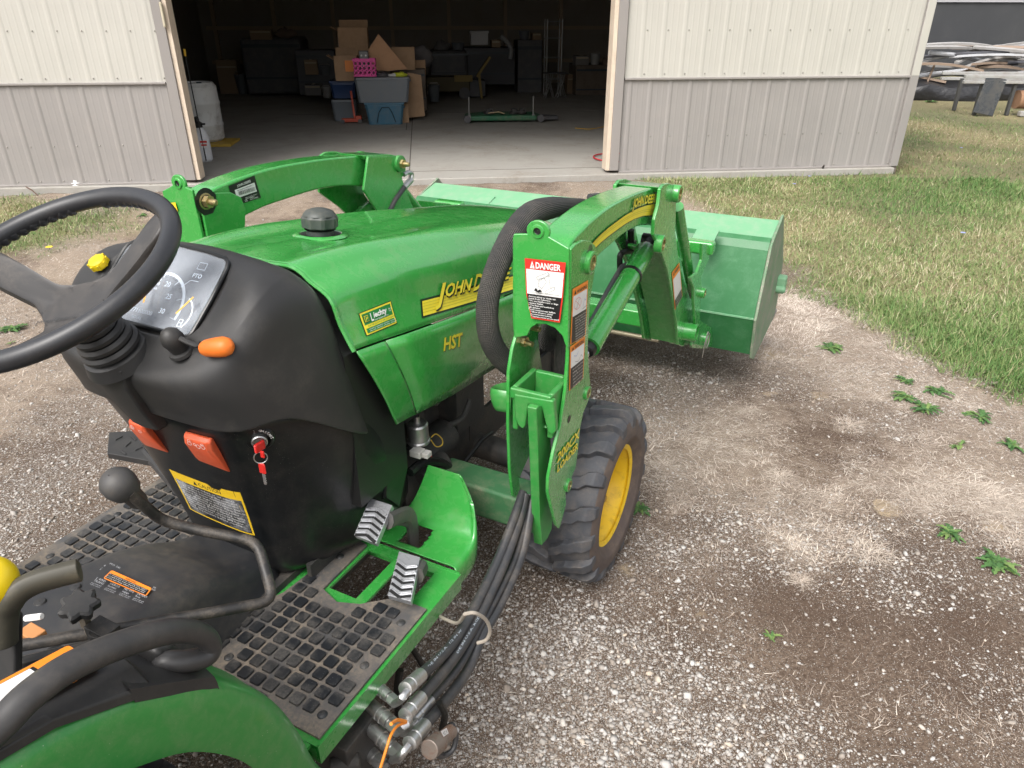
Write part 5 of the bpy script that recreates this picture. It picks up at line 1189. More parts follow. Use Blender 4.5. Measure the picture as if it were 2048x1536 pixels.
# black step pedal and grip on the left side
P=[T(pz(u,v,.50)) for u,v in ((218,864),(265,862),(308,900),(300,922),(214,906))]
b=MB(); b.prism(P,(0,0,-.02)); 
for (u,v),(u2,v2) in (((230,880),(245,872)),((250,893),(262,883)),((240,900),(252,908)),((270,900),(285,893)),((262,872),(272,880))):
    b.beam(T(pz(u,v,.502)),T(pz(u2,v2,.502)),.005,.004)
b2('clutch_pedal_pad',BLKD,b,bevel=.003)
b=MB(); b.tube([T(pz(290,905,.49)),X(-.25,1.02,.50),X(-.15,1.1,.45)],.014,8); b2('clutch_pedal_arm',BLKD,b)
# ---------- engine, frame, axle ----------
b=MB()
b.box(X(0,1.62,.60),(.30,.50,.36)); b.box(X(.17,1.66,.72),(.10,.34,.10)); b.cyl(X(.19,1.50,.50),X(.19,1.66,.50),.055,20); b.cyl(X(.13,1.45,.62),X(.13,1.54,.62),.07,20)
b.box(X(.18,1.78,.58),(.08,.18,.2)); b.cyl(X(.2,1.72,.62),X(.2,1.95,.80),.022,10); b.cyl(X(.17,1.35,.45),X(.17,1.50,.45),.08,20)
for k in range(7): b.cyl(X(.152,1.44+.06*k,.50+.03*(k%3)),X(.168,1.44+.06*k,.50+.03*(k%3)),.009,8)
for k in range(4): b.box(X(.22,1.52+.05*k,.77+.01*k),(.03,.03,.05))
b2('engine_block',IRON,b,bevel=.008)
b=MB(); b.cyl(X(.235,1.42,.47),X(.235,1.55,.47),.050,24); b2('starter_motor',IRON,b,bevel=.004)
b=MB()
for sg in (-1,1): b.box(X(sg*.19,1.75,.40),(.014,1.5,.14))
b.box(X(0,1.86,.44),(.40,.12,.08)); b.box(X(0,2.5,.42),(.42,.02,.2)); b2('chassis_rail',IRON,b)
b=MB(); b.tube([X(-.56,1.86,.30),X(-.46,1.86,.34),X(-.2,1.86,.35),X(0,1.86,.33),X(.2,1.86,.35),X(.46,1.86,.34),X(.56,1.86,.30)],[.055,.05,.045,.085,.045,.05,.055],16); b.cyl(X(.46,1.70,.34),X(.46,1.86,.34),.022,10)
b.cyl(X(-.45,1.70,.36),X(.45,1.70,.36),.013,8); b2('front_axle',IRON,b)
b=MB(); b.cyl(X(.0,1.30,.38),X(0,1.8,.36),.022,10); b.box(X(0,1.0,.36),(.3,.9,.16)); b2('drive_shaft',IRON,b)
# small engine things seen by the hood
p=T(pb(836,865,-1.02)); b=MB(); b.lathe([(.008,.055),(.010,.035),(.026,.033),(.030,.028),(.030,-.02),(.033,-.024),(.033,-.030),(.001,-.031)],p,(.02,-.05,1),32); b2('fuel_filter',STEEL,b)
p=T(pb(835,905,-1.0)); b=MB(); b.box(p,(.035,.03,.02)); b.box(p+Vector((.028,.004,.0)),(.02,.024,.016)); b2('wire_connector',mat('white_connector',(.55,.54,.5),.5,dirt=(.25,.2,.15),amt=.4,dscale=30),b,bevel=.002)
for nm,L,r,m in (('yellow_wire',((862,875),(872,868),(884,878),(884,890),(872,893),(862,880)),.0018,mat('yellow_wire_jacket',(.6,.4,.05),.5)),('red_wire',((852,908),(862,913),(870,922)),.0022,mat('red_wire_jacket',(.5,.04,.03),.5)),('wire_loom',((820,945),(845,925),(868,922),(890,928),(910,945),(925,960)),.013,BLK),('fuel_line',((985,865),(965,880),(945,905),(925,930)),.007,INK),('cooling_line',((940,800),(925,835),(900,850)),.009,IRON)):
    b=MB(); b.tube(cr([T(pb(u,v,-1.0)) for u,v in L],5),r,8); b2(nm,m,b)
b=MB(); b.box(X(.16,1.70,.62),(.012,.09,.018),Matrix.Rotation(.3,3,'X')); b2('serial_plate',STEELD,b)
b=MB(); b.prism([X(.155,1.52,.56),X(.155,1.56,.50),X(.155,1.56,.40),X(.155,1.48,.42)],(.012,0,0)); b2('engine_bracket',GREEN2,b)
# ---------- wheels ----------
def wheel(cx,a,R,W,rimR,lug,label=None,name='front_wheel'):
    e=bpy.data.objects.new(name,None); COL.objects.link(e); e.parent=TR; e.location=X(cx,a,R); e.empty_display_size=.1
    hw=W/2; b=MB(); lh=.028 if R<.4 else .035
    Rc=R-lh
    prof=[(rimR,-hw*.80),(rimR+.012,-hw*.86),(rimR+(Rc-rimR)*.35,-hw*.99),(rimR+(Rc-rimR)*.65,-hw*1.0),(rimR+(Rc-rimR)*.9,-hw*.92),(Rc,-hw*.80),(Rc+.004,-hw*.4),(Rc+.005,0),(Rc+.004,hw*.4),(Rc,hw*.80),(rimR+(Rc-rimR)*.9,hw*.92),(rimR+(Rc-rimR)*.65,hw*1.0),(rimR+(Rc-rimR)*.35,hw*.99),(rimR+.012,hw*.86),(rimR,hw*.80)]
    mis=[1,1,1,1,0,0,0,0,0,0,1,1,1,1]
    b.lathe(prof,(0,0,0),(1,0,0),96,mis=mis)
    # bar lugs: stepped blocks from the centre to each shoulder
    N=lug
    for sg in (-1,1):
        for k in range(N):
            t0=2*math.pi*(k+(.5 if sg>0 else 0))/N; rows=[]
            path=[(.02*hw,-.30,.34),(.22*hw,-.16,.40),(.36*hw,.02,.40),(.52*hw,.06,.42),(.66*hw,.22,.42),(.82*hw,.26,.46),(.93*hw,.28,.44),(.99*hw,.29,.38)]
            for (x,sh,wd) in path:
                q=2*math.pi/N; tc=t0+sh*q; hwid=wd*q/2
                xx=x/hw; top=R-.001-.008*max(0,xx-.75)*4 if xx<.9 else R-.016-.2*(xx-.93); base=Rc-.012 if xx<.9 else Rc-.045
                top=max(top,base+.006)
                P=[]
                for dt,rr in ((-hwid*1.08,base),(-hwid*.90,top),(hwid*.90,top),(hwid*1.08,base)): P.append(Vector((sg*x,rr*math.sin(tc+dt),rr*math.cos(tc+dt))))
                rows.append(P)
            b.loft(rows,cap0=True,cap1=True)
    b.build('tyre',[RUB,RUBB],e,ang=30,bevel=.004 if R<.4 else 0,seg=2)
    b=MB(); s=1 if cx>0 else -1
    b.lathe([(rimR-.012,-hw*.78),(rimR+.004,-hw*.82),(rimR+.004,-hw*.78),(rimR-.010,-hw*.70),(rimR-.03,-hw*.3),(rimR-.03,hw*.3),(rimR-.010,hw*.70),(rimR+.004,hw*.78),(rimR+.004,hw*.82),(rimR-.012,hw*.78)],(0,0,0),(1,0,0),72)
    b.lathe([(rimR-.028,-.3*hw),(rimR-.04,.25*hw),(rimR*.62,.42*hw),(rimR*.5,.38*hw),(.05,.38*hw),(.05,.5*hw),(.001,.52*hw)],(0,0,0),(s,0,0),64)
    b.build('rim',YEL,e,ang=50)
    b=MB()
    for k in range(5):
        t=2*math.pi*k/5; y,z=rimR*.42*math.sin(t),rimR*.42*math.cos(t); b.cyl((s*hw*.36,y,z),(s*hw*.50,y,z),.012,6)
    b.build('wheel_bolts',BRASS,e)
    b=MB(); b.cyl((s*hw*.4,rimR*.66*-.35,rimR*.78),(s*hw*.68,rimR*.66*-.35,rimR*.74),.006,8); b.build('valve_stem',BRASS,e)
    return e
fw=wheel(.602,1.86,.30,.275,.170,17)
_v=gz(1,1)
wheel(-.602,1.86,.30,.275,.170,17)
wheel(.52,-.02,.46,.34,.27,20,name='rear_wheel'); wheel(-.52,-.02,.46,.34,.27,20,name='rear_wheel')
# ---------- fender with console ----------
def fender(sg):
    prof=[]
    outer=[pb(*q,-.70) for q in ((648,1560),(640,1530),(600,1450),(540,1395),(430,1350))]
    A=[(.635,.37),(.612,.436),(.583,.575),(.54,.695),(.462,.815),(.372,.892),(.30,.94),(.2,.978),(.05,1.0),(-.15,.98),(-.35,.90),(-.5,.76)]
    rows=[]
    for i,(a,z) in enumerate(A):
        # direction pointing to the wheel centre (0,.46)
        d=Vector((0,-(a+.02),.46-z)); d.normalize()
        c=lambda w,k: X(sg*w,a,z)+d*k
        rows.append([c(.44,.05),c(.448,.0),c(.49,-.0),c(.525,.0),c(.546,.005),c(.558,.02),c(.561,.04),c(.562,.092),c(.558,.098),c(.552,.092)])
    rows=dense(rows,4,2); b=MB(); b.loft(rows,closed=False); b2('fender',GREEN2,b,ang=60,solid=.004)
fender(1); fender(-1)
b=MB()
# console block on top of the right fender
pts=[(.385,.885,.895),(.366,.896,.943),(.34,.915,.957),(.25,.968,.982),(.12,1.002,1.012),(-.1,1.01,1.02)]
rows=[]
for a,zb,zt in pts: rows.append([X(.43,a,zb-.06),X(.431,a,zt-.02),X(.436,a,zt-.006),X(.46,a,zt),X(.515,a,zt-.003),X(.532,a,zt-.013),X(.552,a,zb+.008),X(.553,a,zb-.006)])
b=MB(); b.loft(rows,closed=False,cap0=False); b.add(rows[0],[tuple(range(len(rows[0])))]); b2('fender_console',BLKD,b,ang=35,bevel=.006)
b=MB(); b.loft([[X(.42,a,z-.03),X(.43,a,z+.016),X(.53,a,z+.018),X(.552,a,z+.004),X(.553,a,z-.02)] for a,z in ((.34,.925),(.385,.888),(.43,.850),(.455,.828),(.457,.815))],closed=False,cap1=True); b2('console_foot',BLKD,b,ang=40)
b=MB(); b.box(X(.30,.25,.70),(.24,.36,.10)); b2('linkage_tray',BLKD,b,bevel=.01)
# grab handle: flattened loop
H=[T(p) for p in (pb(325,1350,-.775),pb(330,1325,-.765),pb(372,1322,-.745),pb(412,1312,-.735),pb(421,1290,-.735),pb(400,1268,-.735),pb(340,1262,-.735),pb(240,1290,-.735),pb(140,1334,-.735),pb(60,1390,-.735),pb(0,1450,-.735),pb(-60,1500,-.735))]
b=MB(); b.tube(cr(H,6),.0185,14,flat=.85); b2('grab_handle',mat('handle_black_plastic',(.035,.034,.034),.45,dirt=(.2,.17,.14),amt=.25),b)
b=MB(); b.prism([T(p) for p in (pb(312,1300,-.765),pb(350,1290,-.765),pb(405,1325,-.765),pb(432,1368,-.765),pb(318,1380,-.765))],(-.06,.0,0)); b2('handle_foot',BLKD,b,bevel=.012)
# warning label on the console
C4=[X(w,a,float(np.interp(a,[.12,.25,.34],[1.012,.982,.957]))) for w,a in ((.448,.10),(.448,.335),(.520,.335),(.520,.10))]
D=Decal(*C4,n=(0,.1,1),lift=.003)
D.rect(0,0,1,1,LORG,r=.004); D.rect(.02,.08,.80,.92,INK); D.rect(.56,.1,.78,.9,WHT); D.text('WARNING',.80,.30,.5,INK,width=.17,bold=.01)
for i in range(6): D.text(('Read operator manual','before operating. Keep','hands clear of valve','and lift linkage.','Lower loader to the','ground before leaving')[i],.1,.80-.13*i,.1,WHT,width=.40,res=1)
D.build('console_warning_label',TR)
# ---------- levers near the seat ----------
LV=mat('lever_rod_black',(.03,.029,.028),.45,metal=.3,dirt=(.18,.15,.12),amt=.6,dscale=20)
p1=T(pz(-40,1305,.80)); p2=T(pz(250,1247,.78)); p2b=T(pz(440,1222,.75)); p3=T(pz(548,1202,.73)); p4=T(pz(532,1130,.76)); p5=T(pz(515,1083,.80)); p6=T(pz(480,1072,.81)); p7=T(pz(385,1058,.835)); p8=T(pz(322,1040,.86)); p9=T(pz(285,1010,.91)); p10=T(pz(258,985,.955))
def rounded(P,r=.02):
    out=[P[0]]
    for a,b_,c in zip(P[:-2],P[1:-1],P[2:]):
        u=(a-b_).normalized(); v=(c-b_).normalized(); k=min(r,(a-b_).length*.4,(c-b_).length*.4)
        for t in (0,.25,.5,.75,1): s_=b_+u*k; e_=b_+v*k; out.append((1-t)**2*s_+2*t*(1-t)*b_+t*t*e_)
    out.append(P[-1]); return out
b=MB(); b.tube(rounded([p1,p2b,p3,p5,p7,p8,p10],.028),.0105,12); b2('loader_lever',LV,b)
kc_=T(pz(240,970,.965)); dk=(p10-p8).normalized(); b=MB(); b.lathe([(.013,-.055),(.017,-.045),(.018,-.02),(.027,-.006),(.0305,.012),(.0295,.026),(.022,.038),(.010,.0445),(.001,.0455)],kc_-dk*.012,dk,28); b2('lever_knob',mat('grey_ball_knob',(.055,.053,.052),.55,dirt=(.25,.2,.12),amt=.25),b)
b=MB(); b.sphere(T(pz(-26,1168,1.02)),.038,24,16); b2('yellow_ball_knob',YELK,b)
a=[T(p) for p in (pz(8,1290,.93),pz(10,1235,.97),pz(25,1195,1.0),pz(70,1165,1.01),pz(160,1140,1.01))]
b=MB(); b.tube(cr(a,5),[.018]*8+[.0205]*13,14,flat=.75); b2('hitch_lever_grip',mat('olive_black_plastic',(.06,.055,.04),.5,dirt=(.2,.17,.1),amt=.5,dscale=10),b,bevel=.002)
b=MB(); b.beam(T(pz(22,1215,.96)),T(pz(20,1420,.80)),.045,.014); b2('lever_shroud',BLKD,b,bevel=.005)
c=T(pz(160,1213,.86)); ax=Vector((.25,-.1,1)).normalized(); b=MB(); x=ax.orthogonal().normalized(); y=ax.cross(x)
b.loft([[c+ax*h+(r+.004*math.cos(7*q*2*math.pi/42))*(math.cos(q*2*math.pi/42)*x+math.sin(q*2*math.pi/42)*y) for q in range(42)] for r,h in ((.020,-.008),(.026,-.004),(.027,.008),(.022,.012))],cap0=True,cap1=True); b2('round_knob',BLKD,b)
b=MB(); b.cyl(c-ax*.005,c-ax*.05,.009,6); b.cyl(c-ax*.04,c-ax*.1,.006,8); b2('knob_stem',mat('tan_dusty_steel',(.2,.17,.13),.6,metal=.3),b)
b=MB()
for (u,v,z),(u2,v2,z2) in (((-30,1345,.84),(250,1275,.80)),((-30,1382,.84),(250,1300,.80)),((150,1330,.82),(300,1270,.79))): b.cyl(T(pz(u,v,z)),T(pz(u2,v2,z2)),.011,10)
b.box(T(pz(208,1265,.81)),(.05,.03,.03)); b.cyl(T(pz(205,1285,.80)),T(pz(205,1262,.82)),.02,12)
b2('valve_linkage',LV,b,bevel=.001)
b=MB(); q=T(pz(62,1243,.80)); b.tube([q+Vector((-.015,0,.0)),q+Vector((.02,.01,.012))],.006,8,mi=1); b.box(q+Vector((.02,-.012,-.01)),(.04,.025,.02)); b2('range_indicator',[mat('brown_orange_tab',(.45,.2,.07),.6),WHT],b,bevel=.003)
# ================= loader =================
def plate(px,b,th,name,m=GREEN,sides=(1,),holes=(),bevel=.003,pts=None,label=None):
    """plate of thickness th (inwards) cut from a photo outline lying in the plane b; mirrored for the left loader frame"""
    P=[pb(u,v,b) for u,v in px] if pts is None else pts
    out=[]
    for sg in sides:
        Q=P if sg>0 else [mir(p) for p in P]
        mb=MB(); mb.prism(Tm(Q),(-sg*th,0,0)); out.append(b2(name,m,mb,bevel=bevel,ang=30))
    return out
BO,BI=-.600,-.745
def bothside(fn):
    for sg in (1,-1): fn(sg)
def Q(p,sg):
    if sg>0: return T(p)
    q=mir(p); return T((q[0],q[1]+.13*max(0,min(q[1],2.9)-1.6),q[2]-.01*max(0,min(q[1],2.4)-1.6)))
def boss(p,r,h,name,sg=1,ring=True,m=GREEN,bolt=False,parent=TR):
    c=Q(p,sg); mb=MB(); mb.lathe([(.001,-h*.3),(r,-h*.3),(r,h*.85),(r-.003,h),(r*.72,h),(r*.70,h*.8),(r*.001,h*.8)],c,(sg,0,0),28); o=b2(name,m,mb,ang=40)
    mb=MB(); mb.lathe([(r*.66,h*.7),(r*.66,h*.98),(r*.5,h*1.0),(r*.5,h*.8),(.001,h*.8)],c,(sg,0,0),24); mb.build('pin',BRASS,TR)
    return o
# mast outer and inner plates
mast_px=[(1143,498),(1152,488),(1168,480),(1182,482),(1192,492),(1193,520),(1188,556),(1181,600),(1178,650),(1176,700),(1179,745),(1182,775),(1178,800),(1167,826),(1161,855),(1158,890),(1152,935),(1141,962),(1132,985),(1133,1008),(1119,1058),(1113,1050),(1104,1015),(1097,985),(1098,955),(1108,905),(1121,855),(1128,810),(1133,775),(1137,720),(1140,650),(1142,560)]
MP=[pb(u,v,BO) for u,v in mast_px]
plate(None,BO,.010,'mast_outer_plate',pts=MP,sides=(1,-1))
MI=[(BI,1.484,1.238),(BI,1.484,1.02)]+[pb(u,v,BI) for u,v in ((1034,672),(1026,700),(1019,745),(1018,850),(1021,940),(1027,992),(1036,1000),(1048,985))]+[(BI,a,z) for _,a,z in MP[19:2:-1]]
plate(None,BI,.010,'mast_inner_plate',pts=MI,sides=(1,-1))
for sg in (1,-1):
    # rear cross plate with lug, carries the danger label
    zt=1.236; aR=1.474
    o=[(BI,aR,1.262),(-.722,aR,1.258),(-.715,aR,1.245)]
    arcp=[]
    for k in range(13):
        t=math.radians(200-220*k/12); arcp.append((-.684+.030*math.cos(t),aR,1.262+.026*math.sin(t)))
    top=[(BI,aR-.006,1.25)]+arcp+[(BO-.004,aR,1.232)]
    bot=[pa(u,v,aR) for u,v in ((1136,700),(1130,690),(1124,672),(1110,657),(1092,649),(1074,648),(1062,656),(1054,672))]+[(BI,aR,.98)]
    mb=MB(); mb.prism([Q(p,sg) for p in top+bot],(0,.010,0)); b2('mast_rear_plate',GREEN,mb,bevel=.003)
    mb=MB(); mb.lathe([(.001,-.001),(.008,-.001),(.009,0)],Q((-.684,aR-.001,1.264),sg),(0,-1,0),16); b2('lug_hole',INK,mb)
    mb=MB(); mb.lathe([(.017,0),(.015,.003),(.010,.0035)],Q((-.684,aR-.001,1.262),sg),(0,-1,0),20); b2('lug_boss',GREEN,mb)
    mb=MB(); mb.cyl(Q((BI+.0,1.60,1.19),sg),Q((BO,1.60,1.19),sg),.02,16); b2('mast_pin',STEELD,mb)
# top pivot bosses and others on the outer face
pv=pb(1186,526,BO+.012); boss((BO,pv[1],pv[2]),.029,.013,'pivot_boss',1); boss((BO,pv[1],pv[2]),.029,.013,'pivot_boss',-1)
for (u,v,r) in ((1174,786,.020),(1136,970,.020)):
    q=pb(u,v,BO); boss((BO,q[1],q[2]),r,.006,'mount_boss',1); boss((BO,q[1],q[2]),r,.006,'mount_boss',-1)
q=pb(1138,838,BO); mb=MB(); mb.lathe([(.001,.0006),(.011,.0006)],T((BO,q[1],q[2])),(1,0,0),20); b2('plate_hole',INK,mb)
# inner side pins of the left mast (seen over the hood)
def nutbolt(p,sg,name,rr=.020,L=.045,n=(1,0,0)):
    c=T(p); mb=MB(); mb.lathe([(.001,-.004),(rr*1.25,-.004),(rr*1.25,.002),(rr,.003)],c,n,20); mb.lathe([(rr*.95,.002),(rr*.95,L*.45),(.001,L*.45)],c,n,6); mb.lathe([(rr*.5,L*.4),(rr*.5,L*.9),(rr*.3,L),(.001,L)],c,n,14); return b2(name,BRASS,mb,ang=30)
lp=pb(414,403,-1.80); nutbolt((2*B0-BI+.010,lp[1],lp[2]),1,'pivot_bolt')
mb=MB(); mb.lathe([(.001,.0005),(.034,.0005),(.040,.0001)],T((2*B0-BI+.0105,lp[1],lp[2])),(1,0,0),24); 
mb.loft([[T((2*B0-BI+.0112,lp[1]+.036*math.cos(t)*(1+.25*math.sin(3*t)),lp[2]-.006+.042*math.sin(t)*(1+.2*math.cos(2*t)))) for t in [k*math.pi/12 for k in range(24)]],[T((2*B0-BI+.0115,lp[1]+.01*math.cos(t),lp[2]+.01*math.sin(t))) for t in [k*math.pi/12 for k in range(24)]]]); b2('grease_smear',GREASE,mb)
# yellow corner of a label on the left mast rear plate
# receiver casting between the plates
for sg in (1,-1):
    zr=.872; a0,a1=1.385,1.545; wL,wR=-.737,-.612
    mb=MB(); th=.014
    a0=1.412; wL=-.727
    for (w0,w1,q0,q1,dz) in ((wL,wL+.016,a0+.015,a1,.13),(wR-.016,wR,a0+.015,a1,.13),(wL+.016,wR-.016,a1-.016,a1,.13),(wL,wR,a0,a0+.016,.03)):
        c_=Q(((w0+w1)/2,(q0+q1)/2,zr-dz/2),sg); mb.box((c_.x,(q0+q1)/2-A0,zr-dz/2),(w1-w0,q1-q0,dz))
    mb.box((Q(((wL+wR)/2,1,1),sg).x,(a0+a1)/2-A0,zr-.10),(wR-wL-.03,a1-a0-.03,.01))
    Wp=[(1027,786),(1106,800),(1110,840),(1111,862),(1104,869),(1095,862),(1089,840),(1083,816),(1073,809),(1057,808),(1053,830),(1051,850),(1045,857),(1036,850),(1029,832)]
    mb.prism([Q(pa(u,v+2,1.410),sg) for u,v in Wp],(0,.02,0))
    b2('receiver_casting',GREEN2,mb,bevel=.006,seg=3)
    bb=pa(1078,950,1.40)[0]; bl=[pb(u,v,bb) for u,v in ((1073,818),(1078,811),(1088,812),(1100,850),(1106,950),(1106,1030),(1104,1058),(1096,1076),(1084,1091),(1080,1040),(1076,900))]
    mb=MB(); mb.prism([Q(p_,sg) for p_ in bl],(-sg*.026,0,0)); b2('mount_blade',GREEN2,mb,bevel=.003)
    mb=MB(); mb.box(Q((-.845,1.53,.425),sg),(.36,.11,.11)); b2('frame_cross_tube',GREEN4,mb,bevel=.012)
    # round handle bracket on the inner side
    hp=[(BI,1.46,.80),(BI-.035,1.455,.80),(BI-.055,1.465,.795),(BI-.062,1.50,.785),(BI-.045,1.535,.78),(BI,1.55,.775)]
    mb=MB(); mb.tube(cr([Q(p,sg) for p in hp],5),.009,12,flat=3.6); b2('parking_stand_loop',GREEN2,mb)
    mb=MB(); 
    for z,L in ((1.0,.055),(.955,.035)): mb.cyl(Q((BI-.002,1.52,z),sg),Q((BI+.0+L,1.51,z),sg),.007,8); mb.cyl(Q((BI+.0,1.52,z),sg),Q((BI+.014,1.518,z),sg),.014,6)
    b2('bracket_bolts',BRASS,mb)
# ---------- arms ----------
AO,AI=-.628,-.722
arm_top=[(1.50,1.165),(1.545,1.222),(1.62,1.240),(1.70,1.250),(1.80,1.256),(1.92,1.254),(2.06,1.246),(2.22,1.230),(2.38,1.208)]
arm_low=[(1.54,1.095),(1.62,1.115),(1.74,1.136),(1.84,1.142),(1.94,1.146),(2.02,1.144),(2.12,1.132),(2.26,1.100),(2.36,1.070)]
for sg in (1,-1):
    def cs(w): return [Vector((0,0,0))]
    tt=cr([Vector((0,a,z)) for a,z in arm_top],4); ll=cr([Vector((0,a,z)) for a,z in arm_low],4)
    rings=[]
    for p,q in zip(tt,ll): rings.append([Q((AO,q.y,q.z),sg),Q((AO,p.y,p.z),sg),Q((AI,p.y,p.z),sg),Q((AI,q.y,q.z),sg)])
    mb=MB(); mb.loft(rings,cap0=True,cap1=True); b2('loader_arm',GREEN,mb,bevel=.008,seg=3,ang=40)
# knee plates
knee_px=[(1322,378),(1328,369),(1338,366),(1349,370),(1353,385),(1352,420),(1351,465),(1357,510),(1368,560),(1382,600),(1392,628),(1388,650),(1376,668),(1368,694),(1357,690),(1353,640),(1345,590),(1335,540),(1322,500),(1308,470),(1310,440),(1318,410)]
KP=[pb(u,v,BO) for u,v in knee_px]
plate(None,BO,.012,'knee_outer_plate',pts=KP,sides=(1,-1)); plate(None,BI,.012,'knee_inner_plate',pts=[(BI,a,z) for _,a,z in KP],sides=(1,))
LK=[pb(u,v,-1.803) for u,v in ((737,313),(800,313),(811,322),(812,343),(804,356),(822,405),(850,470),(800,480),(760,430),(728,380))]
mb=MB(); mb.prism(Tm(LK),(-.012,0,0)); b2('knee_inner_plate',GREEN,mb,bevel=.003,ang=30)
for sg in (1,-1):
    k0=(2.30,1.228); k1=(2.42,1.196)
    mb=MB(); mb.prism([Q((BO-.012,a,z),sg) for a,z in ((2.20,1.236),(2.36,1.215),(2.45,1.19),(2.44,1.17),(2.22,1.215))],(-sg*.13,0,0)); b2('knee_top_cap',GREEN,mb,bevel=.003)
    fold=[pb(u,v,BO-.013) for u,v in ((1322,500),(1335,540),(1345,590),(1353,640),(1357,688))]; fb=[(p_[0],p_[1]+.012,p_[2]+.006) for p_ in fold[::-1]]
    mb=MB(); mb.prism([Q(p_,sg) for p_ in fold+fb],(-sg*.12,0,0)); b2('knee_rear_web',GREEN,mb,bevel=.002)
kp=pb(1360,388,BO+.02); boss((BO,kp[1],kp[2]),.029,.022,'knee_boss',1); boss((BO,kp[1],kp[2]),.029,.022,'knee_boss',-1)
kp2=pb(1328,489,BO+.02); boss((BO,kp2[1],kp2[2]),.030,.020,'cylinder_boss',1); boss((BO,kp2[1],kp2[2]),.030,.020,'cylinder_boss',-1)
lq=pb(1380,664,BO+.02)
for sg in (1,-1):
    mb=MB(); mb.lathe([(.030,-.02),(.038,-.02),(.038,.05),(.030,.05)],Q((BO,lq[1],lq[2]),sg),(sg,0,0),28,closed=True); b2('lower_pivot_ring',GREEN,mb,ang=40)
q=pb(803,331,-1.80); nutbolt((2*B0-BI+.018,2.50,1.165),1,'knee_bolt')
mb=MB(); mb.lathe([(.034,-.0),(.034,.016),(.028,.018),(.001,.018)],T((2*B0-BI+.008,2.50,1.165)),(1,0,0),24); b2('knee_inner_boss',GREEN2,mb)
# lift cylinders
for sg in (1,-1):
    c0=pb(1178,694,-.665); c1=pb(1293,498,-.665); top=(-.672,2.26,1.03)
    p=Q(c0,sg); q=Q(c1,sg); d=(q-p).normalized()
    mb=MB(); mb.lathe([(.020,0),(.034,.001),(.034,(q-p).length-.012),(.030,(q-p).length),(.001,(q-p).length)],p,d,32); b2('lift_cylinder',GREEN,mb,ang=40)
    mb=MB(); mb.lathe([(.001,-.022),(.022,-.022),(.026,-.012),(.026,.0)],p,d,24); b2('cylinder_gland',INK,mb)
    mb=MB(); mb.cyl(p-d*.02,p-d*.22,.014,16); b2('cylinder_rod',mat('chrome_rod',(.6,.6,.6),.15,metal=1),mb)
    mb=MB(); mb.cyl(q-d*.01,q+d*.06,.024,16); mb.cyl(q+d*.05+Vector((-.03,0,0)),q+d*.05+Vector((.03,0,0)),.026,16); b2('cylinder_eye',GREASE,mb)
    f=q-d*.16; mb=MB(); mb.lathe([(.034,-.008),(.037,-.007),(.037,.004),(.034,.005)],f,d,28); b2('hose_clamp',INK,mb)
    # steel line and hose running along the cylinder
    L=[(q-d*.03)+Vector((-sg*.03,0,-.04)),(q-d*.10)+Vector((-sg*.045,0,-.012)),(q-d*.16)+Vector((-sg*.042,0,.0)),(q-d*.30)+Vector((-sg*.044,0,-.012)),(q-d*.46)+Vector((-sg*.046,0,-.04)),(q-d*.62)+Vector((-sg*.03,0,-.08))]
    mb=MB(); mb.tube(cr(L,5),.012,10); b2('cylinder_hose',HOSE,mb)
    mb=MB(); e0=T(pb(1255,475,-.72)) if sg>0 else Q(pb(1255,475,-.72),-1); 
    pts=[pb(1262,478,-.73),pb(1262,500,-.73),pb(1248,504,-.73),pb(1240,512,-.73),pb(1240,540,-.73)]
    mb.tube(cr([Q(p_,sg) for p_ in pts],4),.010,10); mb.box(Q(pb(1262,490,-.73),sg),(.03,.03,.03)); mb.cyl(Q(pb(1262,460,-.73),sg),Q(pb(1262,486,-.73),sg),.012,6); b2('steel_fitting',GREASE,mb)
# tilt cylinders
for sg in (1,-1):
    p=Q(pb(1358,430,-.615),sg); q=Q(pb(1383,578,-.615),sg); d=(q-p).normalized()
    mb=MB(); mb.cyl(p-d*.05,q,.021,20); b2('tilt_cylinder',GREEN,mb)
    mb=MB(); mb.cyl(q,q+d*.04,.018,14); mb.cyl(q+d*.04+Vector((-.035,0,0)),q+d*.04+Vector((.035,0,0)),.022,16); b2('tilt_rod_eye',STEELD,mb)
for sg in (1,-1):
    L=[pb(1298,540,-.73),pb(1297,565,-.73),pb(1299,590,-.73),pb(1312,600,-.73),pb(1318,585,-.73)]
    mb=MB(); mb.tube(cr([Q(p_,sg) for p_ in L],4),.012,10); b2('tilt_hose',HOSE,mb)
# cross tube between the arms, levelling rod, hoses on it
ct=pb(1325,640,BI); ca_,cz_=ct[1],ct[2]
mb=MB(); mb.box(((T((BI,0,0)).x+T((2*B0-BI,0,0)).x)/2,ca_-A0,cz_),(2*(BI-B0),.11,.075),Matrix.Rotation(-.10,3,'X')); b2('torque_tube',GREEN,mb,bevel=.01,seg=3)
mb=MB(); c=pb(1322,676,BI); mb.cyl(T((BI,c[1]-.03,c[2])),T((2*B0-BI,c[1]-.03,c[2])),.011,12); b2('cross_rod',mat('tan_dirty_rod',(.33,.29,.2),.5,metal=.4),mb)
mb=MB()
for k,(u,v) in enumerate(((1318,628),(1320,640),(1320,652))): p_=T(pb(u,v,-.77)); mb.tube([p_+Vector((-.05,0,.0)),p_+Vector((-.01,0,.012)),p_+Vector((.02,0,-.01))],.008,8)
b2('bulkhead_lines',STEEL,mb)
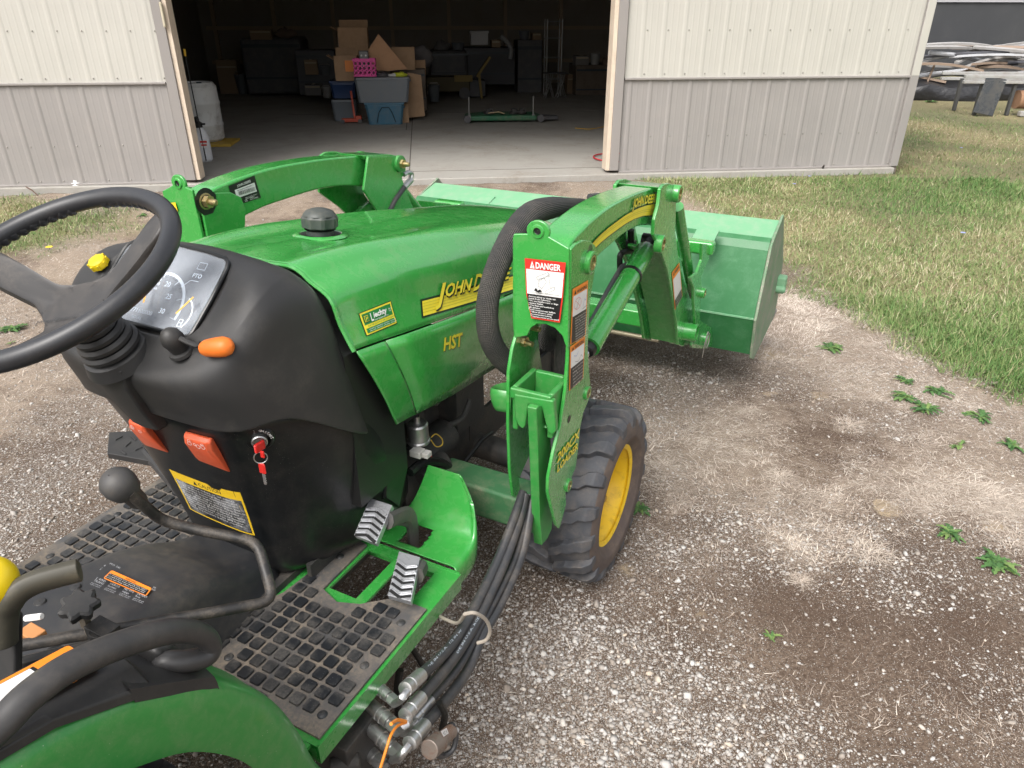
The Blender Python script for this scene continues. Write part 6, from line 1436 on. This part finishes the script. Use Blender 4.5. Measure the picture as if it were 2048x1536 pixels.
# ---------- bucket ----------
BR_,BL_=-.385,-2.30
rear=[pb(*q,BR_) for q in ((1540,487),(1511,640),(1508,708))]
top=pb(1562,432,BR_); tip=pb(1556,560,BR_)
at,zt=rear[0][1],rear[0][2]
BK=[(at,zt),(rear[1][1]+.03,rear[1][2]),(rear[2][1]-.05,rear[2][2]+.01)]
prof=[(top[1]-.05,top[2]-.01),(at+.02,zt+.015),(at,zt),(at-.02,zt-.03),(3.21,.47),(3.275,.275),(3.36,.24),(3.9,.23)]
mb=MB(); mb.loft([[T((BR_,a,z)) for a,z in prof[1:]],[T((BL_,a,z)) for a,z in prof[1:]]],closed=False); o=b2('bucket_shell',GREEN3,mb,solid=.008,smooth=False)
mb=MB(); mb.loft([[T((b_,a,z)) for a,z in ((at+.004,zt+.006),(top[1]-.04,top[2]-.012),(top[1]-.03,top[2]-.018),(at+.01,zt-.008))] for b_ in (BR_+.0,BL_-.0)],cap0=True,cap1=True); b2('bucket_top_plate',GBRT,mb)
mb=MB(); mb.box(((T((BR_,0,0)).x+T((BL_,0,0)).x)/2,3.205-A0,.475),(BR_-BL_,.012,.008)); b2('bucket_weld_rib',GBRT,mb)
SIDE=mat('scraped_side_plate',(.07,.20,.09),.5,dirt=(.33,.29,.25),amt=.8,dscale=9,thr=(.3,.62))
for b_,sg in ((BR_,1),(BL_,-1)):
    sd=[(at-.012,zt+.0),(top[1],top[2]+.008),(tip[1]-.02,tip[2]+.1),(4.0,.29),(3.95,.217),(3.345,.214),(3.262,.255),(3.20,.47)]
    mb=MB(); mb.prism([T((b_+sg*.001,a,z)) for a,z in sd],(sg*.012,0,0)); b2('bucket_side_plate',SIDE,mb,bevel=.002)
mb=MB(); mb.box(((T((BR_,0,0)).x+T((BL_,0,0)).x)/2,3.98-A0,.225),(BR_-BL_+.03,.16,.018)); b2('cutting_edge',STEELD,mb)
q=T(pb(1562,568,BR_+.03)); mb=MB(); mb.box(q,(.05,.07,.09)); mb.cyl(q+Vector((-.03,-.03,-.02)),q+Vector((.03,-.03,-.02)),.02,12); b2('side_hook',GBRT,mb,bevel=.01)
# bucket brackets with quick pins
for sg in (1,-1):
    for db,nm in ((0,'a'),(-.09,'b')):
        pp=[pb(u,v,-.565) for u,v in ((1405,487),(1418,489),(1423,500),(1418,520),(1408,540),(1402,556),(1404,575),(1402,600),(1400,640),(1424,655),(1428,690),(1412,698),(1385,696),(1384,690),(1392,650),(1388,600),(1388,575),(1380,555),(1395,545),(1404,520))]
        mb=MB(); mb.prism([Q((p_[0]+db,p_[1],p_[2]),sg) for p_ in pp],(-sg*.012,0,0)); b2('bucket_bracket',GREEN,mb,bevel=.003)
    p1=pb(1418,502,-.565); mb=MB(); mb.box(Q((-.63,p1[1]+.03,p1[2]+.005),sg),(.16,.055,.055)); b2('bracket_hook_bar',GREEN,mb,bevel=.012,seg=3)
    p2=pb(1395,465,-.565); mb=MB(); mb.box(Q((-.655,3.21,.825),sg),(.10,.13,.010),Matrix.Rotation(.30,3,'X')); b2('hook_plate',GBRT,mb,bevel=.002)
    for (u,v) in ((1402,585),(1410,676)):
        c=pb(u,v,-.565); boss((-.565,c[1],c[2]),.022,.018,'bracket_boss',sg)
    c=Q(pb(1411,680,-.54),sg); mb=MB(); mb.tube([c+Vector((sg*.01,.032*math.cos(t),.032*math.sin(t))) for t in [k*math.pi/10 for k in range(20)]],.0025,6,closed=True); mb.tube(cr([c+Vector((sg*.012,-.01,.03)),c+Vector((sg*.015,-.05,.06)),c+Vector((sg*.012,-.07,.01)),c+Vector((sg*.01,-.075,-.05))],5),.002,6); b2('lynch_pin',STEELD,mb)
# ---------- big sleeved hose ----------
SLV=mat('woven_hose_sleeve',(.045,.043,.042),.75,dirt=(.2,.17,.14),amt=.4,dscale=10)
t,bs_=nodes(SLV)
tc=t.nodes.new('ShaderNodeUVMap')
def sleeve(pts,r,name,parent=TR,sub=8):
    P=cr(pts,sub); N=len(P); n=20
    mb=MB(); R=r if isinstance(r,list) else None
    rs=[ (r if R is None else float(np.interp(i/(N-1),np.linspace(0,1,len(R)),R)))*(1+.012*math.sin(i*2.2)) for i in range(N)]
    mb.tube(P,rs,n); o=b2(name,SLV,mb,parent=parent); 
    me=o.data; uv=me.uv_layers.new(name='UVMap'); L=0; Ls=[0]
    for i in range(1,N): L+=(P[i]-P[i-1]).length; Ls.append(L)
    for p in me.polygons:
        ks=[me.loops[l].vertex_index for l in p.loop_indices]; an=[(k%n)/n for k in ks]
        if max(an)-min(an)>.5: an=[a_+1 if a_<.5 else a_ for a_ in an]
        for l,k,a_ in zip(p.loop_indices,ks,an): uv.data[l].uv=(Ls[k//n]*1.0 if k//n<N else L,a_)
    return o
w1=t.nodes.new('ShaderNodeTexWave'); w1.wave_type='BANDS'; w1.bands_direction='Y'; w1.inputs['Scale'].default_value=13.; w1.inputs['Distortion'].default_value=0
w2=t.nodes.new('ShaderNodeTexWave'); w2.wave_type='BANDS'; w2.bands_direction='X'; w2.inputs['Scale'].default_value=70.
for w_ in (w1,w2): t.links.new(tc.outputs[0],w_.inputs['Vector'])
hgt=_math(t,'MULTIPLY',w1.outputs[1],w2.outputs[1]); _bump(t,bs_,_math(t,'ADD',w1.outputs[1],_math(t,'MULTIPLY',w2.outputs[1],.5)),.9,.003)
BH=[(1168,406,-.80),(1140,412,-.80),(1100,416,-.81),(1062,428,-.82),(1030,462,-.83),(1000,520,-.84),(980,580,-.85),(974,630,-.85),(980,675,-.845),(1000,712,-.83),(1035,745,-.80),(1060,790,-.78)]
sleeve([T(pb(u,v,b_)) for u,v,b_ in BH],[.012,.024,.031,.033,.032,.031,.030,.030,.031,.031,.031,.030],'sleeved_hose_bundle')
BH=[(1090,900,-.67),(1094,830,-.672),(1098,760,-.675),(1100,715,-.678),(1093,690,-.69),(1070,690,-.73),(1050,720,-.76)]
sleeve([T((p_[0],p_[1]+.12,p_[2])) for p_ in [pb(u,v,b_) for u,v,b_ in BH]],.033,'sleeved_hose_bundle')
mb=MB(); mb.cyl(T(pb(1160,407,-.80)),T(pb(1196,398,-.79)),.008,8); mb.cyl(T(pb(1180,395,-.76)),T(pb(1215,393,-.74)),.012,8); b2('hose_ends',HOSE,mb)
# left arm hose with crimped silver end
mb=MB(); p0=T(pb(790,400,-1.80)); p1=T(pb(808,375,-1.80)); p2=T(pb(822,360,-1.80)); mb.tube([T(pb(770,440,-1.80)),p0,p1],.011,10); b2('arm_hose',HOSE,mb)
mb=MB(); mb.cyl(p1,p2,.013,14); mb.tube(cr([p2,p2+Vector((0,.01,.025)),p2+Vector((0,-.02,.035)),p2+Vector((0,-.05,.03))],4),.009,10); b2('crimped_hose_end',STEEL,mb)
# ---------- lower hoses and couplers ----------
def HP(L): return [T(pb(u,v,b_)) for u,v,b_ in L]
HB=[[(1046,985,-.70),(1030,1030,-.69),(1000,1110,-.68),(962,1190,-.67),(930,1250,-.66),(895,1300,-.65),(842,1350,-.64)],
    [(1052,990,-.69),(1040,1035,-.68),(1015,1110,-.665),(980,1190,-.655),(950,1250,-.645),(905,1320,-.635),(842,1395,-.62)],
    [(1060,990,-.685),(1050,1045,-.67),(1028,1120,-.655),(990,1200,-.645),(960,1255,-.64),(920,1330,-.63),(862,1400,-.625)],
    [(1064,1000,-.675),(1056,1050,-.66),(1040,1120,-.645),(1000,1210,-.635),(965,1270,-.63),(930,1350,-.62),(850,1450,-.60)]]
rads=[.0125,.0125,.009,.0125]
for L,r in zip(HB,rads):
    mb=MB(); P=cr(HP(L),6); mb.tube(P,r,12); ho=b2('hydraulic_hose',HOSE,mb)
    # ink line of writing along the hose
    e=P[-1]; d=(P[-1]-P[-4]).normalized()
    mb=MB(); mb.lathe([(r*.9,-.0),(r*1.22,.0),(r*1.25,.045),(r*1.12,.047),(r*1.12,.05),(r*1.25,.052),(r*1.22,.068),(r*.7,.070),(.001,.070)],e,d,20)
    b2('crimp_ferrule',STEEL,mb,ang=30)
def hose_text(Pa,Pb_,body,r,wtot):
    a,b_=T(Pa),T(Pb_); cam_=T((float(_o@RT),float(_o@FW),float(_o[2]))); m=(a+b_)/2; n=(cam_-m).normalized(); up=n.cross((b_-a).normalized()).normalized()
    D=Decal(a+up*r*.32+n*0,b_+up*r*.32,b_-up*r*.32,a-up*r*.32,n=n,lift=r*1.02); D.text(body,0,.1,.9,mat('hose_ink_print',(.4,.45,.5),.5),width=1,res=1); D.build('hose_lettering',TR)
hose_text(pb(850,1392,-.622),pb(903,1323,-.635),'TUFF 3000 PSI MAX WP',.0125,.3)
hose_text(pb(905,1320,-.635),pb(958,1232,-.648),'MADE IN U.S.A. RCD',.0125,.3)
hose_text(pb(846,1345,-.64),pb(925,1256,-.66),'MADE IN U.S.A.  1/2 IN WP',.0125,.3)
def coupler(u,v,z,dirn,name='quick_coupler',L=.11,scale=1.):
    c=T(pz(u,v,z)); d=Vector(dirn).normalized(); s=scale
    prof=[(.001,0),(.010,0),(.010,.012),(.0135,.013),(.0135,.03),(.011,.031),(.011,.034),(.016,.035),(.016,.052),(.0175,.053),(.0175,.058),(.016,.059),(.016,.066),(.0175,.067),(.0175,.072),(.015,.073),(.015,.10),(.012,.101),(.012,.13),(.001,.13)]
    mb=MB(); mb.lathe([(r*s,h*s) for r,h in prof],c,d,20); o=b2(name,STEEL,mb,ang=25)
    mb=MB(); mb.lathe([(.0165*s,.004*s),(.0165*s,.03*s),(.001,.03*s)],c,d,6); b2('hex_nut',STEEL,mb,smooth=False); return c
ends=[(770,1418,.36),(812,1440,.30),(795,1462,.30),(808,1500,.27)]
dl=(-1,.25,.0)
coupler(795,1408,.37,dl,scale=.8)
c1=coupler(800,1462,.33,dl); c2=coupler(805,1515,.30,dl); coupler(770,1478,.26,dl); coupler(770,1535,.22,dl)
def elbow(pts,r=.0085):
    mb=MB(); mb.tube(cr(pts,5),r,10); b2('elbow_fitting',STEEL,mb)
elbow([T(pb(824,1372,-.632)),T(pb(812,1386,-.63)),T(pb(800,1400,-.64)),T(pz(788,1408,.37))])
elbow([T(pb(818,1440,-.61)),T(pb(806,1455,-.61)),T(pz(792,1466,.33))])
elbow([T(pb(842,1430,-.62)),T(pb(826,1455,-.62)),T(pz(806,1466,.33))])
elbow([T(pb(818,1490,-.59)),T(pb(800,1512,-.60)),T(pz(785,1520,.30))])
mb=MB(); mb.tube(cr([T(pb(812,1445,-.60)),T(pb(795,1452,-.60)),T(pb(782,1470,-.595)),T(pb(772,1500,-.59)),T(pb(758,1545,-.58))],5),.0028,6); mb.tube(cr([T(pb(812,1443,-.60)),T(pb(795,1440,-.60)),T(pb(782,1448,-.595))],5),.0035,6); b2('orange_cord_tie',mat('orange_cord',(.8,.25,.02),.5),mb)
# tan loop tie round the hoses
c=T(pb(955,1253,-.64)); mb=MB(); A_=(T(pb(960,1243,-.65))-T(pb(930,1290,-.65))).normalized()
loop=[(930,1228,-.60),(950,1226,-.58),(972,1240,-.57),(980,1262,-.57),(972,1280,-.58),(955,1286,-.60)]
mb.tube(cr(HP(loop),5),.0042,8); mb.tube(cr(HP([(930,1228,-.60),(915,1246,-.66),(890,1238,-.72),(873,1228,-.78)]),5),.0042,8); b2('tan_cable_tie',mat('tan_tie',(.33,.29,.24),.6),mb)
for L,r in (([(820,1290,-.80),(845,1330,-.78),(862,1365,-.76)],.008),([(800,1340,-.80),(795,1380,-.80),(798,1440,-.8)],.010),([(878,1405,-.60),(890,1430,-.59),(885,1460,-.60),(905,1450,-.58)],.008)):
    mb=MB(); mb.tube(cr(HP(L),4),r,8); b2('return_hose',GREASE,mb)
q=T(pb(858,1500,-.56)); q2=T(pb(903,1462,-.56)); mb=MB(); mb.cyl(q,q.lerp(q2,.45),.020,20); mb.cyl(q.lerp(q2,.45),q2,.015,16); b2('free_coupler',mat('rusty_steel_coupler',(.24,.2,.17),.5,metal=.6,dirt=(.2,.08,.03),amt=.8,dscale=30),mb,bevel=.002)
D=Decal(*[T(pb(u,v,-.545)) for u,v in ((880,1462),(892,1455),(896,1466),(886,1473))],lift=.001); D.rect(0,0,1,1,WHT); D.text('C1',.2,.2,.7,INK,width=.6); D.build('hose_tag',TR)
mb=MB(); mb.tube(cr(HP([(905,1450,-.56),(912,1475,-.55),(905,1500,-.55),(885,1512,-.56),(865,1505,-.56)]),5),.006,8); b2('dust_cap_strap',HOSE,mb)
mb=MB(); 
for u,v in ((715,1440),(700,1480),(720,1520)): mb.cyl(T(pz(u,v,.26)),T(pz(u-60,v+15,.26)),.02,12)
mb.box(T(pz(700,1500,.22)),(.10,.12,.20)); b2('valve_block',IRON,mb,bevel=.004)
# ---------- labels on the loader ----------
def OB(pts,b): return [T(pb(u,v,b)) for u,v in pts]
aR=1.474
C4=[T(pa(u,v,aR-.004)) for u,v in ((1051,515),(1133,524),(1126,645),(1056,634))]
D=Decal(*C4,n=(0,-1,0),lift=.004)
D.poly([(0,1),(1,1),(.98,.4),(.93,0),(.12,0),(0,.4)],LRED); D.poly([(.03,.83),(.97,.83),(.95,.42),(.03,.42)],WHT); D.poly([(.035,.42),(.945,.42),(.90,.03),(.15,.03),(.035,.3)],INK)
D.poly([(.13,.85),(.25,.85),(.19,.97)],WHT); D.text('!',.175,.86,.09,LRED,bold=.02); D.text('DANGER',.28,.86,.14,WHT,bold=.03,width=.62)
D.line([(.40,.68),(.64,.79)],.0006,INK); 
for pts in ([(.30,.72),(.60,.82),(.62,.77),(.33,.67)],[(.38,.70),(.34,.58),(.44,.54),(.52,.62),(.56,.66),(.50,.72)],[(.52,.50),(.76,.60),(.78,.55),(.55,.46)]): D.line(pts,.0007,INK,closed=True)
D.line([(.62,.76),(.66,.58)],.0007,INK); D.line([(.18,.455),(.9,.47)],.0008,INK); D.poly([(.24,.50),(.36,.47),(.46,.50),(.40,.53),(.34,.50),(.30,.55)],INK)
for i,l in enumerate(('Serious injury or death can','result from rollovers.','* Do not handle round or large','  square bales.','* Use Rops and seatbelt at','  all times.','* Add required rear ballast.','* Move wheels to widest','  recommended setting.','* Operate tractor at low speed.')): D.text(l,.10 if i<7 else .16,.385-.036*i,.034,WHT,width=min(.80,.026*len(l)+.02),bold=.02,res=1)
D.build('danger_label',TR)
def warn(C4,n,lift,name,kind):
    D=Decal(*C4,n=n,lift=lift); D.rect(0,0,1,1,LORG); D.rect(.06,.015,.94,.86 if kind<2 else .80,WHT); D.rect(.06,.015,.94,.50 if kind<2 else .25,INK)
    D.poly([(.10,.885),(.22,.885),(.16,.96)],INK); D.text('WARNING',.25,.885,.085 if kind==0 else .12,INK,bold=.02,width=.66)
    if kind==0:
        D.line([(.32+.22*math.cos(k*.524),.70+.10*math.sin(k*.524)) for k in range(12)],.0011,LRED,closed=True); D.line([(.17,.77),(.47,.63)],.0011,LRED); D.line([(.22,.62),(.38,.78)],.0012,INK); D.line([(.62,.60),(.72,.72),(.80,.68),(.86,.80)],.0012,mat('label_blue',(.1,.2,.5),.4)); D.line([(.6,.56),(.85,.58)],.0012,INK)
    elif kind==1: 
        D.line([(.2,.75),(.4,.70),(.5,.78)],.0012,mat('label_blue',(.1,.2,.5),.4)); D.line([(.3,.6),(.5,.55),(.7,.66),(.8,.58)],.001,INK)
    for i,l in enumerate(('Avoid injury from','falling objects.','Never lift or carry','objects in bucket','with a load above','the operator. Use','approved loader','attachments only','and keep people','away from arms.')[:10 if kind==0 else 6]): D.text(l,.12,.455-.046*i if kind==0 else .44-.075*i,.036 if kind==0 else .055,WHT,width=.72,res=1)
    D.build(name,TR)
warn(OB(((1144,578),(1175,560),(1170,670),(1139,690)),BO),(1,0,0),.0012,'warning_label',0)
warn(OB(((1139,693),(1169,672),(1165,757),(1137,782)),BO),(1,0,0),.0012,'warning_label',1)
warn(OB(((1343,545),(1358,525),(1364,592),(1349,620)),BO),(1,0,0),.0012,'warning_label',2)
D=Decal(*OB(((1111,905),(1160,848),(1160,890),(1111,947)),BO),n=(1,0,0),lift=.0012)
for dx,dy,m in ((.012,-.02,INK),(0,0,LYEL)): D.text('200CX',.02+dx,.48+dy,.55,m,bold=.025,shear=.2,width=.94); D.text('LOADER',.02+dx,.02+dy,.45,m,bold=.025,shear=.2,width=.84)
D.build('loader_model_decal',TR)
# arm stripe, curved along the arm
bm_top=cr([Vector((0,a,z)) for a,z in arm_top],4); 
def armpt(a,k): 
    zt_=float(np.interp(a,[p[0] for p in arm_top],[p[1] for p in arm_top])); zl=float(np.interp(a,[p[0] for p in arm_low],[p[1] for p in arm_low])); return T((AO+.0015,a,zl+(zt_-zl)*k))
D=Decal(armpt(1.62,.9),armpt(2.27,.9),armpt(2.27,.1),armpt(1.62,.1),n=(1,0,0),snap=lambda p:(armpt(p.y+A0,(p.z-float(np.interp(p.y+A0,[1.62,2.27],[armpt(1.62,.1).z,armpt(2.27,.1).z])))/max(1e-4,float(np.interp(p.y+A0,[1.62,2.27],[armpt(1.62,.9).z-armpt(1.75,.1).z,armpt(2.27,.9).z-armpt(2.27,.1).z])))*.8+.1),Vector((1,0,0))),lift=.0008)
n=26
def band(v0f,v1f,m,u0=0,u1=1):
    D.k+=1
    for i in range(n):
        a_,b_=u0+(u1-u0)*i/n,u0+(u1-u0)*(i+1)/n; D.mb.add([D.P(u,v,D.k) for u,v in ((a_,v0f(a_)),(b_,v0f(b_)),(b_,v1f(b_)),(a_,v1f(a_)))],[(0,1,2,3)],D.mi(m))
band(lambda u:.22-.03*u,lambda u:.42+.20*u,INK); band(lambda u:.25-.03*u,lambda u:.40+.20*u,LYEL,.01,.995)
band(lambda u:.355,lambda u:.37,mat('label_dull_yellow',(.5,.45,.03),.4),.1,.99)
band(lambda u:.40+.02*u,lambda u:.415+.02*u,mat('label_dull_yellow',(.5,.45,.03),.4),.1,.99)
for dx,dy,m in ((.006,-.03,INK),(0,0,LYEL)): 
    D.text('JOHN',.57+dx,.62+dy,.40,m,bold=.03,shear=.25,width=.17); D.text('DEERE',.745+dx,.64+dy,.38,m,bold=.03,shear=.25,width=.22)
D.build('arm_stripe_decal',TR)
# serial label on the inner face of the left arm
AIL=2*B0-AI
D=Decal(*OB(((456,372),(508,351),(521,395),(468,412)),AIL),n=(1,0,0),lift=.0015)
D.rect(0,0,1,1,INK); D.rect(.16,.32,.92,.72,WHT); D.text('JOHN DEERE',.28,.80,.15,WHT,bold=.01,width=.52); D.text('W0200CX020011',.24,.62,.08,INK,width=.6)
xx=.26; RB=random.Random(3)
while xx<.85: wv=RB.choice((.008,.014,.02)); D.rect(xx,.42,xx+wv,.60,INK); xx+=wv+RB.choice((.01,.016))
D.text('Made in USA',.3,.34,.07,INK,width=.3); D.text('CE',.30,.10,.14,WHT); D.text('MASS\nMAX PRESS',.5,.17,.07,WHT,width=.3); D.text('Deere & Company\nMoline, Illinois',.35,.26,.055,WHT,width=.45)
D.build('serial_label',TR)
# small yellow label on the rear of the left mast
C4=[T(pa(u,v,1.474)) for u,v in ((338,406),(353,404),(358,422),(343,424))]
D=Decal(*C4,n=(0,-1,0),lift=.004); D.rect(0,0,1,1,LAMB); D.build('mast_caution_label',TR)
# ---------- keys: hang from the switch, a thing of their own ----------
ke=empty('key_ring',TR.matrix_basis@kc,'red headed keys on a steel ring hanging from the ignition switch','keys',-ALPHA)
TMi=Matrix.Translation(-kc)
def kb(name,m,mb,**k): 
    mb.v=[tuple(Vector(v)-kc) for v in mb.v]; return mb.build(name,m,ke,**k)
mb=MB(); h0=kc+kn*.012; mb.box(h0+kn*.012,(.008,.028,.022),None); kb('key_head',REDK,mb,bevel=.004)
rc=kc+kn*.022+Vector((0,-.003,-.027)); rx=kn.cross(Vector((0,0,1))).normalized(); mb=MB(); mb.tube([rc+rx*.0135*math.cos(t)+Vector((0,0,1))*.0135*math.sin(t) for t in [k*math.pi/12 for k in range(24)]],.0012,6,closed=True); kb('split_ring',STEEL,mb)
hk=rc+Vector((0,-.001,-.026)); mb=MB(); mb.box(hk,(.017,.006,.026)); kb('key_head',REDK,mb,bevel=.003)
mb=MB(); mb.box(hk+Vector((0,0,-.026)),(.006,.002,.03)); 
for k in range(4): mb.box(hk+Vector((.0035,0,-.018-.006*k)),(.003,.0018,.003))
kb('key_blade',STEEL,mb)
mb=MB(); mb.box(rc+Vector((.010,-.002,.012)),(.010,.005,.016)); kb('key_tag',REDK,mb,bevel=.002)
